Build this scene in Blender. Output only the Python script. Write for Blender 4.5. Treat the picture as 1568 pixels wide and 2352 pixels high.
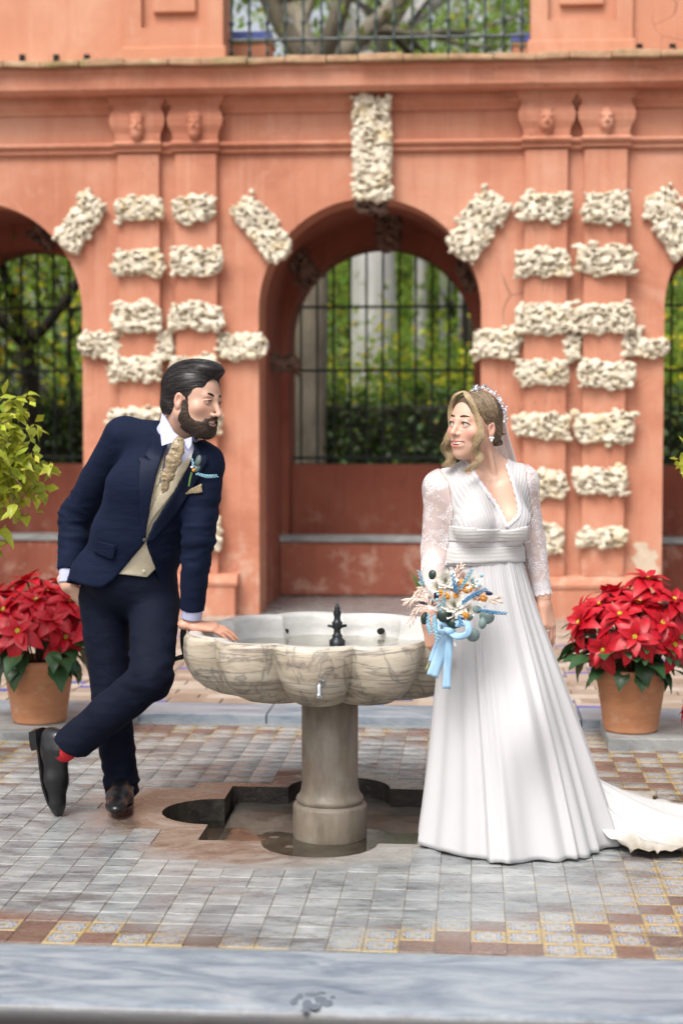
import bpy, bmesh, math, random
import numpy as np
from mathutils import Vector, Matrix
from mathutils.bvhtree import BVHTree
from mathutils.geometry import tessellate_polygon

for _o in list(bpy.data.objects):
    bpy.data.objects.remove(_o)
scene = bpy.context.scene
C = scene.collection
R = math.radians
rng = np.random.default_rng(7)
random.seed(7)

# ------------------------------------------------------------------ camera
CAM_H, YAW, PITCH = 1.53, R(4.5), R(3.34)
cam_d = bpy.data.cameras.new('camera')
cam = bpy.data.objects.new('camera', cam_d)
C.objects.link(cam)
cam.location = (0, 0, CAM_H)
cam.rotation_euler = (R(90) - PITCH, 0, YAW)
cam_d.sensor_fit = 'VERTICAL'
cam_d.sensor_height = 36
cam_d.lens = 59.06
cam_d.clip_start = 0.1
cam_d.clip_end = 600
cam_d.dof.use_dof = True
cam_d.dof.focus_distance = 6.15
cam_d.dof.aperture_fstop = 2.0
scene.camera = cam

# ------------------------------------------------------------------ sky, sun, exposure
SUN_EL, SUN_AZ = R(55), R(203)      # azimuth clockwise from +Y: the sun stands behind and a little left of the camera
world = bpy.data.worlds.new('World')
scene.world = world
world.use_nodes = True
wn, wl = world.node_tree.nodes, world.node_tree.links
wn.clear()
w_out = wn.new('ShaderNodeOutputWorld')
w_bg = wn.new('ShaderNodeBackground')
w_sky = wn.new('ShaderNodeTexSky')
w_sky.sky_type = 'NISHITA'
w_sky.sun_disc = False
w_sky.sun_elevation = SUN_EL
w_sky.sun_rotation = SUN_AZ
w_sky.air_density = 1.0
w_sky.dust_density = 6.0
w_sky.ozone_density = 1.0
w_hsv = wn.new('ShaderNodeHueSaturation')
w_hsv.inputs['Saturation'].default_value = 0.30
wl.new(w_sky.outputs[0], w_hsv.inputs['Color'])
wl.new(w_hsv.outputs[0], w_bg.inputs['Color'])
wl.new(w_bg.outputs[0], w_out.inputs['Surface'])
w_bg.inputs['Strength'].default_value = 0.15
sun_d = bpy.data.lights.new('sun', 'SUN')
sun_d.energy = 1.5
sun_d.angle = R(24)
sun_d.color = (1.0, 0.95, 0.88)
sun = bpy.data.objects.new('sun', sun_d)
C.objects.link(sun)
_sd = Vector((math.sin(SUN_AZ) * math.cos(SUN_EL), math.cos(SUN_AZ) * math.cos(SUN_EL), math.sin(SUN_EL)))
sun.rotation_euler = _sd.to_track_quat('Z', 'Y').to_euler()
sun.location = _sd * 30
scene.view_settings.view_transform = 'Standard'
scene.view_settings.look = 'None'
scene.view_settings.exposure = 0.55
scene.view_settings.gamma = 1.0
scene.view_settings.use_curve_mapping = False
scene.cycles.max_bounces = 8
scene.cycles.transparent_max_bounces = 12

# ------------------------------------------------------------------ measuring helpers
_F = 3858.0
_fw = np.array([-math.sin(YAW) * math.cos(PITCH), math.cos(YAW) * math.cos(PITCH), -math.sin(PITCH)])
_rt = np.array([math.cos(YAW), math.sin(YAW), 0.0])
_up = np.cross(_rt, _fw)
def at(px, py, Y):
    """a measured spot of the place: the point at depth Y seen at (px, py)"""
    d = _fw + _rt * (px - 784) / _F + _up * (1176 - py) / _F
    return np.array([0, 0, CAM_H]) + d * (Y / d[1])
def gnd(px, py, z=0.0):
    d = _fw + _rt * (px - 784) / _F + _up * (1176 - py) / _F
    return np.array([0, 0, CAM_H]) + d * ((z - CAM_H) / d[2])

# ------------------------------------------------------------------ objects
def tag(o, label=None, cat=None, group=None, kind=None):
    if label: o['label'] = label
    if cat: o['category'] = cat
    if group: o['group'] = group
    if kind: o['kind'] = kind
    return o
def empty(name, loc=(0, 0, 0), rz=0.0):
    o = bpy.data.objects.new(name, None)
    C.objects.link(o)
    o.location = loc
    o.rotation_euler = (0, 0, rz)
    o.empty_display_size = 0.1
    return o
def mesh_data(name, v, f, mat=None, smooth=False, uv=None, col=None):
    me = bpy.data.meshes.new(name)
    v = np.asarray(v, float)
    if isinstance(f, np.ndarray):
        me.vertices.add(len(v)); me.vertices.foreach_set('co', v.astype(np.float32).ravel())
        k = f.shape[1]
        me.loops.add(f.size); me.loops.foreach_set('vertex_index', f.astype(np.int32).ravel())
        me.polygons.add(len(f))
        me.polygons.foreach_set('loop_start', np.arange(0, f.size, k, dtype=np.int32))
        me.update(calc_edges=True)
    else:
        me.from_pydata([tuple(p) for p in v], [], [tuple(q) for q in f])
    if smooth:
        me.polygons.foreach_set('use_smooth', np.ones(len(me.polygons), dtype=bool))
    if uv is not None:                       # per-vertex uv
        l = me.uv_layers.new(name='UVMap')
        vi = np.zeros(len(me.loops), dtype=np.int32)
        me.loops.foreach_get('vertex_index', vi)
        l.data.foreach_set('uv', np.asarray(uv, np.float32)[vi].ravel())
    if col is not None:                      # per-vertex colour
        a = me.color_attributes.new('tint', 'FLOAT_COLOR', 'POINT')
        cc = np.ones((len(v), 4), np.float32); cc[:, :3] = col
        a.data.foreach_set('color', cc.ravel())
    if mat: me.materials.append(mat)
    me.update()
    return me
def obj(name, me, parent=None, loc=None, rot=None, scale=None):
    o = bpy.data.objects.new(name, me)
    C.objects.link(o)
    if parent is not None: o.parent = parent
    if loc is not None: o.location = loc
    if rot is not None: o.rotation_euler = rot
    if scale is not None: o.scale = scale
    return o
def mobj(name, v, f, mat, parent=None, smooth=False, uv=None, col=None, **k):
    return obj(name, mesh_data(name, v, f, mat, smooth, uv, col), parent, **k)
def join(parts):
    V, Fc, n = [], [], 0
    for v, f in parts:
        V.extend([tuple(p) for p in v]); Fc.extend([tuple(int(i) + n for i in q) for q in f]); n += len(v)
    return V, Fc

# ------------------------------------------------------------------ shapes (verts, faces)
def box(x0, x1, y0, y1, z0, z1, b=0.0):
    """box with chamfered edges"""
    if b <= 0:
        v = [(x, y, z) for x in (x0, x1) for y in (y0, y1) for z in (z0, z1)]
        return v, [(0, 1, 3, 2), (4, 6, 7, 5), (0, 4, 5, 1), (2, 3, 7, 6), (0, 2, 6, 4), (1, 5, 7, 3)]
    bm = bmesh.new()
    vs = [bm.verts.new((x, y, z)) for x in (x0, x1) for y in (y0, y1) for z in (z0, z1)]
    for q in [(0, 1, 3, 2), (4, 6, 7, 5), (0, 4, 5, 1), (2, 3, 7, 6), (0, 2, 6, 4), (1, 5, 7, 3)]:
        bm.faces.new([vs[i] for i in q])
    bmesh.ops.bevel(bm, geom=list(bm.edges), offset=b, segments=2, profile=0.6, affect='EDGES')
    bm.verts.index_update()
    v = [tuple(p.co) for p in bm.verts]; f = [tuple(p.index for p in q.verts) for q in bm.faces]
    bm.free()
    return v, f
def lathe(prof, n=48, c=(0, 0, 0), cap=True):
    v, f = [], []
    m = len(prof)
    for i in range(n):
        a = 2 * math.pi * i / n
        for r, z in prof: v.append((c[0] + r * math.cos(a), c[1] + r * math.sin(a), c[2] + z))
    for i in range(n):
        j = (i + 1) % n
        for k in range(m - 1): f.append((i * m + k, j * m + k, j * m + k + 1, i * m + k + 1))
    if cap:
        f.append([i * m for i in range(n)][::-1]); f.append([i * m + m - 1 for i in range(n)])
    return v, f
def tube(path, rad, n=8, flat=None, cap=True):
    """tube along a path with a radius per point; flat=(dir, k) squashes it along dir"""
    P = np.asarray(path, float); m = len(P)
    rad = np.full(m, rad) if np.isscalar(rad) else np.asarray(rad, float)
    T = np.gradient(P, axis=0); T /= np.linalg.norm(T, axis=1)[:, None] + 1e-12
    ref = np.array([0, 0, 1.0]) if abs(T[0][2]) < 0.9 else np.array([1.0, 0, 0])
    v = []
    Nn = np.cross(T[0], ref); Nn /= np.linalg.norm(Nn)
    ang = np.arange(n) * 2 * math.pi / n
    for i in range(m):
        Nn = Nn - T[i] * (Nn @ T[i]); Nn /= np.linalg.norm(Nn) + 1e-12
        B = np.cross(T[i], Nn)
        ring = (np.cos(ang)[:, None] * Nn + np.sin(ang)[:, None] * B) * rad[i]
        if flat is not None:
            d = np.asarray(flat[0], float); d = d / np.linalg.norm(d)
            ring = ring - np.outer(ring @ d, d) * (1 - flat[1])
        v.extend((P[i] + ring).tolist())
    f = [(i * n + k, i * n + (k + 1) % n, (i + 1) * n + (k + 1) % n, (i + 1) * n + k) for i in range(m - 1) for k in range(n)]
    if cap: f += [list(range(n))[::-1], [(m - 1) * n + k for k in range(n)]]
    return v, f
def prism_x(prof, x0, x1):
    """closed (y, z) outline pushed along x"""
    n = len(prof)
    v = [(x0, y, z) for y, z in prof] + [(x1, y, z) for y, z in prof]
    f = [(i, (i + 1) % n, n + (i + 1) % n, n + i) for i in range(n)]
    tri = tessellate_polygon([[Vector((y, z, 0)) for y, z in prof]])
    f += [tuple(t) for t in tri] + [tuple(n + i for i in t[::-1]) for t in tri]
    return v, f
def fix_normals(o):
    bm = bmesh.new(); bm.from_mesh(o.data)
    bmesh.ops.recalc_face_normals(bm, faces=list(bm.faces))
    bm.to_mesh(o.data); bm.free()
    return o
def spline(pts, n):
    """Catmull-Rom through rows of numbers"""
    P = np.asarray(pts, float); m = len(P)
    Q = np.vstack([2 * P[0] - P[1], P, 2 * P[-1] - P[-2]])
    out = []
    for u in np.linspace(0, m - 1, n):
        i = min(int(u), m - 2); t = u - i
        a, b, c, d = Q[i], Q[i + 1], Q[i + 2], Q[i + 3]
        out.append(0.5 * (2 * b + (c - a) * t + (2 * a - 5 * b + 4 * c - d) * t * t + (3 * b - a - 3 * c + d) * t ** 3))
    return np.array(out)

# ------------------------------------------------------------------ signed-distance sculpting
class Field:
    def __init__(s, lo, hi, h):
        s.lo = np.asarray(lo, float); s.h = h
        s.n = np.ceil((np.asarray(hi) - s.lo) / h).astype(int) + 1
        s.D = np.full(s.n, 1.0, np.float32)
        s.ax = [(s.lo[i] + h * np.arange(s.n[i])).astype(np.float32) for i in range(3)]
    def _sl(s, lo, hi):
        a = np.clip(np.floor((np.asarray(lo) - s.lo) / s.h).astype(int), 0, s.n)
        b = np.clip(np.ceil((np.asarray(hi) - s.lo) / s.h).astype(int) + 1, 0, s.n)
        if np.any(b <= a): return None, None
        sl = tuple(slice(a[i], b[i]) for i in range(3))
        X, Y, Z = np.meshgrid(*[s.ax[i][sl[i]] for i in range(3)], indexing='ij', sparse=True)
        return sl, (X, Y, Z)
    def _put(s, sl, d, k, op):
        o = s.D[sl]
        if op == 'add':
            if k > 0:
                q = np.clip(0.5 + 0.5 * (d - o) / k, 0, 1)
                r = d * (1 - q) + o * q - k * q * (1 - q)
            else: r = np.minimum(o, d)
        else:
            if k > 0:
                q = np.clip(0.5 - 0.5 * (o + d) / k, 0, 1)
                r = o * (1 - q) + (-d) * q + k * q * (1 - q)
            else: r = np.maximum(o, -d)
        s.D[sl] = r
    def cone(s, a, b, ra, rb, k=0.0, op='add', flat=None):
        """tapered capsule; flat=(dir, f) makes it f times as thick along dir"""
        a = np.asarray(a, float); b = np.asarray(b, float)
        m = max(ra, rb) + k + 3 * s.h
        if flat is not None and flat[1] > 1: m = max(ra, rb) * flat[1] + k + 3 * s.h
        sl, G = s._sl(np.minimum(a, b) - m, np.maximum(a, b) + m)
        if sl is None: return s
        ab = b - a; L2 = float(ab @ ab) + 1e-12
        p = [G[i] - a[i] for i in range(3)]
        t = np.clip((p[0] * ab[0] + p[1] * ab[1] + p[2] * ab[2]) / L2, 0, 1)
        q = [p[i] - ab[i] * t for i in range(3)]
        if flat is not None:
            d = np.asarray(flat[0], float); d = d / np.linalg.norm(d)
            e = (q[0] * d[0] + q[1] * d[1] + q[2] * d[2]) * (1 / flat[1] - 1)
            q = [q[i] + e * d[i] for i in range(3)]
        dist = np.sqrt(q[0] ** 2 + q[1] ** 2 + q[2] ** 2) - (ra + (rb - ra) * t)
        if flat is not None: dist = dist * min(1.0, flat[1])
        s._put(sl, dist, k, op)
        return s
    def ell(s, c, r, k=0.0, op='add', M=None):
        """ellipsoid, M columns = its axes"""
        c = np.asarray(c, float); r = np.asarray(r, float)
        m = r.max() + k + 3 * s.h
        sl, G = s._sl(c - m, c + m)
        if sl is None: return s
        p = [G[i] - c[i] for i in range(3)]
        if M is not None: p = [p[0] * M[0][j] + p[1] * M[1][j] + p[2] * M[2][j] for j in range(3)]
        k0 = np.sqrt((p[0] / r[0]) ** 2 + (p[1] / r[1]) ** 2 + (p[2] / r[2]) ** 2)
        k1 = np.sqrt((p[0] / r[0] ** 2) ** 2 + (p[1] / r[1] ** 2) ** 2 + (p[2] / r[2] ** 2) ** 2) + 1e-9
        s._put(sl, k0 * (k0 - 1) / k1, k, op)
        return s
    def cut(s, p, n, k=0.0):
        """remove the half space on the side n points to"""
        n = np.asarray(n, float); n = n / np.linalg.norm(n)
        X, Y, Z = np.meshgrid(*s.ax, indexing='ij', sparse=True)
        d = (X - p[0]) * n[0] + (Y - p[1]) * n[1] + (Z - p[2]) * n[2]
        s.D = np.maximum(s.D, d).astype(np.float32)
        return s
    def mesh(s):
        D = s.D; S = D < 0
        A = [D[i:D.shape[0] - 1 + i, j:D.shape[1] - 1 + j, k:D.shape[2] - 1 + k] for i in (0, 1) for j in (0, 1) for k in (0, 1)]
        cnt = sum((a < 0).astype(np.int8) for a in A)
        act = np.argwhere((cnt > 0) & (cnt < 8))
        idx = -np.ones(np.array(D.shape) - 1, np.int64)
        idx[tuple(act.T)] = np.arange(len(act))
        vals = np.stack([a[tuple(act.T)] for a in A], 1)
        off = np.array([(i, j, k) for i in (0, 1) for j in (0, 1) for k in (0, 1)], float)
        acc = np.zeros((len(act), 3)); num = np.zeros(len(act))
        for a, b in ((0, 1), (0, 2), (0, 4), (1, 3), (1, 5), (2, 3), (2, 6), (3, 7), (4, 5), (4, 6), (5, 7), (6, 7)):
            va, vb = vals[:, a], vals[:, b]
            m = (va < 0) != (vb < 0)
            t = va[m] / (va[m] - vb[m])
            acc[m] += off[a] + (off[b] - off[a]) * t[:, None]; num[m] += 1
        v = s.lo + (act + acc / num[:, None]) * s.h
        quads = []
        for ax in range(3):
            sa = [slice(1, -1)] * 3; sb = [slice(1, -1)] * 3
            sa[ax] = slice(0, D.shape[ax] - 1); sb[ax] = slice(1, D.shape[ax])
            a, b = S[tuple(sa)], S[tuple(sb)]
            e = np.argwhere(a != b)
            sg = a[tuple(e.T)]
            base = e.copy()
            for o_ in range(3):
                if o_ != ax: base[:, o_] += 1
            u, w = (ax + 1) % 3, (ax + 2) % 3
            def cell(du, dw):
                c = base.copy(); c[:, u] += du; c[:, w] += dw
                return idx[tuple(c.T)]
            q = np.stack([cell(-1, -1), cell(0, -1), cell(0, 0), cell(-1, 0)], 1)
            q[~sg] = q[~sg][:, ::-1]
            quads.append(q)
        q = np.concatenate(quads); u, inv = np.unique(q, return_inverse=True)
        return v[u], inv.reshape(q.shape)
def smooth_mesh(v, f, it=2, lam=0.5):
    v = v.copy()
    e = np.concatenate([np.stack([f[:, i], f[:, (i + 1) % f.shape[1]]], 1) for i in range(f.shape[1])])
    for _ in range(it):
        acc = np.zeros_like(v); num = np.zeros(len(v))
        for a, b in ((0, 1), (1, 0)):
            np.add.at(acc, e[:, a], v[e[:, b]]); np.add.at(num, e[:, a], 1)
        v += lam * (acc / np.maximum(num, 1)[:, None] - v)
    return v
def vnormals(v, f):
    a, b, c = v[f[:, 0]], v[f[:, 1]], v[f[:, 2]]
    n = np.cross(b - a, c - a)
    out = np.zeros_like(v)
    for i in range(f.shape[1]): np.add.at(out, f[:, i], n)
    return out / (np.linalg.norm(out, axis=1)[:, None] + 1e-12)
def keep_faces(v, f, m):
    f = f[m]; u, inv = np.unique(f, return_inverse=True)
    return v[u], inv.reshape(f.shape), u
def noise3(p, s, seed=0):
    """cheap smooth value noise on points"""
    p = np.asarray(p) * s + seed * 17.31
    i = np.floor(p).astype(np.int64); t = p - i; t = t * t * (3 - 2 * t)
    def h(a, b, c):
        n = (a * 374761393 + b * 668265263 + c * 2147483647 + seed * 974711) & 0x7fffffff
        n = ((n ^ (n >> 13)) * 1274126177) & 0x7fffffff
        return (n ^ (n >> 16)) % 65536 / 32768.0 - 1
    r = 0
    for dx in (0, 1):
        for dy in (0, 1):
            for dz in (0, 1):
                w = (t[:, 0] if dx else 1 - t[:, 0]) * (t[:, 1] if dy else 1 - t[:, 1]) * (t[:, 2] if dz else 1 - t[:, 2])
                r = r + w * h(i[:, 0] + dx, i[:, 1] + dy, i[:, 2] + dz)
    return r

# ------------------------------------------------------------------ materials
class NT:
    def __init__(s, name):
        s.m = bpy.data.materials.new(name); s.m.use_nodes = True
        s.t = s.m.node_tree; s.n = s.t.nodes; s.l = s.t.links
        s.n.clear()
        s.out = s.n.new('ShaderNodeOutputMaterial')
        s.b = s.n.new('ShaderNodeBsdfPrincipled')
        s.l.new(s.b.outputs[0], s.out.inputs['Surface'])
    def node(s, t, **k):
        n = s.n.new('ShaderNode' + t)
        for a, b in k.items():
            if hasattr(n, a): setattr(n, a, b)
            else: s.set(n.inputs[a.replace('_', ' ')], b)
        return n
    def set(s, sock, val):
        if hasattr(val, 'is_output'): s.l.new(val, sock)
        elif isinstance(val, (tuple, list)) and len(val) == 3 and sock.type == 'RGBA': sock.default_value = (*val, 1)
        else: sock.default_value = val
    def coord(s, kind='Object', scale=(1, 1, 1), rot=(0, 0, 0), loc=(0, 0, 0)):
        if kind == 'World': o = s.node('NewGeometry').outputs['Position']
        else: o = s.node('TexCoord').outputs[kind]
        mp = s.node('Mapping'); s.l.new(o, mp.inputs[0])
        mp.inputs['Scale'].default_value = scale; mp.inputs['Rotation'].default_value = rot; mp.inputs['Location'].default_value = loc
        return mp.outputs[0]
    def noise(s, vec, scale=5, detail=6, rough=0.6, dist=0.0):
        n = s.node('TexNoise'); s.l.new(vec, n.inputs['Vector'])
        n.inputs['Scale'].default_value = scale; n.inputs['Detail'].default_value = detail
        n.inputs['Roughness'].default_value = rough; n.inputs['Distortion'].default_value = dist
        return n.outputs[0]
    def ramp(s, fac, stops, interp='LINEAR'):
        r = s.node('ValToRGB'); s.l.new(fac, r.inputs[0])
        r.color_ramp.interpolation = interp
        e = r.color_ramp.elements
        while len(e) < len(stops): e.new(0.5)
        for i, (p, c) in enumerate(stops):
            e[i].position = p
            e[i].color = (*c, 1) if isinstance(c, (tuple, list)) else (c, c, c, 1)
        return r.outputs[0]
    def mix(s, fac, a, b, mode='MIX'):
        m = s.node('Mix', data_type='RGBA', blend_type=mode)
        s.set(m.inputs[0], fac); s.set(m.inputs[6], a); s.set(m.inputs[7], b)
        return m.outputs[2]
    def math(s, op, a, b=None, c=None, clamp=False):
        m = s.node('Math', operation=op); m.use_clamp = clamp
        s.set(m.inputs[0], a)
        if b is not None: s.set(m.inputs[1], b)
        if c is not None: s.set(m.inputs[2], c)
        return m.outputs[0]
    def bump(s, h, strength=0.3, dist=0.02):
        b = s.node('Bump'); s.l.new(h, b.inputs['Height'])
        b.inputs['Strength'].default_value = strength; b.inputs['Distance'].default_value = dist
        s.l.new(b.outputs[0], s.b.inputs['Normal'])
    def done(s, color=None, rough=None, metal=None, **k):
        if color is not None: s.set(s.b.inputs['Base Color'], color)
        if rough is not None: s.set(s.b.inputs['Roughness'], rough)
        if metal is not None: s.set(s.b.inputs['Metallic'], metal)
        for a, v in k.items(): s.set(s.b.inputs[a.replace('_', ' ')], v)
        return s.m
def simple(name, c1, c2, scale=8, rough=0.6, bump=0.15, dist=0.01, kind='Object', stretch=(1, 1, 1), **k):
    t = NT(name)
    v = t.coord(kind, scale=stretch)
    n = t.noise(v, scale, 6, 0.65)
    col = t.ramp(n, [(0.3, c1), (0.7, c2)])
    if bump > 0: t.bump(t.noise(v, scale * 4, 4, 0.6), bump, dist)
    return t.done(col, rough, **k)
# ================================================================== materials of the place
def m_plaster(name, base, dark, pale, damp=True):
    t = NT(name)
    v = t.coord('World')
    big = t.noise(v, 0.9, 8, 0.62, 0.4)
    col = t.ramp(big, [(0.30, dark), (0.50, base), (0.72, pale)])
    streak = t.noise(t.coord('World', scale=(6, 6, 0.7)), 1.6, 6, 0.6)
    col = t.mix(t.ramp(streak, [(0.48, 0.0), (0.72, 0.45)]), col, dark)
    blot = t.noise(t.coord('World', loc=(3, 1, 7)), 2.6, 9, 0.72, 0.6)
    col = t.mix(t.ramp(blot, [(0.56, 0.0), (0.68, 0.60)]), col, pale)
    rain = t.noise(t.coord('World', scale=(9, 9, 0.35), loc=(1, 1, 3)), 1.3, 6, 0.7)
    col = t.mix(t.ramp(rain, [(0.54, 0.0), (0.70, 0.40)]), col, pale)
    ck = t.node('TexVoronoi', feature='DISTANCE_TO_EDGE'); cv = t.node('VectorMath', operation='ADD'); t.l.new(t.coord('World', scale=(1, 1, 0.7)), cv.inputs[0]); cn_ = t.node('TexNoise'); cn_.inputs['Scale'].default_value = 3.0; t.l.new(cn_.outputs['Color'], cv.inputs[1]); t.l.new(cv.outputs[0], ck.inputs['Vector']); ck.inputs['Scale'].default_value = 1.1
    crack = t.math('MULTIPLY', t.ramp(ck.outputs[0], [(0.0, 0.75), (0.008, 0.0)]), t.ramp(t.noise(t.coord('World', loc=(8, 8, 8)), 0.8, 3), [(0.52, 0.0), (0.60, 1.0)]))
    col = t.mix(crack, col, (0.12, 0.05, 0.03))
    pits = t.noise(v, 14, 5, 0.7)
    col = t.mix(t.ramp(pits, [(0.66, 0.0), (0.78, 0.35)]), col, dark)
    if damp:      # rising damp: salts bloom on the lower wall
        z = t.node('SeparateXYZ'); t.l.new(t.node('NewGeometry').outputs['Position'], z.inputs[0])
        zz = t.math('ADD', z.outputs[2], t.math('MULTIPLY', blot, 0.9))
        f = t.math('MULTIPLY', t.ramp(t.math('MULTIPLY', zz, 0.5), [(0.42, 1.0), (0.62, 0.0)]), t.ramp(t.noise(v, 5, 8, 0.7), [(0.52, 0.0), (0.66, 0.5)]))
        col = t.mix(f, col, (0.62, 0.46, 0.36))
    t.bump(t.math('ADD', t.math('MULTIPLY', big, 2.0), t.math('MULTIPLY', pits, 0.35)), 0.35, 0.03)
    return t.done(col, 0.88)
M_PLASTER = m_plaster('terracotta_plaster', (0.50, 0.215, 0.133), (0.37, 0.132, 0.076), (0.57, 0.31, 0.215))
M_PLASTER2 = m_plaster('terracotta_plaster_upper', (0.53, 0.245, 0.150), (0.46, 0.19, 0.11), (0.60, 0.34, 0.23), damp=False)
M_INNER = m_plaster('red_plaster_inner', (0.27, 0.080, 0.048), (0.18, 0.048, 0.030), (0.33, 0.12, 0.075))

def m_coral():
    t = NT('cream_tufa')
    v = t.coord('World')
    n = t.noise(v, 22, 6, 0.65)
    w = t.noise(t.coord('World', loc=(4, 4, 4)), 7, 5, 0.6)
    col = t.ramp(n, [(0.22, (0.26, 0.215, 0.145)), (0.42, (0.57, 0.51, 0.39)), (0.7, (0.76, 0.71, 0.60))])
    col = t.mix(t.ramp(w, [(0.54, 0.0), (0.70, 0.55)]), col, (0.60, 0.45, 0.20))
    col = t.mix(t.ramp(t.noise(t.coord('World', loc=(9, 2, 1)), 9, 5, 0.6), [(0.63, 0.0), (0.74, 0.4)]), col, (0.13, 0.12, 0.06))
    t.bump(n, 0.6, 0.02)
    return t.done(col, 0.9)
M_CORAL = m_coral()
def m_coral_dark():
    t = NT('shaded_tufa')  # dark copy of the cream tufa with the vault's shade in its colour
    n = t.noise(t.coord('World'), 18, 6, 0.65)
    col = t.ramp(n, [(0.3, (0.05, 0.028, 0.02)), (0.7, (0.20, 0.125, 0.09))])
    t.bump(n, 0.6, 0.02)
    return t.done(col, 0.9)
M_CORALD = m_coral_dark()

def m_lichen():
    t = NT('lichened_brick')
    v = t.coord('World')
    n = t.noise(v, 9, 7, 0.7)
    col = t.ramp(n, [(0.3, (0.27, 0.15, 0.085)), (0.55, (0.44, 0.28, 0.17)), (0.75, (0.50, 0.38, 0.25))])
    g = t.noise(t.coord('World', loc=(5, 0, 2)), 3.2, 7, 0.7)
    col = t.mix(t.ramp(g, [(0.52, 0.0), (0.64, 0.75)]), col, (0.17, 0.19, 0.05))
    t.bump(n, 0.5, 0.02)
    return t.done(col, 0.92)
M_LICHEN = m_lichen()
M_IRON = simple('dark_green_iron', (0.012, 0.026, 0.024), (0.035, 0.055, 0.05), 12, 0.45, 0.2, 0.003, metal=0.0)
M_BLACKHOLE = simple('hole_shade', (0.006, 0.004, 0.003), (0.012, 0.009, 0.007), 20, 0.9, 0)  # plain black painted for the shade inside small holes
M_BLUETILE = simple('cobalt_glazed_tile', (0.05, 0.08, 0.33), (0.11, 0.15, 0.44), 30, 0.25, 0.05, 0.002)

def m_marble_floor():
    t = NT('blue_grey_marble')
    v = t.coord('World', scale=(1.0, 3.0, 3.0), rot=(0, 0, 0.12))
    n = t.noise(v, 3.2, 10, 0.68, 1.2)
    col = t.ramp(n, [(0.26, (0.10, 0.13, 0.175)), (0.42, (0.18, 0.215, 0.26)), (0.56, (0.27, 0.30, 0.335)), (0.75, (0.36, 0.38, 0.395))])
    d = t.noise(t.coord('World', loc=(7, 3, 0)), 8, 9, 0.75)
    col = t.mix(t.ramp(d, [(0.55, 0.0), (0.75, 0.35)]), col, (0.13, 0.14, 0.155))
    # weather-blackened nosing: grime sits on the worn, rounded front edge of the slab
    z = t.node('SeparateXYZ'); t.l.new(t.node('NewGeometry').outputs['Position'], z.inputs[0])
    e = t.math('ADD', z.outputs[2], t.math('MULTIPLY', t.math('SUBTRACT', d, 0.5), 0.03))
    col = t.mix(t.ramp(t.math('MULTIPLY_ADD', e, 10, 0.5), [(0.30, 0.85), (0.47, 0.0)]), col, (0.055, 0.05, 0.048))
    t.bump(t.noise(v, 16, 8, 0.7), 0.22, 0.008)
    return t.done(col, t.ramp(n, [(0.3, 0.30), (0.7, 0.52)]))
M_KERB = m_marble_floor()
def m_slab():
    t = NT('worn_grey_stone')
    v = t.coord('World', scale=(1, 2.2, 2))
    n = t.noise(v, 4, 9, 0.7, 0.8)
    col = t.ramp(n, [(0.28, (0.13, 0.135, 0.14)), (0.5, (0.26, 0.27, 0.27)), (0.72, (0.42, 0.43, 0.42))])
    t.bump(t.noise(v, 22, 7, 0.7), 0.3, 0.006)
    return t.done(col, 0.5)
M_SLAB = m_slab()

def limescale(t):
    """hard-water crust and dust spread round the fountain: strongest in the middle of the floor, ragged outside"""
    g = t.node('NewGeometry').outputs['Position']
    s = t.node('SeparateXYZ'); t.l.new(g, s.inputs[0])
    dx = t.math('MULTIPLY', t.math('ADD', s.outputs[0], 0.75), 0.62)
    dy = t.math('MULTIPLY', t.math('SUBTRACT', s.outputs[1], 6.15), 0.50)
    r = t.math('SQRT', t.math('ADD', t.math('MULTIPLY', dx, dx), t.math('MULTIPLY', dy, dy)))
    n1 = t.noise(t.coord('World', loc=(2, 5, 0)), 2.0, 8, 0.65, 0.6)
    n2 = t.noise(t.coord('World', scale=(1, 2.4, 1), loc=(8, 1, 0)), 9, 7, 0.7)
    fr = t.math('MULTIPLY', t.math('MAXIMUM', t.math('SUBTRACT', 5.05, s.outputs[1]), 0.0), t.math('MULTIPLY', t.math('ABSOLUTE', t.math('ADD', s.outputs[0], 0.45)), 2.6))   # feet keep the front corners clean
    e = t.math('ADD', t.math('ADD', r, fr), t.math('MULTIPLY', t.math('SUBTRACT', n1, 0.5), -0.75))
    return t.ramp(e, [(0.74, 1.0), (1.12, 0.0)]), n1, n2, s
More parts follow.
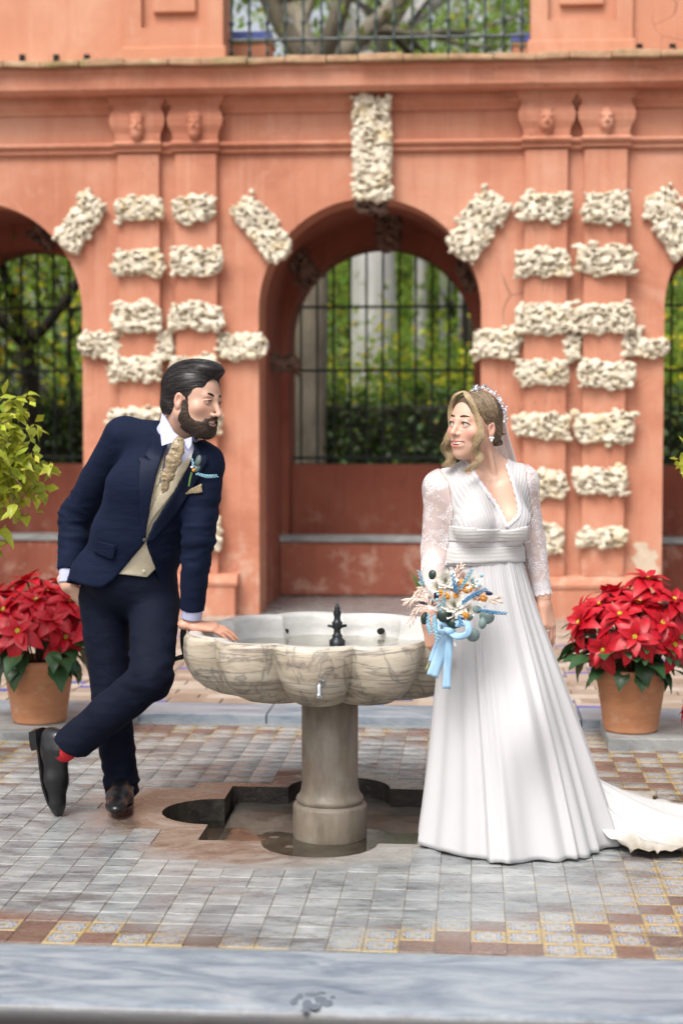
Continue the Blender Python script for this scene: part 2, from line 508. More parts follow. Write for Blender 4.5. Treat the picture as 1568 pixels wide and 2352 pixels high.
def m_tile(patterned):
    t = NT('painted_floor_tile' if patterned else 'plain_clay_floor_tile')
    crust, n1, n2, s = limescale(t)
    fine = t.noise(t.coord('World'), 60, 5, 0.7)
    if patterned:
        uv = t.node('TexCoord').outputs['UV']
        u = t.node('SeparateXYZ'); t.l.new(uv, u.inputs[0])
        x = t.math('SUBTRACT', u.outputs[0], 0.5); y = t.math('SUBTRACT', u.outputs[1], 0.5)
        r = t.math('SQRT', t.math('ADD', t.math('MULTIPLY', x, x), t.math('MULTIPLY', y, y)))
        a = t.math('ARCTAN2', y, x)
        pet = t.math('COSINE', t.math('MULTIPLY', a, 8.0))
        rr = t.math('ADD', r, t.math('MULTIPLY', pet, -0.055))
        col = t.ramp(rr, [(0.0, (0.07, 0.20, 0.18)), (0.07, (0.42, 0.40, 0.34)), (0.13, (0.30, 0.11, 0.06)), (0.165, (0.44, 0.42, 0.36)),
                          (0.26, (0.12, 0.18, 0.29)), (0.335, (0.44, 0.42, 0.36)), (0.40, (0.06, 0.09, 0.21)), (0.455, (0.38, 0.265, 0.10))], 'CONSTANT')
        # corners and border stay yellow, worn
        m = t.math('MAXIMUM', t.math('ABSOLUTE', x), t.math('ABSOLUTE', y))
        col = t.mix(t.ramp(m, [(0.462, 0.0), (0.472, 1.0)]), col, (0.36, 0.27, 0.13))
    else:
        rnd = t.node('ObjectInfo').outputs['Random']
        col = t.ramp(t.math('ADD', t.math('MULTIPLY', n2, 0.7), t.math('MULTIPLY', rnd, 0.3)), [(0.25, (0.10, 0.060, 0.048)), (0.55, (0.19, 0.110, 0.085)), (0.75, (0.16, 0.135, 0.125))])
    worn = t.ramp(fine, [(0.50, 0.0), (0.66, 0.55 if patterned else 0.25)])
    col = t.mix(worn, col, (0.38, 0.34, 0.28))
    n3 = t.noise(t.coord('World', scale=(1, 1.7, 1), loc=(4, 4, 4)), 3.0, 8, 0.7, 0.8)
    scale_col = t.ramp(t.math('ADD', t.math('MULTIPLY', n2, 0.5), t.math('MULTIPLY', n3, 0.5)), [(0.34, (0.085, 0.098, 0.108)), (0.46, (0.20, 0.218, 0.228)), (0.60, (0.36, 0.375, 0.375))])
    if not patterned: scale_col = t.mix(0.30, scale_col, (0.10, 0.12, 0.14))
    col = t.mix(t.math('MULTIPLY', crust, t.ramp(n2, [(0.35, 0.80), (0.65, 0.97)])), col, scale_col)
    # wet, rusty-brown film left of the drain
    wet = t.ramp(t.noise(t.coord('World', scale=(1, 2, 1), loc=(1, 4, 2)), 2.8, 7, 0.65, 0.5), [(0.55, 0.0), (0.66, 0.80)])
    col = t.mix(wet, col, t.mix(0.75, col, (0.07, 0.06, 0.055)))
    t.bump(t.math('ADD', fine, t.math('MULTIPLY', n2, 1.2)), 0.25, 0.004)
    rough = t.mix(wet, t.ramp(n2, [(0.35, 0.22), (0.65, 0.42)]), (0.07, 0.07, 0.07))
    return t.done(col, rough)
M_TILE_A = m_tile(True)
M_TILE_B = m_tile(False)
def m_mortar():
    t = NT('wet_cement_apron')
    crust, n1, n2, s = limescale(t)
    big = t.noise(t.coord('World', scale=(1, 1.6, 1)), 4.2, 9, 0.70, 1.0)
    col = t.ramp(big, [(0.30, (0.055, 0.038, 0.030)), (0.44, (0.135, 0.098, 0.078)), (0.56, (0.205, 0.162, 0.135)), (0.70, (0.31, 0.29, 0.265))])
    xr = t.math('MULTIPLY_ADD', s.outputs[0], 1.0, 1.0)     # the cement is browner on the drain's outlet side
    col = t.mix(t.ramp(t.math('ADD', xr, t.math('MULTIPLY', n1, 0.5)), [(0.45, 0.0), (0.95, 0.75)]), col, t.ramp(n2, [(0.3, (0.22, 0.23, 0.23)), (0.7, (0.44, 0.44, 0.42))]))
    away = t.math('SQRT', t.math('ADD', t.math('POWER', t.math('ADD', s.outputs[0], 0.62), 2.0), t.math('POWER', t.math('SUBTRACT', s.outputs[1], 6.36), 2.0)))
    col = t.mix(t.ramp(t.math('ADD', away, t.math('MULTIPLY', n1, 0.35)), [(0.90, 0.0), (1.08, 0.95)]), col, t.ramp(n2, [(0.3, (0.15, 0.155, 0.16)), (0.7, (0.30, 0.305, 0.30))]))
    t.bump(n2, 0.3, 0.006)
    return t.done(col, t.ramp(big, [(0.35, 0.14), (0.7, 0.42)]))
M_MORTAR = m_mortar()
M_PITWALL = simple('dark_wet_stone', (0.012, 0.010, 0.008), (0.065, 0.054, 0.043), 14, 0.35, 0.5, 0.01, kind='World')
M_PITFLOOR = simple('slimy_drain_floor', (0.045, 0.036, 0.026), (0.19, 0.175, 0.15), 6, 0.30, 0.4, 0.01, kind='World')
def m_water():
    t = NT('shallow_water')
    n = t.noise(t.coord('World', scale=(1, 1.8, 1)), 9, 3, 0.5, 0.8)
    t.bump(n, 0.12, 0.02)
    m = t.done((0.75, 0.72, 0.62), 0.02)
    t.b.inputs['Transmission Weight'].default_value = 1.0
    t.b.inputs['IOR'].default_value = 1.33
    return m
M_WATER = m_water()
def m_brickpave():
    t = NT('tan_clay_paver')
    rnd = t.node('ObjectInfo').outputs['Random']
    v = t.coord('World', scale=(1, 1, 1))
    n = t.noise(v, 5, 6, 0.65)
    cell = t.node('TexWhiteNoise'); 
    sn = t.node('VectorMath', operation='SNAP'); t.l.new(v, sn.inputs[0]); sn.inputs[1].default_value = (0.28, 0.14, 5)
    t.l.new(sn.outputs[0], cell.inputs[0])
    f = t.math('ADD', t.math('MULTIPLY', n, 0.6), t.math('MULTIPLY', cell.outputs[0], 0.4))
    col = t.ramp(f, [(0.25, (0.25, 0.175, 0.13)), (0.5, (0.35, 0.275, 0.215)), (0.75, (0.43, 0.37, 0.31))])
    t.bump(t.noise(v, 40, 4), 0.3, 0.005)
    return t.done(col, 0.6)
M_PAVER = m_brickpave()
M_SOIL = simple('garden_soil', (0.03, 0.022, 0.015), (0.08, 0.06, 0.04), 3, 0.95, 0.6, 0.05, kind='World')
M_EARTH = simple('brown_yard_paving', (0.10, 0.06, 0.045), (0.17, 0.115, 0.085), 4, 0.7, 0.3, 0.02, kind='World')

# ================================================================== ground
tag(mobj('ground', *box(-150, 150, -40, 260, -0.6, -0.22), M_EARTH), kind='structure')
# --- platform slab with the drain basin let into it
PIT = (-0.545, 6.36)
def pit_outline(n=14, half=0.44, lr=0.21, grow=0.0):
    h = half + grow; l = lr + grow; pts = []
    for q in range(4):
        a0 = q * math.pi / 2
        ca, sa = math.cos(a0), math.sin(a0)
        loc = [(h, -l)] + [(h + l * math.cos(t), l * math.sin(t)) for t in np.linspace(-math.pi / 2, math.pi / 2, n)][1:-1] + [(h, l), (h, h)]
        pts += [(PIT[0] + x * ca - y * sa, PIT[1] + x * sa + y * ca) for x, y in loc]
    return pts
def in_poly(x, y, poly):
    c = False; n = len(poly)
    for i in range(n):
        x1, y1 = poly[i]; x2, y2 = poly[i - 1]
        if (y1 > y) != (y2 > y) and x < (x2 - x1) * (y - y1) / (y2 - y1) + x1: c = not c
    return c
OUT = pit_outline()
PX0, PX1, PY0, PY1 = -4.2, 3.4, 4.685, 8.215
outer = [(PX0, PY0), (PX1, PY0), (PX1, PY1), (PX0, PY1)]
allp = outer + OUT
tri = tessellate_polygon([[Vector((x, y, 0)) for x, y in outer], [Vector((x, y, 0)) for x, y in OUT]])
base = mobj('fountain_floor', [(x, y, -0.0035) for x, y in allp], [tuple(t) for t in tri], M_MORTAR)
fix_normals(base); tag(base, kind='structure')
if base.data.polygons[0].normal.z < 0: base.data.flip_normals()
nO = len(OUT)
v = [(x, y, -0.0035) for x, y in OUT] + [(x, y, -0.34) for x, y in OUT]
mobj('drain_wall', v, [(i, (i + 1) % nO, nO + (i + 1) % nO, nO + i) for i in range(nO)], M_PITWALL, base)
# drain floor: uneven bed, deep sump in the round lobe on the outlet side
gv, gf = [], []
N = 90
xs = np.linspace(PIT[0] - 0.68, PIT[0] + 0.68, N); ys = np.linspace(PIT[1] - 0.68, PIT[1] + 0.68, N)
GX, GY = np.meshgrid(xs, ys, indexing='ij')
P = np.stack([GX.ravel(), GY.ravel(), 0 * GX.ravel()], 1)
z = -0.098 + 0.010 * noise3(P, 5, 1) + 0.006 * noise3(P, 14, 2)
z += 0.022 * np.clip((P[:, 1] - PIT[1] - 0.02) / 0.25, 0, 1) - 0.004 * np.clip((PIT[1] - P[:, 1]) / 0.3, 0, 1)
sump = P[:, 0] < PIT[0] - 0.43
z[sump] = -0.30
P[:, 2] = z
idx = np.arange(N * N).reshape(N, N)
q = np.stack([idx[:-1, :-1], idx[1:, :-1], idx[1:, 1:], idx[:-1, 1:]], -1).reshape(-1, 4)
mobj('drain_bed', P, q, M_PITFLOOR, base, smooth=True)
wt = tessellate_polygon([[Vector((x, y, 0)) for x, y in OUT]])
wo = mobj('drain_water', [(x, y, -0.090) for x, y in OUT], [tuple(t) for t in wt], M_WATER, base)
if wo.data.polygons[0].normal.z < 0: wo.data.flip_normals()

# --- floor tiles, 10 cm, laid square to the kerb
TS = 0.1035
def tile_mesh(name, mat, s=TS - 0.0020):
    h = s / 2; c = 0.0013
    v = [(-h, -h, -0.009), (h, -h, -0.009), (h, h, -0.009), (-h, h, -0.009), (-h, -h, -c), (h, -h, -c), (h, h, -c), (-h, h, -c),
         (-h + c, -h + c, 0), (h - c, -h + c, 0), (h - c, h - c, 0), (-h + c, h - c, 0)]
    f = [(4, 5, 9, 8), (5, 6, 10, 9), (6, 7, 11, 10), (7, 4, 8, 11), (8, 9, 10, 11), (0, 1, 5, 4), (1, 2, 6, 5), (2, 3, 7, 6), (3, 0, 4, 7)]
    return mesh_data(name, v, f, mat, uv=[((x + h) / s, (y + h) / s) for x, y, _ in v])
T_A = tile_mesh('floor_tile', M_TILE_A); T_B = tile_mesh('plain_floor_tile', M_TILE_B)
apron = pit_outline(grow=0.055)
spots = []
for j in range(int((PY1 - PY0 - 0.02) / TS)):
    for i in range(-29, 23):
        x = -0.52 + (i + 0.5) * TS; y = PY0 + 0.022 + (j + 0.5) * TS
        wob = 0.05 * math.sin(i * 2.3 + j * 1.7) + 0.04 * math.sin(i * 5.1 - j * 3.3)
        g = 0.055 + max(0, wob) + (0.16 if (x < PIT[0] - 0.2 and y < PIT[1] + 0.55) else 0.0) * (0.6 + 0.4 * math.sin(j * 2.1 + i))
        if abs(x - PIT[0]) < 1.1 and abs(y - PIT[1]) < 1.1 and in_poly(x, y, pit_outline(6, grow=g + 0.04)): continue
        pat = (i + 2 * j) % 3 != 0
        if random.random() < 0.10: pat = not pat
        spots.append((x, y, pat, i, j))
def seen_size(s):        # how large a tile shows: nearer first, outside the view last
    x, y = s[0], s[1]
    inside = abs(math.atan2(x, y) + YAW) < 0.215
    return (0 if inside else 50) + y
spots.sort(key=seen_size)
rest = {True: [], False: []}
for n, (x, y, pat, i, j) in enumerate(spots):
    rz = random.choice((0, 1, 2, 3)) * math.pi / 2 + random.uniform(-0.012, 0.012)
    tz = random.uniform(-0.0013, 0.0013)
    if n < 300:
        obj('floor_tile', T_A if pat else T_B, base, (x, y, tz), (random.uniform(-0.006, 0.006), random.uniform(-0.006, 0.006), rz))
    else: rest[pat].append((x, y, tz, rz))
for pat, lst in rest.items():
    src = T_A if pat else T_B
    bv = np.array([p.co for p in src.vertices]); bf = np.array([[*p.vertices] for p in src.polygons])
    V = []; Fq = []; UV = []
    su = np.zeros((len(bv), 2)); 
    for p in src.loops: su[p.vertex_index] = src.uv_layers[0].data[p.index].uv
    for k, (x, y, tz, rz) in enumerate(lst):
        c, s = math.cos(rz), math.sin(rz)
        V.append(np.stack([x + bv[:, 0] * c - bv[:, 1] * s, y + bv[:, 0] * s + bv[:, 1] * c, tz + bv[:, 2]], 1)); Fq.append(bf + k * len(bv)); UV.append(su)
    o = mobj('further_floor_tiles', np.concatenate(V), np.concatenate(Fq), M_TILE_A if pat else M_TILE_B, base, uv=np.concatenate(UV))
    o['kind'] = 'stuff'
# --- front kerb: long marble slabs with a rounded, worn nosing
def nosing(y0, y1, zt, th, r=0.035):
    pr = [(y1, zt - th), (y1, zt)]
    for a in np.linspace(90, 200, 9): pr.append((y0 + r + r * math.cos(R(a)), zt - r + r * math.sin(R(a))))
    pr += [(y0 + 0.02, zt - th * 0.6), (y0 + 0.035, zt - th)]
    return pr
kerb = empty('kerb', (0, 4.45, 0)); tag(kerb, kind='structure')
xk = [-4.2, -1.93, 0.98, 3.4]
for a, b in zip(xk[:-1], xk[1:]):
    vv, ff = prism_x(nosing(4.215, 4.683, -0.001, 0.15), a + 0.002, b - 0.002)
    fix_normals(mobj('kerb_slab', [(x, y - 4.45, z) for x, y, z in vv], ff, M_KERB, kerb))
mobj('riser', *[np.array(box(-4.2, 3.4, 4.27 - 4.45, 4.60 - 4.45, -0.22, -0.151)[0]), box(0, 1, 0, 1, 0, 1)[1]], M_EARTH, kerb)
# --- back kerb and the two slabs that carry the pots
bk = empty('back_kerb', (0, 8.37, 0)); tag(bk, kind='structure')
xk = [-4.2, -2.62, -1.02, 0.53, 1.9, 3.4]
for a, b in zip(xk[:-1], xk[1:]):
    vv, ff = box(a + 0.003, b - 0.003, 8.215 - 8.37, 8.535 - 8.37, -0.05, 0.040, 0.006)
    mobj('kerb_slab', vv, ff, M_KERB, bk)
vv, ff = box(-2.75, -1.66, 7.66, 8.205, -0.0089, 0.045, 0.006); tag(mobj('stone_slab', vv, ff, M_SLAB), 'grey stone slab under the poinsettia pot behind the man', 'stone slab')
vv, ff = box(0.615, 1.75, 7.655, 8.15, -0.0089, 0.055, 0.006); tag(mobj('stone_slab', vv, ff, M_SLAB), 'grey stone slab under the poinsettia pot beside the bride', 'stone slab')
# --- patio of clay pavers with blue tile inlays laid in stepped diagonals
patio = mobj('patio', *box(-7, 6, 8.54, 14.1, -0.1, 0.022), M_MORTAR); tag(patio, kind='structure')
def paver(sx, sy, mat, name):
    v, f = box(-sx / 2, sx / 2, -sy / 2, sy / 2, -0.012, 0.012, 0.0)
    v = [(x * (0.985 if z > 0 else 1), y * (0.97 if z > 0 else 1), z) for x, y, z in v]
    return mesh_data(name, v, f, mat)
PVm = paver(0.276, 0.136, M_PAVER, 'clay_paver'); PVs = paver(0.136, 0.136, M_PAVER, 'half_paver'); PB = paver(0.136, 0.066, M_BLUETILE, 'blue_tile')
cnt = 0; far = []
for j in range(26):
    y = 8.54 + 0.0725 + j * 0.1415
    for i in range(-24, 20):
        x = -0.6 + i * 0.2815 + (0.1408 if j % 2 else 0)
        k = (i * 2 + (j % 2) - j) % 16; k2 = (i * 2 + (j % 2) + j) % 16
        seen = abs(math.atan2(x, y) + YAW) < 0.23
        if k == 0 or k2 == 8:
            obj('half_paver', PVs, patio, (x - 0.0704, y, 0.026))
            if seen and j < 24: obj('blue_tile', PB, patio, (x + 0.0704, y - 0.034, 0.0265)); far.append((x + 0.0704, y + 0.035, 0.136, 0.066))
            else: far.append((x + 0.0704, y, 0.136, 0.136))
        elif seen and cnt < 230 and j < 11:
            obj('clay_paver', PVm, patio, (x, y, 0.026 + random.uniform(-0.001, 0.001)), (0, 0, random.uniform(-0.008, 0.008))); cnt += 1
        else: far.append((x, y, 0.276, 0.136))
parts = []
for x, y, sx, sy in far: parts.append(box(x - sx / 2, x + sx / 2, y - sy / 2, y + sy / 2, 0.014, 0.038))
o = mobj('further_pavers', *join(parts), M_PAVER, patio); o['kind'] = 'stuff'
tag(mobj('garden_bed', *box(-40, 40, 14.86, 70, -0.2, 0.0), M_SOIL), kind='structure')

# ================================================================== the arcaded gallery
WY = 12.5
gal = empty('arcaded_gallery', (-0.777, WY, 0.02))
tag(gal, 'terracotta plastered garden arcade with twin pilasters, round arches and cream rustic stones', 'arcade')
def G(name, v, f, mat, **k):
    v = np.asarray(v, float) - np.array([-0.777, WY, 0.02])
    return mobj(name, v, f, mat, gal, **k)
CENT = [-0.777 + 2.985 * k for k in (-2, -1, 0, 1, 2)]
AR, SPR, TOPZ, BASEZ = 0.826, 2.296, 3.90, 0.0
def arcade(y0, y1, r, spr, z0, z1, x0, x1, sill=None):
    """wall between y0 and y1 pierced by round arches"""
    v, f = [], []
    def quad(a, b, c, d):
        n = len(v); v.extend([a, b, c, d]); f.append((n, n + 1, n + 2, n + 3))
    edges = [x0] + [e for c in CENT for e in (c - r, c + r)] + [x1]
    for a, b in zip(edges[0::2], edges[1::2]):
        quad((a, y0, z0), (b, y0, z0), (b, y0, z1), (a, y0, z1)); quad((b, y1, z0), (a, y1, z0), (a, y1, z1), (b, y1, z1))
    n = 40
    for c in CENT:
        an = np.linspace(math.pi, 0, n + 1)
        pts = [(c + r * math.cos(t), spr + r * math.sin(t)) for t in an]
        for (xa, za), (xb, zb) in zip(pts[:-1], pts[1:]):
            quad((xa, y0, za), (xb, y0, zb), (xb, y0, z1), (xa, y0, z1)); quad((xb, y1, zb), (xa, y1, za), (xa, y1, z1), (xb, y1, z1))
            quad((xb, y0, zb), (xa, y0, za), (xa, y1, za), (xb, y1, zb))
        zb = z0
        quad((c - r, y0, zb), (c - r, y0, spr), (c - r, y1, spr), (c - r, y1, zb)); quad((c + r, y0, spr), (c + r, y0, zb), (c + r, y1, zb), (c + r, y1, spr))
    quad((x0, y0, z1), (x1, y0, z1), (x1, y1, z1), (x0, y1, z1))
    quad((x0, y1, z0), (x0, y0, z0), (x0, y0, z1), (x0, y1, z1)); quad((x1, y0, z0), (x1, y1, z0), (x1, y1, z1), (x1, y0, z1))
    bm = bmesh.new()
    vs = [bm.verts.new(p) for p in v]
    for q in f: bm.faces.new([vs[i] for i in q])
    bmesh.ops.remove_doubles(bm, verts=list(bm.verts), dist=0.0005)
    bmesh.ops.recalc_face_normals(bm, faces=list(bm.faces))
    bm.verts.index_update()
    r_ = ([tuple(p.co) for p in bm.verts], [tuple(p.index for p in q.verts) for q in bm.faces])
    bm.free(); return r_
XW0, XW1 = -8.3, 6.75
v, f = arcade(WY, WY + 0.42, AR, SPR, BASEZ, TOPZ, XW0, XW1); G('front_wall', v, f, M_PLASTER)
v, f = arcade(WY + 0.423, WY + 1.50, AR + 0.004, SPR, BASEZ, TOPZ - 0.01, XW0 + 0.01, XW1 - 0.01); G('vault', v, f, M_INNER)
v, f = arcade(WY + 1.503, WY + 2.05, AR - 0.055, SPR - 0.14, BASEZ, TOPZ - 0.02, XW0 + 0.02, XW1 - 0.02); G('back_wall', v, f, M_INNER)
for c in CENT[1:4]:
    a, b = c - AR + 0.002, c + AR - 0.002
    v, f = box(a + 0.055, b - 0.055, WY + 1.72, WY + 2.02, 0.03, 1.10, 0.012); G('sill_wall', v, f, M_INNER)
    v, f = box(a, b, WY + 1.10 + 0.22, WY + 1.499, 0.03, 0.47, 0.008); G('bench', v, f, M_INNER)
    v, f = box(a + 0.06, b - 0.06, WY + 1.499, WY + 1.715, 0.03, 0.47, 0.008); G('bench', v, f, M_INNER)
    v, f = box(a, b, WY + 1.10 + 0.20, WY + 1.4985, 0.472, 0.525, 0.006); G('bench_edge_tile', v, f, M_SLAB)
# pilasters, plinths, capitals with relief heads
PIERS = [(-2.27 - 2.985), -2.27, 0.715, 0.715 + 2.985]
def head_relief(seed, beard):
    F_ = Field((-0.075, -0.10, -0.12), (0.075, 0.03, 0.12), 0.006)
    F_.ell((0, 0, 0.01), (0.048, 0.05, 0.066), 0.0)
    F_.ell((0, -0.012, -0.03), (0.038, 0.045, 0.042), 0.02)
    F_.cone((0, -0.052, 0.012), (0, -0.066, -0.012), 0.007, 0.011, 0.008)
    F_.cone((-0.028, -0.043, 0.022), (0.028, -0.043, 0.022), 0.008, 0.008, 0.008)
    for s_ in (-1, 1): F_.ell((s_ * 0.019, -0.056, 0.008), (0.011, 0.012, 0.008), 0.006, 'sub'); F_.ell((s_ * 0.05, 0.0, 0.0), (0.008, 0.014, 0.02), 0.006)
    F_.ell((0, -0.056, -0.033), (0.018, 0.012, 0.004), 0.004, 'sub')
    if beard: F_.ell((0, -0.03, -0.055), (0.034, 0.03, 0.035), 0.015); F_.ell((0, 0.0, 0.05), (0.055, 0.05, 0.035), 0.01); F_.cone((-0.02, -0.052, -0.025), (0.02, -0.052, -0.025), 0.009, 0.009, 0.005)
    F_.cone((0, 0.01, -0.03), (0, 0.02, -0.10), 0.03, 0.035, 0.02)
    v, f = F_.mesh(); return smooth_mesh(v, f, 1), f
for pc in PIERS:
    for si, s in enumerate((-1, 1)):
        xc = pc + s * 0.215 + (0.015 if pc > 0 else -0.005)
        v, f = box(xc - 0.155, xc + 0.155, WY - 0.065, WY + 0.05, 0.335, 3.455, 0.008); G('pilaster', v, f, M_PLASTER)
        # capital: swelling block, widest at its top
        prof = [(0.165, 3.545), (0.172, 3.60), (0.200, 3.655), (0.208, 3.70), (0.196, 3.745), (0.178, 3.775), (0.180, 3.80), (0.205, 3.83), (0.222, 3.862), (0.225, 3.885)]
        vv, ff = [], []
        n = len(prof)
        for i, (w, zz) in enumerate(prof):
            d = 0.075 + (w - 0.16) * 0.75
            vv += [(xc - w, WY + 0.02, zz), (xc - w, WY - d, zz), (xc + w, WY - d, zz), (xc + w, WY + 0.02, zz)]
        for i in range(n - 1):
            for k in range(3): ff.append((i * 4 + k, i * 4 + k + 1, i * 4 + 4 + k + 1, i * 4 + 4 + k))
        ff += [(3, 2, 1, 0), tuple((n - 1) * 4 + k for k in range(4))]
        cap = G('capital', vv, ff, M_PLASTER); fix_normals(cap)
        hv, hf = head_relief(0, pc < 0)
        hv = hv * (1.2, 1.35, 1.2) + np.array([xc, WY - 0.085, 3.655]) - np.array([-0.777, WY, 0.02])
        mobj('relief_head', hv, hf, M_PLASTER, cap, smooth=True)
        # necking mould that breaks forward round the pilaster
        v, f = prism_x([(WY - 0.05, 3.462), (WY - 0.085, 3.470), (WY - 0.092, 3.485), (WY - 0.080, 3.496), (WY - 0.105, 3.502), (WY - 0.122, 3.522), (WY - 0.110, 3.542), (WY - 0.05, 3.546)], xc - 0.178, xc + 0.178)
        fix_normals(G('necking_mould', v, f, M_PLASTER))
    v, f = box(pc - 0.48, pc + 0.50, WY - 0.12, WY + 0.02, 0.0, 0.245, 0.012); G('plinth', v, f, M_PLASTER)
    v, f = prism_x([(WY + 0.02, 0.246), (WY - 0.128, 0.246), (WY - 0.135, 0.275), (WY - 0.115, 0.310), (WY - 0.085, 0.333), (WY + 0.02, 0.338)], pc - 0.495, pc + 0.515); fix_normals(G('plinth_mould', v, f, M_PLASTER))
# string course, bed mould and cornice
v, f = prism_x([(WY + 0.01, 3.458), (WY - 0.035, 3.462), (WY - 0.042, 3.482), (WY - 0.030, 3.493), (WY - 0.052, 3.499), (WY - 0.068, 3.518), (WY - 0.055, 3.537), (WY + 0.01, 3.540)], XW0, XW1); fix_normals(G('string_course', v, f, M_PLASTER))
v, f = prism_x([(WY + 0.01, 3.750), (WY - 0.020, 3.752), (WY - 0.032, 3.775), (WY - 0.075, 3.815), (WY - 0.085, 3.870), (WY + 0.01, 3.870)], XW0, XW1); fix_normals(G('bed_mould', v, f, M_PLASTER))
v, f = prism_x([(WY + 0.6, 3.871), (WY - 0.20, 3.871), (WY - 0.235, 3.90), (WY - 0.24, 4.005), (WY - 0.26, 4.030), (WY - 0.26, 4.052), (WY + 0.6, 4.052)], XW0, XW1); fix_normals(G('cornice', v, f, M_PLASTER))
x = XW0
while x < XW1:            # rough brick edge along the top of the cornice
    w = random.uniform(0.22, 0.34)
    v, f = box(x + 0.002, x + w - 0.002, WY - 0.315 + random.uniform(-0.02, 0.012), WY - 0.03, 4.053, 4.098 + random.uniform(-0.008, 0.012), 0.012)
    v = [(a, b, c + 0.006 * math.sin(a * 37 + b * 11)) for a, b, c in v]
    G('coping_brick', v, f, M_LICHEN); x += w
v, f = box(XW0, XW1, WY - 0.028, WY + 2.0, 4.053, 4.085); G('terrace_deck', v, f, M_LICHEN)
# parapet pylons over the pilasters with a sunk panel, plain parapet outside them
def pylon(xc):
    w = 0.365; y0, y1 = WY - 0.02, WY + 0.35; zt = 5.6
    py = []
    py.append(box(xc - w, xc - 0.245, y0, y1, 4.245, zt)); py.append(box(xc + 0.245, xc + w, y0, y1, 4.245, zt))
    py.append(box(xc - 0.2449, xc + 0.2449, y0 + 0.0006, y1, 4.245, 4.385)); py.append(box(xc - 0.2449, xc + 0.2449, y0 + 0.06, y1 - 0.001, 4.3849, zt - 0.001))
    o = G('pylon', *join(py), M_PLASTER2)
    v, f = box(xc - 0.16, xc + 0.16, y0 + 0.0155, y0 + 0.07, 4.50, 5.4, 0.012); G('sunk_panel', v, f, M_PLASTER2)
    v, f = box(xc - w - 0.025, xc + w + 0.025, y0 - 0.03, y1 + 0.02, 4.086, 4.244, 0.015); G('pylon_base', v, f, M_PLASTER2)
for xc in (-2.225, 0.765): pylon(xc)
v, f = box(XW0, -2.225 - 0.3655, WY + 0.035, WY + 0.32, 4.086, 5.55); G('parapet', v, f, M_PLASTER2)
v, f = box(0.765 + 0.3655, XW1, WY + 0.035, WY + 0.32, 4.086, 5.55); G('parapet', v, f, M_PLASTER2)
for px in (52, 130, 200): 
    p = at(px, 141, WY + 0.03); v, f = box(p[0] - 0.021, p[0] + 0.021, WY + 0.022, WY + 0.05, p[2] - 0.02, p[2] + 0.050); G('weep_hole', v, f, M_BLACKHOLE)  # solid block, its black colour stands for the hole's dark inside
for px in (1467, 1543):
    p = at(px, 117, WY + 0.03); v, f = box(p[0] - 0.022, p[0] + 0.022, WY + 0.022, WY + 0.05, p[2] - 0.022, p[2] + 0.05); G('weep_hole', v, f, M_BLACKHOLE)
    v, f = box(p[0] - 0.026, p[0] + 0.012, WY + 0.0, WY + 0.05, p[2] - 0.03, p[2] + 0.012, 0.004); G('drain_lip', v, f, M_PLASTER2)
# terrace pier with a blue-tiled cap behind the railing
tp = empty('terrace_pier', (-1.70, 13.1, 4.086)); tag(tp, 'terracotta terrace pier with cobalt blue tiled cap behind the railing', 'pier')
v, f = box(-0.30, 0.13, -0.15, 0.15, 0.0, 0.27, 0.008); mobj('shaft', v, f, M_PLASTER2, tp)
v, f = box(-0.31, 0.145, -0.16, 0.16, 0.272, 0.30, 0.006); mobj('cap_brick', v, f, M_LICHEN, tp)
for i in range(3):
    v, f = box(-0.315 + i * 0.152, -0.315 + i * 0.152 + 0.149, -0.165, 0.165, 0.302, 0.365, 0.004); mobj('blue_tile', v, f, M_BLUETILE, tp)
tp2 = empty('terrace_pier', (0.47, 13.1, 4.086)); tag(tp2, 'blue-capped terrace pier half hidden behind the pylon over the right pilasters', 'pier')
v, f = box(-0.19, 0.23, -0.15, 0.15, 0.0, 0.22, 0.008); mobj('shaft', v, f, M_PLASTER2, tp2)
v, f = box(-0.20, 0.24, -0.16, 0.16, 0.222, 0.25, 0.006); mobj('cap_brick', v, f, M_LICHEN, tp2)
for i in range(3):
    v, f = box(-0.205 + i * 0.15, -0.205 + i * 0.15 + 0.147, -0.165, 0.165, 0.252, 0.315, 0.004); mobj('blue_tile', v, f, M_BLUETILE, tp2)
# iron railing between the pylons
rl = empty('iron_railing', (-0.73, 12.62, 4.086)); tag(rl, 'dark iron balcony railing between the two pylons on top of the arcade', 'railing')
for zz, r_ in ((0.085, 0.015), (0.225, 0.013), (0.95, 0.018)):
    mobj('rail', *tube([(-1.11, 0, zz), (1.10, 0, zz)], r_, 8), M_IRON, rl)
bar = []
zs = [(0.085, 0.009), (0.12, 0.010), (0.135, 0.017), (0.15, 0.010), (0.21, 0.010), (0.225, 0.02), (0.24, 0.010), (0.33, 0.010), (0.35, 0.022), (0.37, 0.010), (0.60, 0.011), (0.62, 0.018), (0.64, 0.011), (0.95, 0.009)]
BAR = mesh_data('baluster', *tube([(0, 0, a) for a, _ in zs], [b for _, b in zs], 8), M_IRON, smooth=True)
for i in range(17): obj('baluster', BAR, rl, (-1.085 + i * 0.1345, 0, 0))
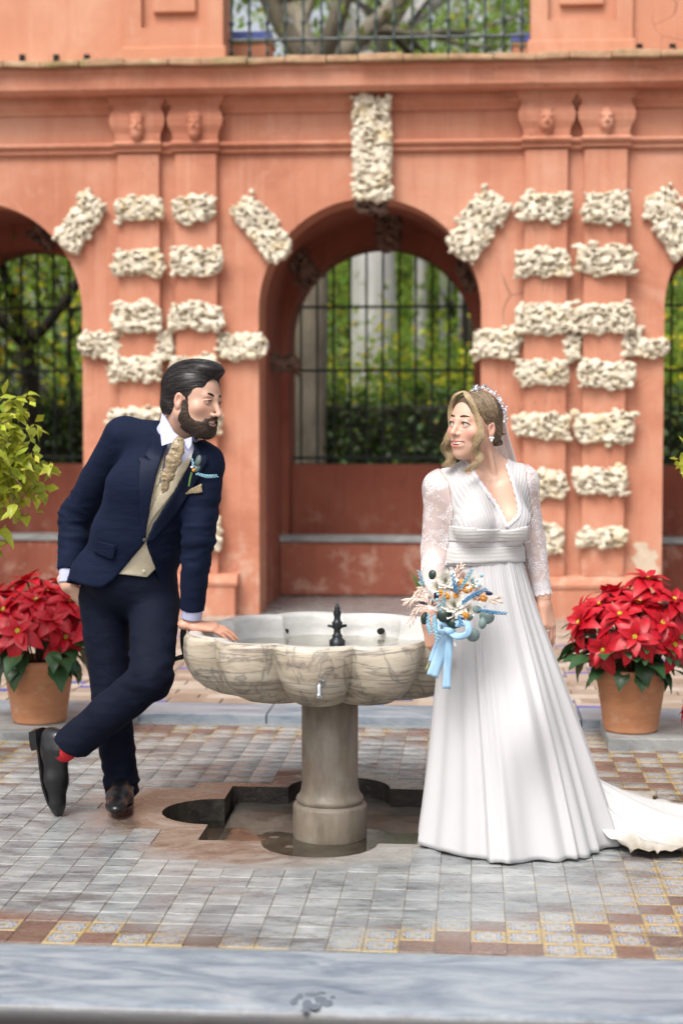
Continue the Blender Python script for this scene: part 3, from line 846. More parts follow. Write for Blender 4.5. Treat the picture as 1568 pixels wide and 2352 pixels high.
# grilles in the back arches
for gi, (c, txt) in enumerate(((CENT[1], 'tall dark iron grille in the arch with the dark garden tree trunk'), (CENT[2], 'tall dark iron grille in the arch between the two pairs of pilasters'), (CENT[3], 'tall dark iron grille in the arch beyond the potted poinsettia on its square slab'))):
    gr = empty('iron_grille', (c, WY + 1.86, 1.10)); tag(gr, txt, 'grille')
    rr = AR - 0.06
    for zz in (0.055, 0.80, 1.36 - 0.21 + 0.19):
        hw = rr if zz + 1.10 <= SPR - 0.14 else math.sqrt(max(0.02, rr ** 2 - (zz + 1.10 - SPR + 0.14) ** 2))
        mobj('cross_bar', *tube([(-hw, 0, zz), (hw, 0, zz)], 0.013, 6), M_IRON, gr)
    for i in range(-5, 6):
        xx = i * 0.140
        top = SPR - 0.14 - 1.10 + math.sqrt(max(0, rr ** 2 - xx ** 2))
        mobj('upright_bar', *tube([(xx, 0, 0.0), (xx, 0, top)], 0.011, 6), M_IRON, gr)

# ------------------------------------------------------------------ rustic tufa blocks
def tufa(w, h, d, seed, dens=1.0):
    r = np.random.default_rng(seed)
    hs = 0.0085
    F_ = Field((-w / 2 - 0.05, -d - 0.04, -h / 2 - 0.05), (w / 2 + 0.05, 0.03, h / 2 + 0.05), hs)
    n = max(6, int(w * h * 1150 * dens))
    for _ in range(n):
        rad = r.uniform(0.014, 0.032)
        x = r.uniform(-w / 2 + 0.02, w / 2 - 0.02); z_ = r.uniform(-h / 2 + rad * 0.9, h / 2 - rad * 0.9)
        y = -r.uniform(0.25, 0.8) * d
        dx, dz = r.uniform(-1, 1, 2) * 0.03
        F_.cone((x, y, z_), (x + dx, y - r.uniform(-0.01, 0.02), z_ + dz * 0.6), rad, rad * r.uniform(0.6, 1.0), 0.008)
    for _ in range(max(3, int(w * 16))):        # knobs that break the outline
        sx = r.uniform(-w / 2, w / 2); sz = r.choice([-1, 1]) * h / 2 * r.uniform(0.75, 1.08); F_.ell((sx, -d * r.uniform(0.2, 0.6), sz), (r.uniform(0.018, 0.045), r.uniform(0.015, 0.03), r.uniform(0.012, 0.024)), 0.008)
    for q_ in (-1, 0, 1): F_.ell((q_ * w * 0.27, -d * 0.25, 0), (w * 0.23, d * 0.70, h / 2 * 0.90), 0.012)
    for _ in range(int(n * 0.55)):
        x = r.uniform(-w / 2, w / 2); z_ = r.uniform(-h / 2, h / 2)
        F_.ell((x, -d * r.uniform(0.6, 1.1), z_), (r.uniform(0.008, 0.022), 0.035, r.uniform(0.006, 0.014)), 0.006, 'sub')
    v, f = F_.mesh()
    v = v + vnormals(v, f) * (0.004 * noise3(v, 60, seed % 50)[:, None])
    return v, f
OFS = np.array([-0.777, WY, 0.02])
seed = 100
def stone(px, py, wpx, hpx, yy=None, ang=0.0, mat=None, d=0.052, dens=1.0, name='rustic_stone'):
    global seed
    seed += 1
    Yp = WY - 0.07 if yy is None else yy
    s = Yp / _F * 1.003
    p = at(px, py, Yp)
    jr = np.random.default_rng(seed)
    v, f = tufa(wpx * s * jr.uniform(0.98, 1.12), hpx * s * jr.uniform(0.95, 1.15), d, seed, dens)
    c, s_ = math.cos(ang), math.sin(ang)
    v = np.stack([v[:, 0] * c - v[:, 2] * s_, v[:, 1], v[:, 0] * s_ + v[:, 2] * c], 1)
    return mobj(name, v + p - OFS, f, mat or M_CORAL, gal, smooth=True)
for (x, y, w, h) in ((323, 482, 106, 56), (446, 481, 102, 60), (320, 604, 118, 64), (452, 603, 114, 62), (318, 730, 106, 66), (451, 729, 118, 66), (313, 848, 118, 60), (448, 846, 110, 58),
                     (310, 955, 122, 34), (448, 968, 118, 60), (446, 1095, 112, 60), (446, 1228, 130, 66), (316, 1095, 110, 60), (318, 1228, 112, 60),
                     (1253, 476, 112, 62), (1392, 477, 106, 66), (1245, 603, 116, 66), (1391, 598, 122, 62), (1248, 733, 118, 70), (1386, 732, 128, 74), (1245, 856, 116, 62), (1391, 859, 122, 66),
                     (1241, 976, 124, 64), (1386, 982, 128, 68), (1240, 1110, 112, 62), (1378, 1105, 130, 60), (1240, 1235, 112, 76), (1380, 1236, 112, 44)):
    stone(x, y, w, h)
for (x, y, w, h) in ((232, 790, 104, 62), (381, 796, 40, 74), (556, 795, 116, 62), (1140, 790, 108, 68), (1312, 797, 36, 62), (1448, 785, 42, 66), (1496, 799, 70, 46)):
    stone(x, y, w, h, WY - 0.005, d=0.07)
for (x0, y0, x1, y1, w) in ((228, 455, 146, 572, 78), (556, 470, 652, 588, 74), (1142, 455, 1052, 585, 82), (1498, 452, 1580, 580, 80)):
    L = math.hypot(x1 - x0, y1 - y0); a = math.atan2(-(y1 - y0), x1 - x0)
    stone((x0 + x1) / 2, (y0 + y1) / 2, L, w, WY - 0.004, a, d=0.08)
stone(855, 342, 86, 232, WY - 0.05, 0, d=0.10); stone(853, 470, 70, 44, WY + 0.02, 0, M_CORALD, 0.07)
# the same bands carried on into the vault, its shade put into their colour
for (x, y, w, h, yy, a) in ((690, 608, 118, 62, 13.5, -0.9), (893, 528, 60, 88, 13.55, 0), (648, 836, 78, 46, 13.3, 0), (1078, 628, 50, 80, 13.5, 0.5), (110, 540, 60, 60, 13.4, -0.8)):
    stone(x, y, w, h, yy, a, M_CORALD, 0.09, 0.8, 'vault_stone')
# flaked-off plaster low on the pier: the pale coat shows as thin scabs
M_SCAB = simple('bare_lime_plaster', (0.46, 0.36, 0.26), (0.60, 0.50, 0.39), 14, 0.9, 0.3, 0.01, kind='World')
for px, py, rx_, rz_ in ((1482, 1288, 0.085, 0.105), (1470, 1255, 0.05, 0.035), (1497, 1310, 0.045, 0.06)):
    c = at(px, py, WY) - OFS; m = 26; ring = [(c[0] + rx_ * math.cos(t) * (1 + 0.22 * math.sin(3 * t + px) + 0.12 * math.sin(7 * t)), c[2] + rz_ * math.sin(t) * (1 + 0.2 * math.sin(4 * t + py) + 0.1 * math.sin(9 * t))) for t in np.linspace(0, 2 * math.pi, m, endpoint=False)]
    v = [(c[0], -0.0035, c[2])] + [(x, -0.0030, z) for x, z in ring] + [(x, 0.004, z) for x, z in ring]
    mobj('bare_plaster_patch', v, [(0, 1 + (i + 1) % m, 1 + i) for i in range(m)] + [(1 + i, 1 + (i + 1) % m, 1 + m + (i + 1) % m, 1 + m + i) for i in range(m)], M_SCAB, gal)
# wet shoe print drying on the kerb
M_WET = simple('water_mark', (0.10, 0.125, 0.165), (0.15, 0.175, 0.21), 60, 0.2, 0.05, 0.001)
for px, py, rx_, ry_ in ((676, 2300, 9, 12), (688, 2288, 8, 9), (704, 2306, 11, 14), (722, 2312, 18, 10), (735, 2296, 14, 10), (752, 2304, 14, 11), (716, 2284, 18, 6), (738, 2280, 10, 5), (764, 2290, 7, 5), (700, 2320, 9, 6)):
    c = gnd(px, py); k = c[1] / _F; m = 14; sk_ = rx_ * k; sy_ = ry_ * k * 2.2
    v = [(c[0], c[1] - 4.45, 0.0003)] + [(c[0] + sk_ * math.cos(t) * (1 + 0.15 * math.sin(3 * t + px)), c[1] - 4.45 + sy_ * math.sin(t), 0.0001) for t in np.linspace(0, 2 * math.pi, m, endpoint=False)]
    mobj('wet_mark', v, [(0, 1 + i, 1 + (i + 1) % m) for i in range(m)], M_WET, kerb)
# ================================================================== fountain
def m_bowl():
    t = NT('veined_marble')
    v = t.coord('Object', scale=(1.0, 1.0, 11.0))
    d = t.noise(t.coord('Object'), 3.0, 6, 0.6)
    vv = t.node('VectorMath', operation='ADD'); t.l.new(v, vv.inputs[0])
    cx = t.node('CombineXYZ'); t.l.new(t.math('MULTIPLY', d, 1.3), cx.inputs[2]); t.l.new(cx.outputs[0], vv.inputs[1])
    n = t.noise(vv.outputs[0], 1.5, 9, 0.62, 0.6)
    col = t.ramp(n, [(0.28, (0.21, 0.17, 0.145)), (0.40, (0.37, 0.31, 0.235)), (0.50, (0.47, 0.41, 0.32)), (0.62, (0.53, 0.48, 0.395)), (0.78, (0.42, 0.37, 0.30))])
    ve = t.noise(t.coord('Object', scale=(0.8, 0.8, 8.0), loc=(3, 3, 3)), 1.6, 8, 0.6, 1.0)
    vein = t.ramp(t.math('ABSOLUTE', t.math('SUBTRACT', ve, 0.5)), [(0.0, 0.70), (0.014, 0.40), (0.035, 0.0)])
    col = t.mix(vein, col, (0.10, 0.085, 0.08))
    dv = t.noise(t.coord('Object', scale=(3, 3, 1.2), loc=(1, 8, 3)), 1.8, 7, 0.6, 1.2)
    col = t.mix(t.ramp(t.math('ABSOLUTE', t.math('SUBTRACT', dv, 0.5)), [(0.0, 0.6), (0.012, 0.3), (0.03, 0.0)]), col, (0.09, 0.09, 0.09))
    drip = t.noise(t.coord('Object', scale=(14, 14, 0.8)), 2.0, 5, 0.6)
    col = t.mix(t.ramp(drip, [(0.55, 0.0), (0.75, 0.22)]), col, (0.52, 0.50, 0.46))
    t.bump(t.noise(t.coord('Object'), 40, 5), 0.08, 0.004)
    return t.done(col, 0.34)
M_BOWL = m_bowl()
M_WHITEM = simple('white_marble', (0.44, 0.435, 0.415), (0.62, 0.62, 0.605), 7, 0.4, 0.12, 0.006, stretch=(1, 1, 3))
def m_column():
    t = NT('stained_stone_column')
    n = t.noise(t.coord('Object', scale=(3, 3, 0.9)), 3, 8, 0.65)
    col = t.ramp(n, [(0.28, (0.15, 0.12, 0.09)), (0.5, (0.27, 0.23, 0.18)), (0.72, (0.38, 0.345, 0.29))])
    r = t.noise(t.coord('Object', loc=(2, 2, 2)), 6, 6, 0.6)
    col = t.mix(t.ramp(r, [(0.55, 0.0), (0.72, 0.45)]), col, (0.16, 0.075, 0.03))
    t.bump(t.noise(t.coord('Object'), 30, 6), 0.2, 0.005)
    return t.done(col, 0.42)
M_COLUMN = m_column()
M_BRASS = simple('dark_bronze', (0.012, 0.016, 0.02), (0.05, 0.055, 0.06), 20, 0.35, 0.1, 0.002, metal=0.6)
M_CHROME = simple('worn_steel', (0.35, 0.35, 0.36), (0.55, 0.55, 0.55), 30, 0.22, 0.05, 0.001, metal=1.0)
fo = empty('marble_fountain', (PIT[0], PIT[1], 0)); tag(fo, 'scalloped veined marble bowl fountain on a stone column over the floor drain', 'fountain')
NL, OFF = 11, R(-90) - R(2.2)
def scal(th, c):
    ph = ((th - OFF) / (2 * math.pi / NL) + 0.5) % 1.0 - 0.5
    return 1 - c * (2 * abs(ph)) ** 2.0
n = 11 * 26
prof_o = [(0.545, 0.712, .085), (0.557, 0.706, .088), (0.564, 0.695, .10), (0.568, 0.66, .130), (0.566, 0.62, .155), (0.553, 0.58, .180), (0.528, 0.543, .205), (0.488, 0.510, .235), (0.432, 0.486, .26), (0.365, 0.472, .26), (0.300, 0.474, .19), (0.262, 0.480, .04), (0.245, 0.466, 0.0), (0.20, 0.460, 0.0), (0.05, 0.462, 0.0)]
prof_i = [(0.545, 0.712, .085), (0.520, 0.713, .088), (0.503, 0.709, .095), (0.494, 0.698, .10), (0.488, 0.66, .10), (0.478, 0.62, .10), (0.44, 0.590, .08), (0.20, 0.582, 0), (0.04, 0.581, 0)]
def shell(prof):
    v = []; m = len(prof)
    for i in range(n):
        th = OFF + 2 * math.pi * i / n
        for r, z, c in prof:
            k = scal(th, c); v.append((r * k * math.cos(th), r * k * math.sin(th), z + 0.002 * math.sin(th * 5 + r * 20) * (z > 0.7)))
    f = [(i * m + k, ((i + 1) % n) * m + k, ((i + 1) % n) * m + k + 1, i * m + k + 1) for i in range(n) for k in range(m - 1)]
    return v, f
def crease(o, prof):
    m = len(prof); me = o.data; a = me.attributes.get('sharp_edge') or me.attributes.new('sharp_edge', 'BOOLEAN', 'EDGE')
    for e in me.edges:
        i, j = e.vertices
        if (i // m) % 26 == 13 and (j // m) % 26 == 13: a.data[e.index].value = True
bo = mobj('bowl', *shell(prof_o), M_BOWL, fo, smooth=True); fix_normals(bo); crease(bo, prof_o)
bi = mobj('basin', *shell(prof_i), M_WHITEM, fo, smooth=True)
if sum(p.normal.z for p in bi.data.polygons) < 0: bi.data.flip_normals()
crease(bi, prof_i)
v, f = [], []
for i in range(n):
    th = OFF + 2 * math.pi * i / n; k = scal(th, .10); v.append((0.479 * k * math.cos(th), 0.482 * k * math.sin(th), 0.626))
w = mobj('basin_water', v + [(0, 0, 0.626)], [(i, (i + 1) % n, n) for i in range(n)], M_WATER, fo)
cp = [(0.10, 0.4605), (0.108, 0.455), (0.108, 0.12), (0.112, 0.09), (0.118, 0.075), (0.127, 0.066), (0.131, 0.056), (0.127, 0.046), (0.122, 0.042), (0.138, 0.038), (0.142, 0.028), (0.142, -0.085), (0.139, -0.095), (0.139, -0.11)]
mobj('column', *lathe(cp[::-1], 64), M_COLUMN, fo, smooth=True).data
sp = [(0.030, 0.585), (0.032, 0.640), (0.025, 0.644), (0.019, 0.652), (0.021, 0.659), (0.015, 0.666), (0.013, 0.682), (0.019, 0.688), (0.022, 0.696), (0.019, 0.703), (0.022, 0.709), (0.015, 0.716), (0.012, 0.728), (0.015, 0.742), (0.016, 0.751), (0.010, 0.760), (0.012, 0.768), (0.006, 0.775), (0.005, 0.784), (0.001, 0.790)]
o = mobj('spout', *lathe(sp, 20, (0.012, 0.20, 0)), M_BRASS, fo, smooth=True)
for a in (R(180), R(20)):
    o2 = mobj('jet_nozzle', *tube([(0.012 + 0.015 * math.cos(a), 0.20 + 0.015 * math.sin(a), 0.694), (0.012 + 0.038 * math.cos(a), 0.20 + 0.038 * math.sin(a), 0.697)], [0.007, 0.005], 8), M_BRASS, o)
# little tap on the front lobe
yb = -0.546
mobj('tap_flange', *[[(x + 0.013, yb - 0.006 + y_, z + 0.592) for x, z, y_ in lathe([(0.001, 0.0), (0.017, 0.0), (0.02, 0.006), (0.016, 0.012), (0.011, 0.016), (0.001, 0.016)][::-1], 20, cap=False)[0]], lathe([(0.001, 0.0)] * 6, 20, cap=False)[1]], M_CHROME, fo, smooth=True)
tp_ = mobj('tap', *tube([(0.013, yb - 0.0, 0.592), (0.013, yb - 0.028, 0.590), (0.013, yb - 0.036, 0.580), (0.013, yb - 0.038, 0.562), (0.013, yb - 0.038, 0.556), (0.013, yb - 0.038, 0.545)], [0.009, 0.009, 0.010, 0.009, 0.012, 0.016], 12), M_CHROME, fo, smooth=True)
# drain holes in the back of the basin and the feed pipe strapped to its side
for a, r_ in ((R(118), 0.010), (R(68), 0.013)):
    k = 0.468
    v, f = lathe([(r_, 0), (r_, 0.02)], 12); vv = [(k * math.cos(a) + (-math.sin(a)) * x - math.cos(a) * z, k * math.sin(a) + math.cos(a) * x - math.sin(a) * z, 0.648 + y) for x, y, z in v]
    mobj('overflow_hole', vv, f, M_BLACKHOLE, fo)  # capped plug, coloured black for the shade within the hole
pp = spline([(-0.535, 0.02, 0.722), (-0.556, 0.01, 0.718), (-0.566, 0.005, 0.69), (-0.564, 0.005, 0.63), (-0.545, 0.0, 0.575), (-0.525, 0.0, 0.55)], 24)
mobj('feed_strap', *tube(pp, 0.012, 8, flat=((0, 1, 0), 1.5)), M_BRASS, fo, smooth=True)
mobj('feed_pipe', *tube([(-0.555, 0.0, 0.60), (-0.59, 0.0, 0.59), (-0.61, 0.0, 0.585)], [0.011, 0.009, 0.012], 8), M_BRASS, fo, smooth=True)
# ================================================================== plants
def m_leaf(name, c1, c2, rough=0.45, trans=0.35, tint=True, scale=25):
    t = NT(name)
    n = t.noise(t.coord('Object'), scale, 4, 0.6)
    col = t.ramp(n, [(0.3, c1), (0.7, c2)])
    if tint:
        a = t.node('VertexColor', layer_name='tint'); col = t.mix(1.0, col, a.outputs[0], 'MULTIPLY')
    t.done(col, rough)
    tr = t.node('BsdfTranslucent'); t.l.new(col, tr.inputs[0])
    mx = t.node('MixShader'); mx.inputs[0].default_value = trans
    t.l.new(t.b.outputs[0], mx.inputs[1]); t.l.new(tr.outputs[0], mx.inputs[2]); t.l.new(mx.outputs[0], t.out.inputs[0])
    return t.m
M_LEAF = m_leaf('tree_leaf', (0.16, 0.26, 0.035), (0.30, 0.42, 0.07), 0.5, 0.60)
M_LEAFD = m_leaf('hedge_leaf', (0.035, 0.075, 0.018), (0.085, 0.145, 0.035), 0.5, 0.35)
M_LIME = m_leaf('lime_green_leaf', (0.34, 0.41, 0.035), (0.50, 0.53, 0.065), 0.4, 0.40)
M_BARK = simple('dark_bark', (0.012, 0.009, 0.007), (0.05, 0.04, 0.03), 10, 0.9, 0.6, 0.03, stretch=(1, 1, 0.25))
M_BARKP = simple('pale_grey_bark', (0.40, 0.39, 0.39), (0.62, 0.61, 0.59), 3, 0.85, 0.5, 0.05, stretch=(2.2, 2.2, 0.22))
def leaf_cloud(P, size, seed=0, asp=0.5, up=0.5, tint=(0.6, 1.4), hue=0.12, yellow=0.0):
    """one small bent leaf at each point; returns verts, quads, tint"""
    r = np.random.default_rng(seed); N = len(P)
    d = r.normal(size=(N, 3)); d[:, 2] -= 0.3; d /= np.linalg.norm(d, axis=1)[:, None]
    nn = r.normal(size=(N, 3)); nn[:, 2] += up * 2; nn -= d * np.sum(nn * d, 1)[:, None]; nn /= np.linalg.norm(nn, axis=1)[:, None]
    s = np.cross(d, nn)
    L = size * r.uniform(0.6, 1.35, N)[:, None]
    a = P; b = P + d * L * 0.5 + s * L * asp * 0.5 - nn * L * 0.06; c = P + d * L - nn * L * 0.22; e = P + d * L * 0.5 - s * L * asp * 0.5 - nn * L * 0.06
    m = P + d * L * 0.5 + nn * L * 0.02
    V = np.stack([a, b, c, e, m], 1).reshape(-1, 3)
    i = np.arange(N)[:, None] * 5
    f = np.concatenate([i + [0, 1, 4], i + [1, 2, 4], i + [2, 3, 4], i + [3, 0, 4]])
    t = r.uniform(*tint, N)[:, None] * np.array([1, 1, 1.0]) * (1 + hue * r.normal(size=(N, 3)) * [1, 0.4, 0.6])
    if yellow > 0:
        y = r.random(N) < yellow; t[y] *= [3.2, 1.9, 0.8]
    return V, f, np.repeat(np.clip(t, 0.05, 6), 5, 0)
def branch(p, d, L, r, depth, out, tips, rg, bend=0.35, kids=3):
    p = np.asarray(p, float); d = np.asarray(d, float)
    pts = [p]; rad = [r]; n = 6
    for i in range(n):
        d = d + rg.normal(size=3) * bend * 0.25 + np.array([0, 0, 0.03]); d /= np.linalg.norm(d)
        p = p + d * L / n; pts.append(p); rad.append(r * (1 - 0.5 * (i + 1) / n))
    out.append(tube(pts, rad, 7))
    if depth == 0:
        tips.extend(pts[2:]); return
    for k in range(kids):
        i = rg.integers(3, n + 1)
        dd = d + rg.normal(size=3) * 0.75; dd[2] += 0.15; dd /= np.linalg.norm(dd)
        branch(pts[i], dd, L * rg.uniform(0.55, 0.8), rad[i] * 0.7, depth - 1, out, tips, rg, bend, kids)
    tips.extend(pts[4:])
def tree(label, base_, H, r0, lean, N, leaf, spread, seed, bark=None, mat=None, depth=3, cat='tree', clear=0.45, kids=3, yellow=0.05, group='trees behind the arcade', tint=(0.6, 1.6)):
    rg = np.random.default_rng(seed)
    root = empty('garden_tree', base_); tag(root, label, cat, group)
    out, tips = [], []
    top = np.array([lean[0], lean[1], H * clear])
    pts = spline([(0, 0, -0.05), top * 0.45 + rg.normal(size=3) * [0.06, 0.06, 0], top], 9)
    out.append(tube(pts, np.linspace(r0 * 1.15, r0 * 0.75, 9), 10))
    for k in range(4):
        dd = np.array([math.cos(k * 1.7 + seed), math.sin(k * 1.7 + seed), 1.0]) ; dd /= np.linalg.norm(dd)
        branch(top, dd, H * (1 - clear) * 0.55, r0 * 0.6, depth - 1, out, tips, rg, kids=kids)
    mobj('trunk', *join(out), bark or M_BARK, root, smooth=True)
    T = np.array(tips)
    P = T[rg.integers(0, len(T), N)] + rg.normal(size=(N, 3)) * spread
    P = P[P[:, 2] > 0.2]
    V, f, t = leaf_cloud(P, leaf, seed, yellow=yellow, tint=tint)
    mobj('crown', V, f, mat or M_LEAF, root, col=t)
    return root
def pt(px, Y): return (at(px, 900, Y)[0], Y, 0.0)
tree('dark forked trunk tree just behind the grille of the arch nearest the lime-leaved shrub', pt(98, 15.9), 5.2, 0.10, (-0.15, 0.0), 5000, 0.11, 0.28, 11, clear=0.42, group=None, yellow=0.12)
tree('bushy light green tree behind the left arch', pt(170, 19.5), 5.0, 0.08, (0.1, 0), 9000, 0.12, 0.35, 12, clear=0.25, group=None, yellow=0.15)
tree('massive pale grey tree trunk seen through the middle arch', pt(836, 21.5), 11.0, 0.31, (0.05, 0), 2200, 0.15, 0.5, 13, M_BARKP, clear=0.55, group=None)
for px, Y, hh, rr in ((968, 25.0, 9.0, 0.12), (1018, 26.0, 9.5, 0.13), (1062, 24.5, 8, 0.10)):
    tree('slim pale grey trunk beyond the hedge, to the right of the massive trunk', pt(px, Y), hh, rr, (0.0, 0), 2500, 0.14, 0.45, int(px), M_BARKP, clear=0.6, group='slim grey trunks')
for i, (px, Y, hh, N_, lf) in enumerate(((-60, 27, 7, 5000, 0.17), (330, 30, 7, 5000, 0.18), (640, 28, 6, 5000, 0.16), (1150, 27, 6.0, 5000, 0.16), (1330, 31, 7, 5000, 0.18), (1640, 26, 6, 5000, 0.16), (720, 36, 6.5, 4500, 0.22), (1000, 38, 6, 4500, 0.22), (200, 38, 7, 4500, 0.22), (1500, 38, 7, 4500, 0.22))):
    tree('leafy green garden tree in the grove behind the arcade', pt(px, Y), hh, 0.14, (0.2, 0), N_, lf, 0.6, 40 + i, clear=0.22, yellow=0.04)
tree('old spreading tree with thick grey limbs showing through the balcony railing', pt(700, 17.2), 8.2, 0.20, (0.1, 0), 2600, 0.11, 0.33, 71, simple('grey_limb_bark', (0.10, 0.085, 0.065), (0.26, 0.225, 0.17), 5, 0.9, 0.5, 0.03, stretch=(1, 1, 0.4)), clear=0.60, group=None, kids=3)
tree('light-leaved tree beyond the spreading tree, against the sky over the railing', pt(1080, 21), 8.8, 0.14, (0.1, 0), 900, 0.10, 0.40, 73, clear=0.55, group=None)
# clipped hedge
hd = empty('clipped_hedge', (-0.8, 17.6, 0)); tag(hd, 'dark clipped hedge behind the grilles of the arcade', 'hedge')
rg = np.random.default_rng(5); N_ = 26000
P = np.stack([rg.uniform(-6, 6, N_), rg.uniform(-0.45, 0.45, N_), rg.uniform(0.05, 1.80, N_)], 1)
P[:, 2] += 0.05 * np.sin(P[:, 0] * 5) ; P[: N_ // 2, 1] = -0.45 + 0.1 * rg.random(N_ // 2)
V, f, t = leaf_cloud(P, 0.085, 6, yellow=0.06, tint=(0.45, 1.5)); mobj('foliage', V, f, M_LEAFD, hd, col=t)
mobj('inner_twigs', *box(-6, 6, -0.22, 0.22, 0.0, 1.62, 0.05), M_BARK, hd)
# yellow-flowering bushes over the hedge
for i, (px, Y, hh, w) in enumerate(((900, 20.0, 2.35, 0.55), (1000, 20.4, 2.15, 0.5), (730, 20.2, 2.2, 0.5), (1080, 19.8, 2.1, 0.4), (560, 20, 2.5, 0.6), (1560, 19.5, 2.7, 0.6), (170, 20, 2.2, 0.5))):
    b = empty('flowering_bush', pt(px, Y)); tag(b, 'yellow-green flowering bush rising just over the clipped hedge', 'bush', 'bushes behind the hedge')
    rg = np.random.default_rng(90 + i)
    P = rg.normal(size=(2600, 3)) * [w * 0.5, 0.3, hh * 0.22] + [0, 0, hh * 0.62]; P = P[P[:, 2] > 0.1]
    V, f, t = leaf_cloud(P, 0.10, 91 + i, yellow=0.22, tint=(0.7, 1.6)); mobj('foliage', V, f, M_LEAF, b, col=t)
    mobj('stem', *join([tube([(0, 0, 0), (0.1 * k - 0.1, 0.05, hh * 0.6)], [0.02, 0.01], 6) for k in range(3)]), M_BARK, b)

# ------------------------------------------------------------------ poinsettias in clay pots
def m_clay():
    t = NT('terracotta_pot_clay')
    n = t.noise(t.coord('Object', scale=(1, 1, 4)), 4, 7, 0.6)
    col = t.ramp(n, [(0.3, (0.40, 0.165, 0.075)), (0.55, (0.50, 0.225, 0.11)), (0.75, (0.56, 0.29, 0.16))])
    b = t.noise(t.coord('Object', loc=(3, 1, 2)), 9, 7, 0.7)
    col = t.mix(t.ramp(b, [(0.58, 0.0), (0.74, 0.4)]), col, (0.30, 0.13, 0.07))
    lime = t.noise(t.coord('Object', loc=(6, 2, 1), scale=(1, 1, 1.6)), 7, 8, 0.7)
    col = t.mix(t.ramp(lime, [(0.54, 0.0), (0.68, 0.45)]), col, (0.60, 0.46, 0.35))
    t.bump(t.noise(t.coord('Object', scale=(1, 1, 9)), 9, 4), 0.15, 0.004)
    return t.done(col, 0.75)
M_CLAY = m_clay()
M_RED = m_leaf('red_bract', (0.38, 0.003, 0.010), (0.60, 0.010, 0.028), 0.45, 0.22, tint=False, scale=18)
M_GREENL = m_leaf('poinsettia_leaf', (0.018, 0.060, 0.022), (0.055, 0.125, 0.045), 0.35, 0.15, tint=False, scale=12)
M_CYATH = simple('yellow_flower_centre', (0.35, 0.40, 0.03), (0.62, 0.45, 0.03), 60, 0.6, 0.3, 0.003)
def leaf_shape(name, L, W, mat, droop=0.25, fold=0.16, lobes=0.0, n=9):
    """pointed leaf lying along +y, folded on its midrib and drooping to the tip"""
    v, f = [], []
    for i in range(n):
        t = i / (n - 1)
        w = W / 2 * (math.sin(math.pi * min(1, t ** 0.75)) ** 0.85 if t < 1 else 0) + 0.0006
        w *= 1 + lobes * (0.22 if i in (n // 2, n // 2 + 1) else 0)
        y = L * t; z = -droop * L * t * t + 0.05 * L * math.sin(t * 3)
        for s in (-1, -0.5, 0, 0.5, 1):
            v.append((w * s, y, z + abs(s) * w * fold + 0.012 * L * math.sin(t * 15 + s * 3) * abs(s)))
    for i in range(n - 1):
        for k in range(4): f.append((i * 5 + k, i * 5 + k + 1, i * 5 + 5 + k + 1, i * 5 + 5 + k))
    return mesh_data(name, v, f, mat, smooth=True)
BR = [leaf_shape('bract', 0.138, 0.074, M_RED, 0.30, 0.25), leaf_shape('bract', 0.105, 0.058, M_RED, 0.18, 0.15), leaf_shape('bract', 0.080, 0.042, M_RED, 0.10, 0.3)]
GL = [leaf_shape('leaf', 0.13, 0.075, M_GREENL, 0.35, 0.2, 1), leaf_shape('leaf', 0.11, 0.062, M_GREENL, 0.15, 0.1, 1)]
CY = mesh_data('flower_centre', *join([[[(a + 0.007 * math.cos(k * 1.26), b + 0.007 * math.sin(k * 1.26) * (k > 0), c + 0.004) for a, b, c in lathe([(0.001, 0), (0.005, 0.003), (0.0055, 0.008), (0.003, 0.012), (0.001, 0.0125)], 7)[0]], lathe([(0, 0)] * 5, 7)[1]] for k in range(6)]), M_CYATH, smooth=True)
POTP = [(0.001, 0.0), (0.118, 0.0), (0.124, 0.004), (0.126, 0.012), (0.160, 0.232), (0.166, 0.236), (0.172, 0.244), (0.178, 0.275), (0.178, 0.292), (0.172, 0.300), (0.160, 0.301), (0.152, 0.294), (0.150, 0.268), (0.001, 0.264)]
POT = mesh_data('pot', *lathe(POTP, 56, cap=False), M_CLAY, smooth=True)
SOILD = mesh_data('potting_soil', *lathe([(0.001, 0.276), (0.08, 0.279), (0.151, 0.270), (0.151, 0.26)][::-1], 30, cap=False), M_SOIL)
STEMM = m_leaf('poinsettia_stem', (0.06, 0.035, 0.02), (0.10, 0.07, 0.03), 0.6, 0.0, tint=False)
def aim(direction, roll=0.0):
    """euler whose +z points along direction"""
    q = Vector(direction).to_track_quat('Z', 'Y')
    return (q @ Matrix.Rotation(roll, 3, 'Z').to_quaternion()).to_euler()
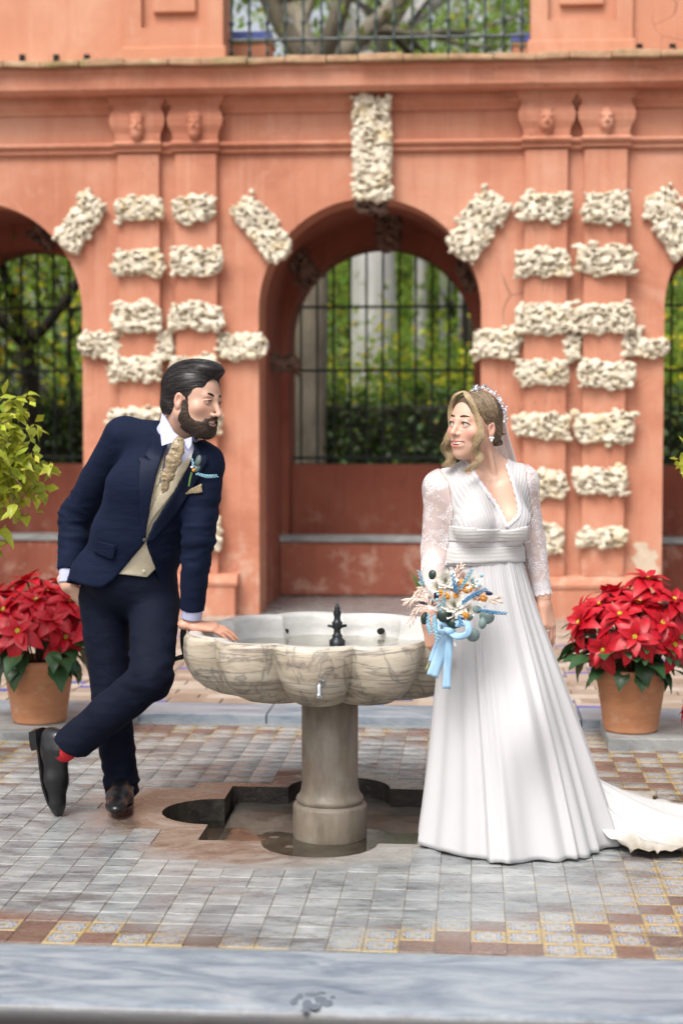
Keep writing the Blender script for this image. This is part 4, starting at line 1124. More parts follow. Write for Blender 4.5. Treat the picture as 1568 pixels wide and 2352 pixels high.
def poinsettia(label, loc, seed, scale=1.0, nfl=21, rad=0.29, hgt=0.22, cz=0.40, rz=0.0):
    rg = np.random.default_rng(seed)
    root = empty('potted_poinsettia', loc, rz); root.scale = (scale,) * 3
    tag(root, label, 'potted plant')
    obj('pot', POT, root); obj('soil', SOILD, root)
    stems = []
    ga = math.pi * (3 - 5 ** 0.5)
    for i in range(nfl):
        u = (i + 0.5) / nfl
        el = math.asin(1 - 1.12 * u); az = i * ga + rg.uniform(-0.2, 0.2)
        d = np.array([math.cos(el) * math.cos(az), math.cos(el) * math.sin(az), math.sin(el)])
        k = rg.uniform(0.76, 1.08)
        p = np.array([0, 0, cz]) + d * [rad, rad, hgt] * k
        nrm = d * [1, 1, 1.2] + np.array([0, -0.12, 0.30]) + rg.normal(size=3) * 0.14; nrm /= np.linalg.norm(nrm)
        stems.append(tube(spline([(d[0] * 0.05, d[1] * 0.05, 0.27), p * [0.5, 0.5, 1] * [1, 1, 0.8] + [0, 0, 0.02], p], 6), 0.0042, 5))
        fl = empty('flower', tuple(p)); fl.parent = root; fl.rotation_euler = aim(nrm, rg.uniform(0, 6.28))
        fs = rg.uniform(0.85, 1.08); fl.scale = (fs,) * 3
        obj('flower_centre', CY, fl)
        a0 = 0
        for ring, (cnt, me, tilt) in enumerate(((4, BR[2], 0.55), (5, BR[1], 0.20), (6, BR[0], -0.12))):
            for b in range(cnt):
                a = a0 + b * 2 * math.pi / cnt + rg.uniform(-0.18, 0.18)
                o = obj('bract', me, fl, (-math.sin(a) * 0.006, math.cos(a) * 0.006, 0.006 - ring * 0.004), (tilt + rg.uniform(-0.2, 0.2), rg.uniform(-0.25, 0.25), a))
                sc = rg.uniform(0.85, 1.12); o.scale = (sc, sc, sc)
            a0 += 0.55
    mobj('stems', *join(stems), STEMM, root)
    for i in range(74):
        az = rg.uniform(0, 6.28); low = i < 30
        zz = rg.uniform(0.285, 0.36) if low else rg.uniform(0.33, 0.50)
        rr = (rg.uniform(0.13, 0.20) if low else rg.uniform(0.12, 0.245))
        p = (rr * math.cos(az), rr * math.sin(az), zz)
        o = obj('leaf', GL[i % 2], root, p); o.rotation_euler = (rg.uniform(-0.95, -0.45) if low else rg.uniform(-0.6, 0.25), rg.uniform(-0.4, 0.4), az - math.pi / 2 + rg.uniform(-0.4, 0.4))
        sc = rg.uniform(0.8, 1.2); o.scale = (sc, sc, sc)
    return root
poinsettia('full red poinsettia in a clay pot on the slab behind the man', (-2.09, 7.93, 0.046), 3, 1.02, hgt=0.24, cz=0.42)
poinsettia('full red poinsettia in a clay pot on the slab beside the bride', (0.735, 7.86, 0.056), 8, 0.99, hgt=0.27, cz=0.43)
poinsettia('smaller poinsettia at the floor tiles in front of the slab beside the bride', (at(1692, 1700, 6.9)[0], 6.9, 0.0), 15, 0.70, nfl=16)

# ------------------------------------------------------------------ lime-leaved shrubs in pots
LL = [leaf_shape('leaf', 0.085, 0.052, M_LIME, 0.55, 0.5, 0, 7), leaf_shape('leaf', 0.068, 0.042, M_LIME, 0.25, 0.35, 0, 7)]
for me in LL:
    a = me.color_attributes.new('tint', 'FLOAT_COLOR', 'POINT'); a.data.foreach_set('color', np.ones(len(me.vertices) * 4, np.float32))
M_TWIG = simple('brown_twig', (0.10, 0.06, 0.035), (0.20, 0.13, 0.08), 20, 0.8, 0.2, 0.003)
def lime_shrub(label, loc, crown, seed, n=295, rx=0.36, rz_=0.42):
    rg = np.random.default_rng(seed)
    root = empty('lime_leaved_shrub', loc); tag(root, label, 'shrub')
    o = obj('pot', POT, root); o.scale = (0.9, 0.9, 0.95)
    out = []; crown = np.asarray(crown, float)
    out.append(tube(spline([(0, 0, 0.26), (crown[0] * 0.15, crown[1] * 0.2, 0.55), crown * [0.7, 0.7, 0.85]], 10), np.linspace(0.018, 0.010, 10), 7))
    tw = []
    for k in range(44):
        d = rg.normal(size=3); d[2] = d[2] * 0.9 + 0.1; d /= np.linalg.norm(d)
        p0 = crown + d * [rx, rx, rz_] * 0.15 - [0, 0, 0.12]; p1 = crown + d * [rx, rx, rz_] * rg.uniform(0.82, 1.05)
        pts = spline([p0, (p0 + p1) / 2 + [0, 0, 0.07], p1 - [0, 0, 0.03]], 8); out.append(tube(pts, np.linspace(0.005, 0.0018, 8), 5)); tw.append(pts)
    mobj('branches', *join(out), M_TWIG, root)
    Q_ = np.concatenate(tw); Q_ = Q_[rg.integers(0, len(Q_), 1300)] + rg.normal(size=(1300, 3)) * 0.03
    V_, f_, t_ = leaf_cloud(Q_, 0.070, seed, tint=(0.6, 1.3), hue=0.08); mobj('inner_leaves', V_, f_, M_LIME, root, col=t_)['kind'] = 'stuff'
    for i in range(n):
        pts = tw[i % len(tw)]; p = pts[rg.integers(2, 8)] + rg.normal(size=3) * 0.012
        o = obj('leaf', LL[i % 2], root, tuple(p)); az = rg.uniform(0, 6.28)
        o.rotation_euler = (rg.uniform(-1.0, 0.3), rg.uniform(-0.5, 0.5), az); sc = rg.uniform(0.75, 1.25); o.scale = (sc, sc, sc)
    return root
b0 = gnd(-175, 1790); c0 = at(-55, 1050, 7.15)
lime_shrub('lime-leaved potted shrub beside the poinsettia behind the man', (b0[0], 7.1, 0.0), (c0[0] - b0[0], 0.05, c0[2] - 0.0), 21, rx=0.335, rz_=0.40)
b1 = at(1730, 1750, 7.1); c1 = at(1705, 1000, 7.15)
lime_shrub('lime-leaved potted shrub beyond the poinsettia beside the bride', (b1[0], 7.1, 0.0), (c1[0] - b1[0], 0.05, c1[2]), 22, n=200, rx=0.26, rz_=0.20)
# ================================================================== people: shared tools
def nrm(a): a = np.asarray(a, float); return a / np.linalg.norm(a)
def frame(F, U):
    """columns: person's right, forward, up"""
    U = nrm(U); F = np.asarray(F, float); F = nrm(F - U * (F @ U)); return np.stack([np.cross(F, U), F, U], 1)
def project(P):
    d = np.asarray(P, float) - np.array([0, 0, CAM_H])
    z = d @ _fw
    return np.stack([784 + _F * (d @ _rt) / z, 1176 - _F * (d @ _up) / z], -1)
def poly_sd(Q, poly):
    """signed distance (negative inside) of 2-D points to a polygon"""
    poly = np.asarray(poly, float); n = len(poly)
    d = np.full(Q.shape[:-1], 1e9); ins = np.zeros(Q.shape[:-1], bool)
    for i in range(n):
        a, b = poly[i], poly[(i + 1) % n]
        e = b - a; w = Q - a
        t = np.clip((w @ e) / (e @ e + 1e-9), 0, 1)
        q = w - t[..., None] * e
        d = np.minimum(d, q[..., 0] ** 2 + q[..., 1] ** 2)
        c = ((a[1] > Q[..., 1]) != (b[1] > Q[..., 1])) & (Q[..., 0] < (b[0] - a[0]) * (Q[..., 1] - a[1]) / (b[1] - a[1] + 1e-12) + a[0])
        ins ^= c
    return np.where(ins, -1, 1) * np.sqrt(d)
def field_pts(F_):
    X, Y, Z = np.meshgrid(*F_.ax, indexing='ij')
    return np.stack([X, Y, Z], -1)
def outline(F_, poly, Y, mask=None):
    """the tailor's pattern: distance in metres of the field's points to an outline laid on the front of the figure"""
    out = np.ones(tuple(F_.n), np.float32)
    if mask is None: mask = np.ones(tuple(F_.n), bool)
    ii = np.nonzero(mask)
    P = np.stack([F_.ax[k][ii[k]] for k in range(3)], -1)
    out[ii] = poly_sd(project(P), poly) * Y / _F
    return out
def behind(F_, p, n):
    """>0 on the side n points to"""
    X, Y, Z = np.meshgrid(*F_.ax, indexing='ij', sparse=True); n = nrm(n)
    return ((X - p[0]) * n[0] + (Y - p[1]) * n[1] + (Z - p[2]) * n[2]).astype(np.float32)
def sculpt(name, F_, mat, parent, smooth=1, disp=None, col=None, D=None):
    if D is not None: F_.D = D.astype(np.float32)
    v, f = F_.mesh()
    if smooth: v = smooth_mesh(v, f, smooth)
    if disp is not None: v = v + vnormals(v, f) * disp(v)[:, None]
    return mobj(name, v, f, mat, parent, smooth=True, col=None if col is None else col(v))
def m_skin(name, base):
    t = NT(name)
    a = t.node('VertexColor', layer_name='tint')
    n = t.noise(t.coord('Object'), 60, 5, 0.6)
    col = t.mix(1.0, t.mix(t.ramp(n, [(0.35, 0.0), (0.7, 0.25)]), base, tuple(c * k for c, k in zip(base, (0.90, 0.78, 0.74)))), a.outputs[0], 'MULTIPLY')
    t.done(col, 0.48)
    t.b.inputs['Subsurface Weight'].default_value = 0.12
    t.b.inputs['Subsurface Radius'].default_value = (0.02, 0.008, 0.004)
    t.b.inputs['Subsurface Scale'].default_value = 0.3
    t.bump(t.noise(t.coord('Object'), 350, 3), 0.05, 0.001)
    return t.m
def m_hair(name, c1, c2, rough=0.35):
    t = NT(name)
    n = t.noise(t.coord('Object'), 120, 3, 0.6)
    a = t.node('VertexColor', layer_name='tint')
    col = t.mix(1.0, t.ramp(n, [(0.3, c1), (0.7, c2)]), a.outputs[0], 'MULTIPLY')
    t.b.inputs['Specular IOR Level'].default_value = 0.35
    return t.done(col, rough)
def m_eye():
    t = NT('eyeball'); a = t.node('VertexColor', layer_name='tint'); return t.done(a.outputs[0], 0.08)
M_EYE = m_eye()
M_TEETH = simple('teeth', (0.62, 0.56, 0.46), (0.72, 0.67, 0.58), 90, 0.25, 0.05, 0.001)
M_MOUTH = simple('mouth_inside', (0.10, 0.02, 0.018), (0.16, 0.035, 0.03), 30, 0.5, 0)

class Head:
    def __init__(s, c, F, U, scale, male):
        s.lid = 0.0 if male else 0.0030; s.c = np.asarray(c, float); s.A = frame(F, U); s.k = scale; s.male = male
    def w(s, p): return s.c + (np.asarray(p, float) * s.k) @ s.A.T
    def inv(s, P): return ((np.asarray(P) - s.c) @ s.A) / s.k
    def add(s, F_, body=False):
        k = s.k; m = s.male; A = s.A
        E = lambda c, r, kk=0.0, op='add': F_.ell(s.w(c), np.array(r) * k, kk * k, op, A)
        Cn = lambda a, b, ra, rb, kk=0.0, op='add', flat=None: F_.cone(s.w(a), s.w(b), ra * k, rb * k, kk * k, op, flat)
        E((0, -.010, .044), (.075, .094, .080))
        E((0, .018, .0), (.064 if m else .061, .071, .098), .03)
        E((0, .036, -.036), (.053 if m else .047, .054, .060), .03)
        for q in (-1, 1):
            Cn((q * (.054 if m else .043), -.004, -.045), (q * (.024 if m else .012), .066 if m else .056, -.090), .021 if m else .017, .019 if m else .015, .03)
            Cn((q * .036, .076, .027), (q * .006, .085, .022), .0095 if m else .007, .008, .014)
            E((q * .044, .058, -.018), (.024, .021, .021), .02)
        E((0, .074 if m else .064, -.091), (.025 if m else .019, .019, .018), .02)
        E((0, .028, -.064), (.047, .05, .034), .02)
        for q in (-1, 1): E((q * .031, .101, .007), (.019, .021, .0125), .010, 'sub')
        Cn((0, .087, .017), (0, .1135 if m else .107, -.026 if m else -.019), .0078, .0088 if m else .0070, .010)
        E((0, .1145 if m else .109, -.031 if m else -.0245), (.0100 if m else .0085, .0100, .0088), .006)
        for q in (-1, 1): E((q * .0125, .101 if m else .096, -.034 if m else -.0275), (.0072 if m else .0064, .0095, .0068), .005)
        for q in (-1, 1): E((q * .006, .109 if m else .1045, -.0410 if m else -.0345), (.0035, .005, .003), .002, 'sub')
        # lids close over the eyeballs
        up = ((.045, .0745, .0075), (.038, .0855, .0135), (.030, .0895, .0150), (.022, .0875, .0130), (.0165, .0815, .0070))
        lo = ((.045, .0745, .0070), (.038, .0835, .0020), (.030, .0865, .0005), (.022, .0850, .0025), (.0165, .0815, .0065))
        for q in (-1, 1):
            for arc, rr in (([(x_, y_, z_ + (s.lid - (.0014 if m else 0)) * (1 if 0 < n_ < 4 else 0)) for n_, (x_, y_, z_) in enumerate(up)], .0034), ([(x_, y_, z_ + (.0016 if m else 0) * (1 if 0 < n_ < 4 else 0)) for n_, (x_, y_, z_) in enumerate(lo)], .0030)):
                for a, b in zip(arc[:-1], arc[1:]): Cn((a[0] * q, a[1], a[2]), (b[0] * q, b[1], b[2]), rr, rr, .004)
        # smiling mouth
        s.ul = ((-.0295, .0745, -.0515), (-.015, .0890, -.0545), (-.004, .0955, -.0535), (0, .0950, -.0545), (.004, .0955, -.0535), (.015, .0890, -.0545), (.0295, .0745, -.0515))
        s.ll = ((-.0295, .0745, -.0520), (-.015, .0880, -.0670), (0, .0930, -.0700), (.015, .0880, -.0670), (.0295, .0745, -.0520))
        E((0, .084, -.062), (.026, .013, .015), .012)
        for arc, rr in ((s.ul, .0042), (s.ll, .0052)):
            for a, b in zip(arc[:-1], arc[1:]): Cn(a, b, rr * .8, rr * .8, .004)
        for q in (-1, 1):
            for xx, yy, zz, rz_ in ((.004, .096, -.0608, .0056), (.011, .092, -.0598, .0052), (.018, .087, -.0575, .0042), (.024, .081, -.0548, .0028)): E((q * xx, yy, zz), (.0065, .016, rz_), .002, 'sub')
        for q in (-1, 1):
            E((q * .0765, -.006, -.002), (.0090, .0155, .027), .006); E((q * .077, -.002, -.022), (.007, .009, .010), .006)
            E((q * .0865, .000, .002), (.0105, .0095, .016), .002, 'sub')
    def tint(s, P, lip, blush=0.10):
        L = s.inv(P); t = np.ones((len(P), 3))
        d = np.full(len(P), 1.0)
        for arc in (s.ul, s.ll):
            for a, b in zip(arc[:-1], arc[1:]):
                a = np.array(a); b = np.array(b); e = b - a; u = np.clip(((L - a) @ e) / (e @ e), 0, 1); d = np.minimum(d, np.linalg.norm(L - a - u[:, None] * e, axis=1))
        m = np.clip((.0068 - d) / .002, 0, 1) * (L[:, 1] > .05); t += m[:, None] * (np.array(lip) - 1)
        for q in (-1, 1):
            c = np.exp(-(np.linalg.norm((L - [q * .045, .07, -.022]) * [1, .7, 1.2], axis=1) / .022) ** 2); t *= 1 - c[:, None] * blush * np.array([.1, 1.5, 1.3])
            e = np.exp(-(np.linalg.norm(L - [q * .031, .088, .010], axis=1) / .015) ** 2); t *= 1 - e[:, None] * np.array([.12, .20, .20])
            r_ = np.exp(-(np.linalg.norm(L - [q * .084, -.004, .0], axis=1) / .025) ** 2); t *= 1 - r_[:, None] * np.array([0, .14, .12])
        n_ = np.exp(-(np.linalg.norm(L - [0, .112, -.028], axis=1) / .014) ** 2); t *= 1 - n_[:, None] * np.array([0, .06, .05])
        return t
    def features(s, parent, gaze, iris, brow, brow_mat, lash=0.0016):
        k = s.k
        for q in (-1, 1):
            c = s.w((q * .031, .0770, .0075)); r = .0128 * k
            v, f = lathe([(math.sin(a) * r + 1e-5, -math.cos(a) * r) for a in np.linspace(0, math.pi, 17)], 24, cap=False)
            g = nrm(s.A @ np.array(gaze)); M = frame(np.cross(g, [0.3, 0.9, 0.2]), g)
            v = np.array(v); ang = np.arccos(np.clip(v[:, 2] / r, -1, 1))
            col = np.where((ang < 0.18)[:, None], (0.005, 0.004, 0.004), np.where((ang < 0.50)[:, None], iris, (0.50, 0.48, 0.47)))
            mobj('eyeball', v @ M.T + c, f, M_EYE, parent, smooth=True, col=col)
            br = spline([s.w((q * x, y, z)) for x, y, z in ((.012, .0925, (.0275 if s.male else .0305) + s.lid), (.024, .0915, (.0325 if s.male else .0345) + s.lid), (.036, .0855, .0345 + s.lid), (.048, .0705, .0285 + s.lid))], 12)
            mobj('eyebrow', *tube(br, np.array([.0014, .0024, .0028, .0029, .0029, .0028, .0027, .0025, .0023, .0019, .0014, .0007]) * k * brow, 6, flat=(s.A[:, 1], 0.5)), brow_mat, parent, smooth=True, col=np.ones(3))
            la = spline([s.w((q * x, y, z)) for x, y, z in ((.0165, .0845, .0080), (.022, .0905, .0120 + s.lid), (.030, .0930, .0136 + s.lid), (.038, .0888, .0122 + s.lid), (.0475, .0765, .0075))], 12)
            mobj('eyelashes', *tube(la, lash * k, 5), brow_mat, parent, smooth=True, col=np.ones(3) * 0.4)
        te = spline([s.w(p) for p in ((-.0230, .0765, -.0560), (-.012, .0875, -.0580), (0, .0912, -.0588), (.012, .0875, -.0580), (.0230, .0765, -.0560))], 14)
        mobj('teeth', *tube(te, .0048 * k, 8), M_TEETH, parent, smooth=True)
        mi = spline([s.w(p) for p in ((-.0195, .0780, -.0600), (0, .0860, -.0620), (.0195, .0780, -.0600))], 9)
        mobj('mouth_inside', *tube(mi, .0068 * k, 8), M_MOUTH, parent, smooth=True)
    def strands(s, cap_v, cap_f, paths, r, off, jit, seed, n=14, tintr=(0.6, 1.5), flat=0.6, wave=0.0):
        """locks of hair combed over the cap along local-space paths"""
        bv = BVHTree.FromPolygons([tuple(p) for p in cap_v], [tuple(q) for q in cap_f.tolist()])
        rg = np.random.default_rng(seed); V = []; Fs = []; T = []; nn = 0
        for pth in paths:
            pts = spline(pth, n); out = []
            ph = rg.uniform(0, 6.28)
            o_ = off + rg.uniform(-jit, jit)
            for i, p in enumerate(pts):
                W = Vector(s.w(p)); loc, no, _, d = bv.find_nearest(W)
                if loc is None: continue
                out.append(np.array(loc) + np.array(no) * o_ * s.k + s.A[:, 0] * wave * math.sin(ph + i * 0.9))
            out = np.array(out)
            rad = r * s.k * rg.uniform(0.6, 1.3) * np.sin(np.linspace(0.35, math.pi - 0.25, len(out))) ** 0.6
            v, f = tube(out, rad, 5)
            V += v; Fs += [tuple(i + nn for i in q) for q in f]; nn += len(v); T += [rg.uniform(*tintr)] * len(v)
        return V, Fs, np.repeat(np.array(T)[:, None], 3, 1)

def hand(F_, wrist, fdir, back, thumb_sign, curl, size=1.0, thumb=(0.75, 0.65, -0.15), spread=0.0, thumb_curl=0.25):
    """a hand grown into field F_: fingers along fdir, back of the hand along back; curl = bend of the four fingers at each joint"""
    y = nrm(fdir); z = np.asarray(back, float); z = nrm(z - y * (z @ y)); x = np.cross(y, z) * thumb_sign
    B = np.stack([x, y, z], 1)
    W = lambda p: np.asarray(wrist) + B @ (np.asarray(p, float) * size)
    fl = (z, 0.62)
    S = size
    F_.cone(W((0, -.03, 0)), W((0, .012, 0)), .0265 * S, .027 * S, .01, flat=(z, 0.75))
    ks = [(.027, .086), (.009, .090), (-.010, .086), (-.027, .077)]
    for kx, ky in ks: F_.cone(W((kx * .7, .012, 0)), W((kx, ky, 0)), .0165 * S, .0120 * S, .012, flat=(z, 0.85))
    F_.ell(W((.016, .035, -.008)), np.array((.016, .028, .014)) * S, .012, M=B)
    Ls = [(.043, .027, .021), (.047, .030, .022), (.043, .028, .021), (.034, .021, .019)]
    for fi, ((kx, ky), L) in enumerate(zip(ks, Ls)):
        p = np.array([kx, ky, 0.0]); a = 0; c = curl[fi] if isinstance(curl[0], (tuple, list)) else curl
        sp = spread * (1.5 - fi)
        rr = (.0098, .0089, .0082, .0070) if fi < 3 else (.0088, .0078, .0072, .0062)
        for j in range(3):
            a += c[j]
            d = np.array([math.sin(sp), math.cos(a) * math.cos(sp), -math.sin(a)]); q = p + d * L[j]
            F_.cone(W(p), W(q), rr[j] * S, rr[j + 1] * S, .0045 if j == 0 else .003); p = q
    p = np.array([.020, .018, -.006]); d = nrm(thumb)
    for L, ra, rb in ((.040, .0145, .0112), (.033, .0112, .0098), (.026, .0098, .0075)):
        q = p + d * L; F_.cone(W(p), W(q), ra * S, rb * S, .006); p = q; d = nrm(d + np.array([-.5, .35, -.35]) * thumb_curl)
    return W
# ================================================================== the man
M_SKIN1 = m_skin('warm_skin', (0.56, 0.345, 0.25))
M_HAIR1 = m_hair('black_hair', (0.006, 0.005, 0.006), (0.018, 0.014, 0.014), 0.38)
M_BEARD = m_hair('dark_brown_beard', (0.016, 0.010, 0.007), (0.045, 0.026, 0.016), 0.55)
def m_cloth(name, c1, c2, rough=0.75, sheen=0.3, weave=900, wr=0.35):
    t = NT(name)
    v = t.coord('Object')
    n = t.noise(v, 7, 5, 0.6)
    col = t.ramp(n, [(0.3, c1), (0.7, c2)])
    w = t.noise(t.coord('Object', scale=(1, 1, 1.0)), weave, 2, 0.5)
    big = t.noise(t.coord('Object', scale=(1.2, 1.2, 3.0)), 9, 4, 0.55, 0.5)
    t.bump(t.math('ADD', t.math('MULTIPLY', w, 0.08), big), wr, 0.012)
    t.done(col, rough)
    t.b.inputs['Specular IOR Level'].default_value = 0.15
    t.b.inputs['Sheen Weight'].default_value = sheen
    t.b.inputs['Sheen Roughness'].default_value = 0.5
    t.b.inputs['Sheen Tint'].default_value = (*[min(1, c * 12) for c in c2], 1)
    return t.m
M_NAVY = m_cloth('navy_wool', (0.0032, 0.0068, 0.0215), (0.0052, 0.0104, 0.0315), 0.8, 0.03)
M_NAVYT = m_cloth('navy_trouser_wool', (0.0024, 0.0042, 0.0125), (0.0036, 0.0064, 0.0180), 0.78, 0.02)
M_LAPEL = m_cloth('navy_lapel', (0.0034, 0.0072, 0.0225), (0.0054, 0.0108, 0.0325), 0.6, 0.03, wr=0.1)
M_CREAM = m_cloth('cream_waistcoat', (0.55, 0.49, 0.36), (0.63, 0.57, 0.43), 0.8, 0.1, wr=0.2)
M_SHIRT = m_cloth('pale_blue_shirt', (0.40, 0.42, 0.60), (0.46, 0.48, 0.65), 0.7, 0.02, wr=0.15)
def m_brocade():
    t = NT('gold_paisley_silk')
    n = t.noise(t.coord('Object'), 90, 3, 0.5, 2.5)
    col = t.ramp(t.math('ABSOLUTE', t.math('SUBTRACT', n, 0.5)), [(0.0, (0.09, 0.06, 0.03)), (0.035, (0.22, 0.16, 0.09)), (0.08, (0.40, 0.32, 0.20))])
    t.bump(n, 0.3, 0.004); return t.done(col, 0.35)
M_TIE = m_brocade()
M_SHOE = simple('black_leather', (0.005, 0.005, 0.006), (0.012, 0.012, 0.014), 25, 0.28, 0.06, 0.002)
M_SOCK = simple('red_sock', (0.50, 0.012, 0.02), (0.60, 0.02, 0.03), 40, 0.8, 0.2, 0.002)
M_SOCKY = simple('yellow_sock_motif', (0.62, 0.40, 0.03), (0.72, 0.5, 0.05), 40, 0.8, 0.1, 0.002)

gp = gnd(270, 1850); groom = empty('person', (gp[0], 6.3, 0)); O1 = np.array([gp[0], 6.3, 0])
tag(groom, 'bearded man in a navy suit leaning with one hand on the fountain rim, legs crossed', 'person')
class Loc:      # lets figure parts be made in place and hung on the figure's own origin
    pass
def GP(name, v, f, mat, parent=None, **k): return mobj(name, np.asarray(v, float) - O1, f, mat, parent or groom, **k)
def GS(name, F_, mat, parent=None, smooth=1, disp=None, col=None, D=None):
    if D is not None: F_.D = D.astype(np.float32)
    v, f = F_.mesh()
    if smooth: v = smooth_mesh(v, f, smooth)
    if disp is not None: v = v + vnormals(v, f) * disp(v)[:, None]
    return GP(name, v, f, mat, parent, smooth=True, col=None if col is None else col(v))
a_ = at
P0, N0 = a_(300, 1345, 6.38), a_(402, 1003, 6.27)
TU = nrm(N0 - P0); TA = frame((math.sin(R(20)), -math.cos(R(20)), 0), TU)
T = lambda r, f, u: P0 + TA @ np.array([r, f, u])
SR, ER, WR = a_(284, 1004, 6.35), a_(176, 1188, 6.50), a_(160, 1318, 6.42)
SL, EL, WL = a_(472, 1068, 6.25), a_(456, 1232, 6.22), a_(441, 1408, 6.26)
HR, KR, AR_ = a_(238, 1372, 6.41), a_(258, 1600, 6.38), a_(279, 1812, 6.42)
HL, KL, AL = a_(356, 1385, 6.38), a_(347, 1556, 6.14), a_(152, 1722, 6.24)
def torso1(F_, g=0.0):
    F_.ell(T(.02, 0, .03), (.190 + g, .130 + g, .16), 0, M=TA)
    F_.ell(T(.022, .008, .20), (.184 + g, .128 + g, .18), .05, M=TA)
    F_.ell(T(.006, .010, .39), (.196 + g, .132 + g, .17), .06, M=TA)
    F_.cone(SR + TA @ [-.035, 0, -.005], SL + TA @ [.035, 0, -.005], .066 + g, .066 + g, .06, flat=(TA[:, 1], 1.15))
    for S_ in (SR, SL): F_.cone(S_ + [0, 0, .012], N0 + TU * -.01, .050 + g, .062 + g, .05)
def arms1(F_, g=0.0):
    F_.cone(SR, ER, .077 + g, .068 + g, .03); F_.cone(ER, WR, .068 + g, .050 + g, .02)
    F_.cone(SL, EL, .072 + g, .060 + g, .03); F_.cone(EL, WL, .060 + g, .046 + g, .02)
# ---- body: head, neck, chest, arms and hands in one skin
HD1 = Head(a_(443, 923, 6.20), (math.sin(R(63)) * .97, -math.cos(R(63)) * .97, -.24), (.15, 0.02, 1), 1.10, True)
hl = HD1.w((0, 0, 0))
FH = Field(hl - [.16, .17, .30], hl + [.17, .17, .16], .0028)
HD1.add(FH)
FH.cone(HD1.w((0, -.030, -.05)), N0 + TU * -.02, .056, .053, .025)
headD = FH.D.copy()
v1, f1 = FH.mesh(); v1 = smooth_mesh(v1, f1, 1)
FB = Field(np.min([SR, SL, ER, WR, WL, P0], 0) - .16, np.max([SR, SL, N0, WL], 0) + [.10, .16, .03], .008)
torso1(FB, -.045); arms1(FB, -.026); FB.cone(N0 - TU * .05, N0 + TU * .03, .048, .050, .02)
FB.cut(N0 + TU * .0, TU)
v2, f2 = FB.mesh(); v2 = smooth_mesh(v2, f2, 1)
FL = Field(np.min([HR, HL, KR, KL, AR_, AL], 0) - .1, np.max([HR, HL, P0], 0) + .1, .010)
FL.ell(T(0, 0, .02), (.15, .10, .13), 0, M=TA)
for a, b, c in ((HR, KR, AR_), (HL, KL, AL)): FL.cone(a, b, .075, .05, .03); FL.cone(b, c, .05, .034, .02)
v5, f5 = FL.mesh()
hw = WL + nrm(WL - EL) * .035
FHd = Field(hw - .14, hw + .20, .0028)
FHd.cone(WL - nrm(WL - EL) * .03, hw + [0, 0, .0], .030, .028, .0)
hand(FHd, hw + np.array([.004, -.004, -.012]), (.90, .12, -.10), (.12, -.30, 1), -1, (.32, .22, .12), 0.98, (.55, .75, -.30), 0.05)
v3, f3 = FHd.mesh(); v3 = smooth_mesh(v3, f3, 1)
pw = WR + nrm(WR - ER) * .045
FHp = Field(pw - .16, pw + .16, .0035)
FHp.cone(WR, pw, .031, .030, .0)
hand(FHp, pw, (.75, -.12, -.62), (-.5, -.7, -.35), 1, (.25, .2, .2), 0.95)
v4, f4 = FHp.mesh(); v4 = smooth_mesh(v4, f4, 1)
vb = np.concatenate([v1, v2, v3, v4, v5]); k0 = np.cumsum([0, len(v1), len(v2), len(v3), len(v4)])
fb = np.concatenate([f1 + k0[0], f2 + k0[1], f3 + k0[2], f4 + k0[3], f5 + k0[4]])
colb = np.ones((len(vb), 3)); colb[:len(v1)] = HD1.tint(v1, (.86, .52, .50), .10)
colb[k0[2]:k0[3]] *= (1.0, .86, .82)
body = GP('body', vb, fb, M_SKIN1, smooth=True, col=colb)
_o = groom; groom_body = body
tmp = empty('face', (0, 0, 0)); C.objects.unlink(tmp); bpy.data.objects.remove(tmp)
class _Shift:
    pass
def features_of(HD, root, org, *a, **k):
    before = set(bpy.data.objects)
    HD.features(root, *a, **k)
    for o in set(bpy.data.objects) - before: o.data.transform(Matrix.Translation(-Vector(org)))
features_of(HD1, body, O1, (-.18, 1, .0), (0.05, 0.025, 0.012), 1.45, M_HAIR1, lash=.0016)
# ---- hair combed back, full beard
FHair = Field(hl - [.17, .18, .17], hl + [.18, .18, .18], .0035)
E_ = lambda F_, c, r, k=0.0, op='add': F_.ell(HD1.w(c), np.array(r) * HD1.k, k, op, HD1.A)
E_(FHair, (0, -.018, .050), (.084, .106, .090)); E_(FHair, (0, .036, .116), (.058, .066, .030), .025); E_(FHair, (0, -.062, -.012), (.070, .052, .066), .02)
E_(FHair, (0, .116, .004), (.082, .070, .100), .006, 'sub')
for q in (-1, 1):
    E_(FHair, (q * .092, .000, -.016), (.034, .024, .042), .006, 'sub'); E_(FHair, (q * .085, .066, .018), (.040, .030, .050), .006, 'sub')
    FHair.cone(HD1.w((q * .066, .022, .030)), HD1.w((q * .066, .024, -.012)), .008, .007, .006)
FHair.cone(HD1.w((0, -.02, -.10)), HD1.w((0, -.15, -.13)), .075, .075, .01, 'sub')
vh, fh = FHair.mesh(); vh = smooth_mesh(vh, fh, 2)
hair = GP('hair', vh, fh, M_HAIR1, smooth=True, col=np.ones(3))
rg = np.random.default_rng(4); paths = []
Lh = HD1.inv(vh); nh = vnormals(vh, fh) @ HD1.A
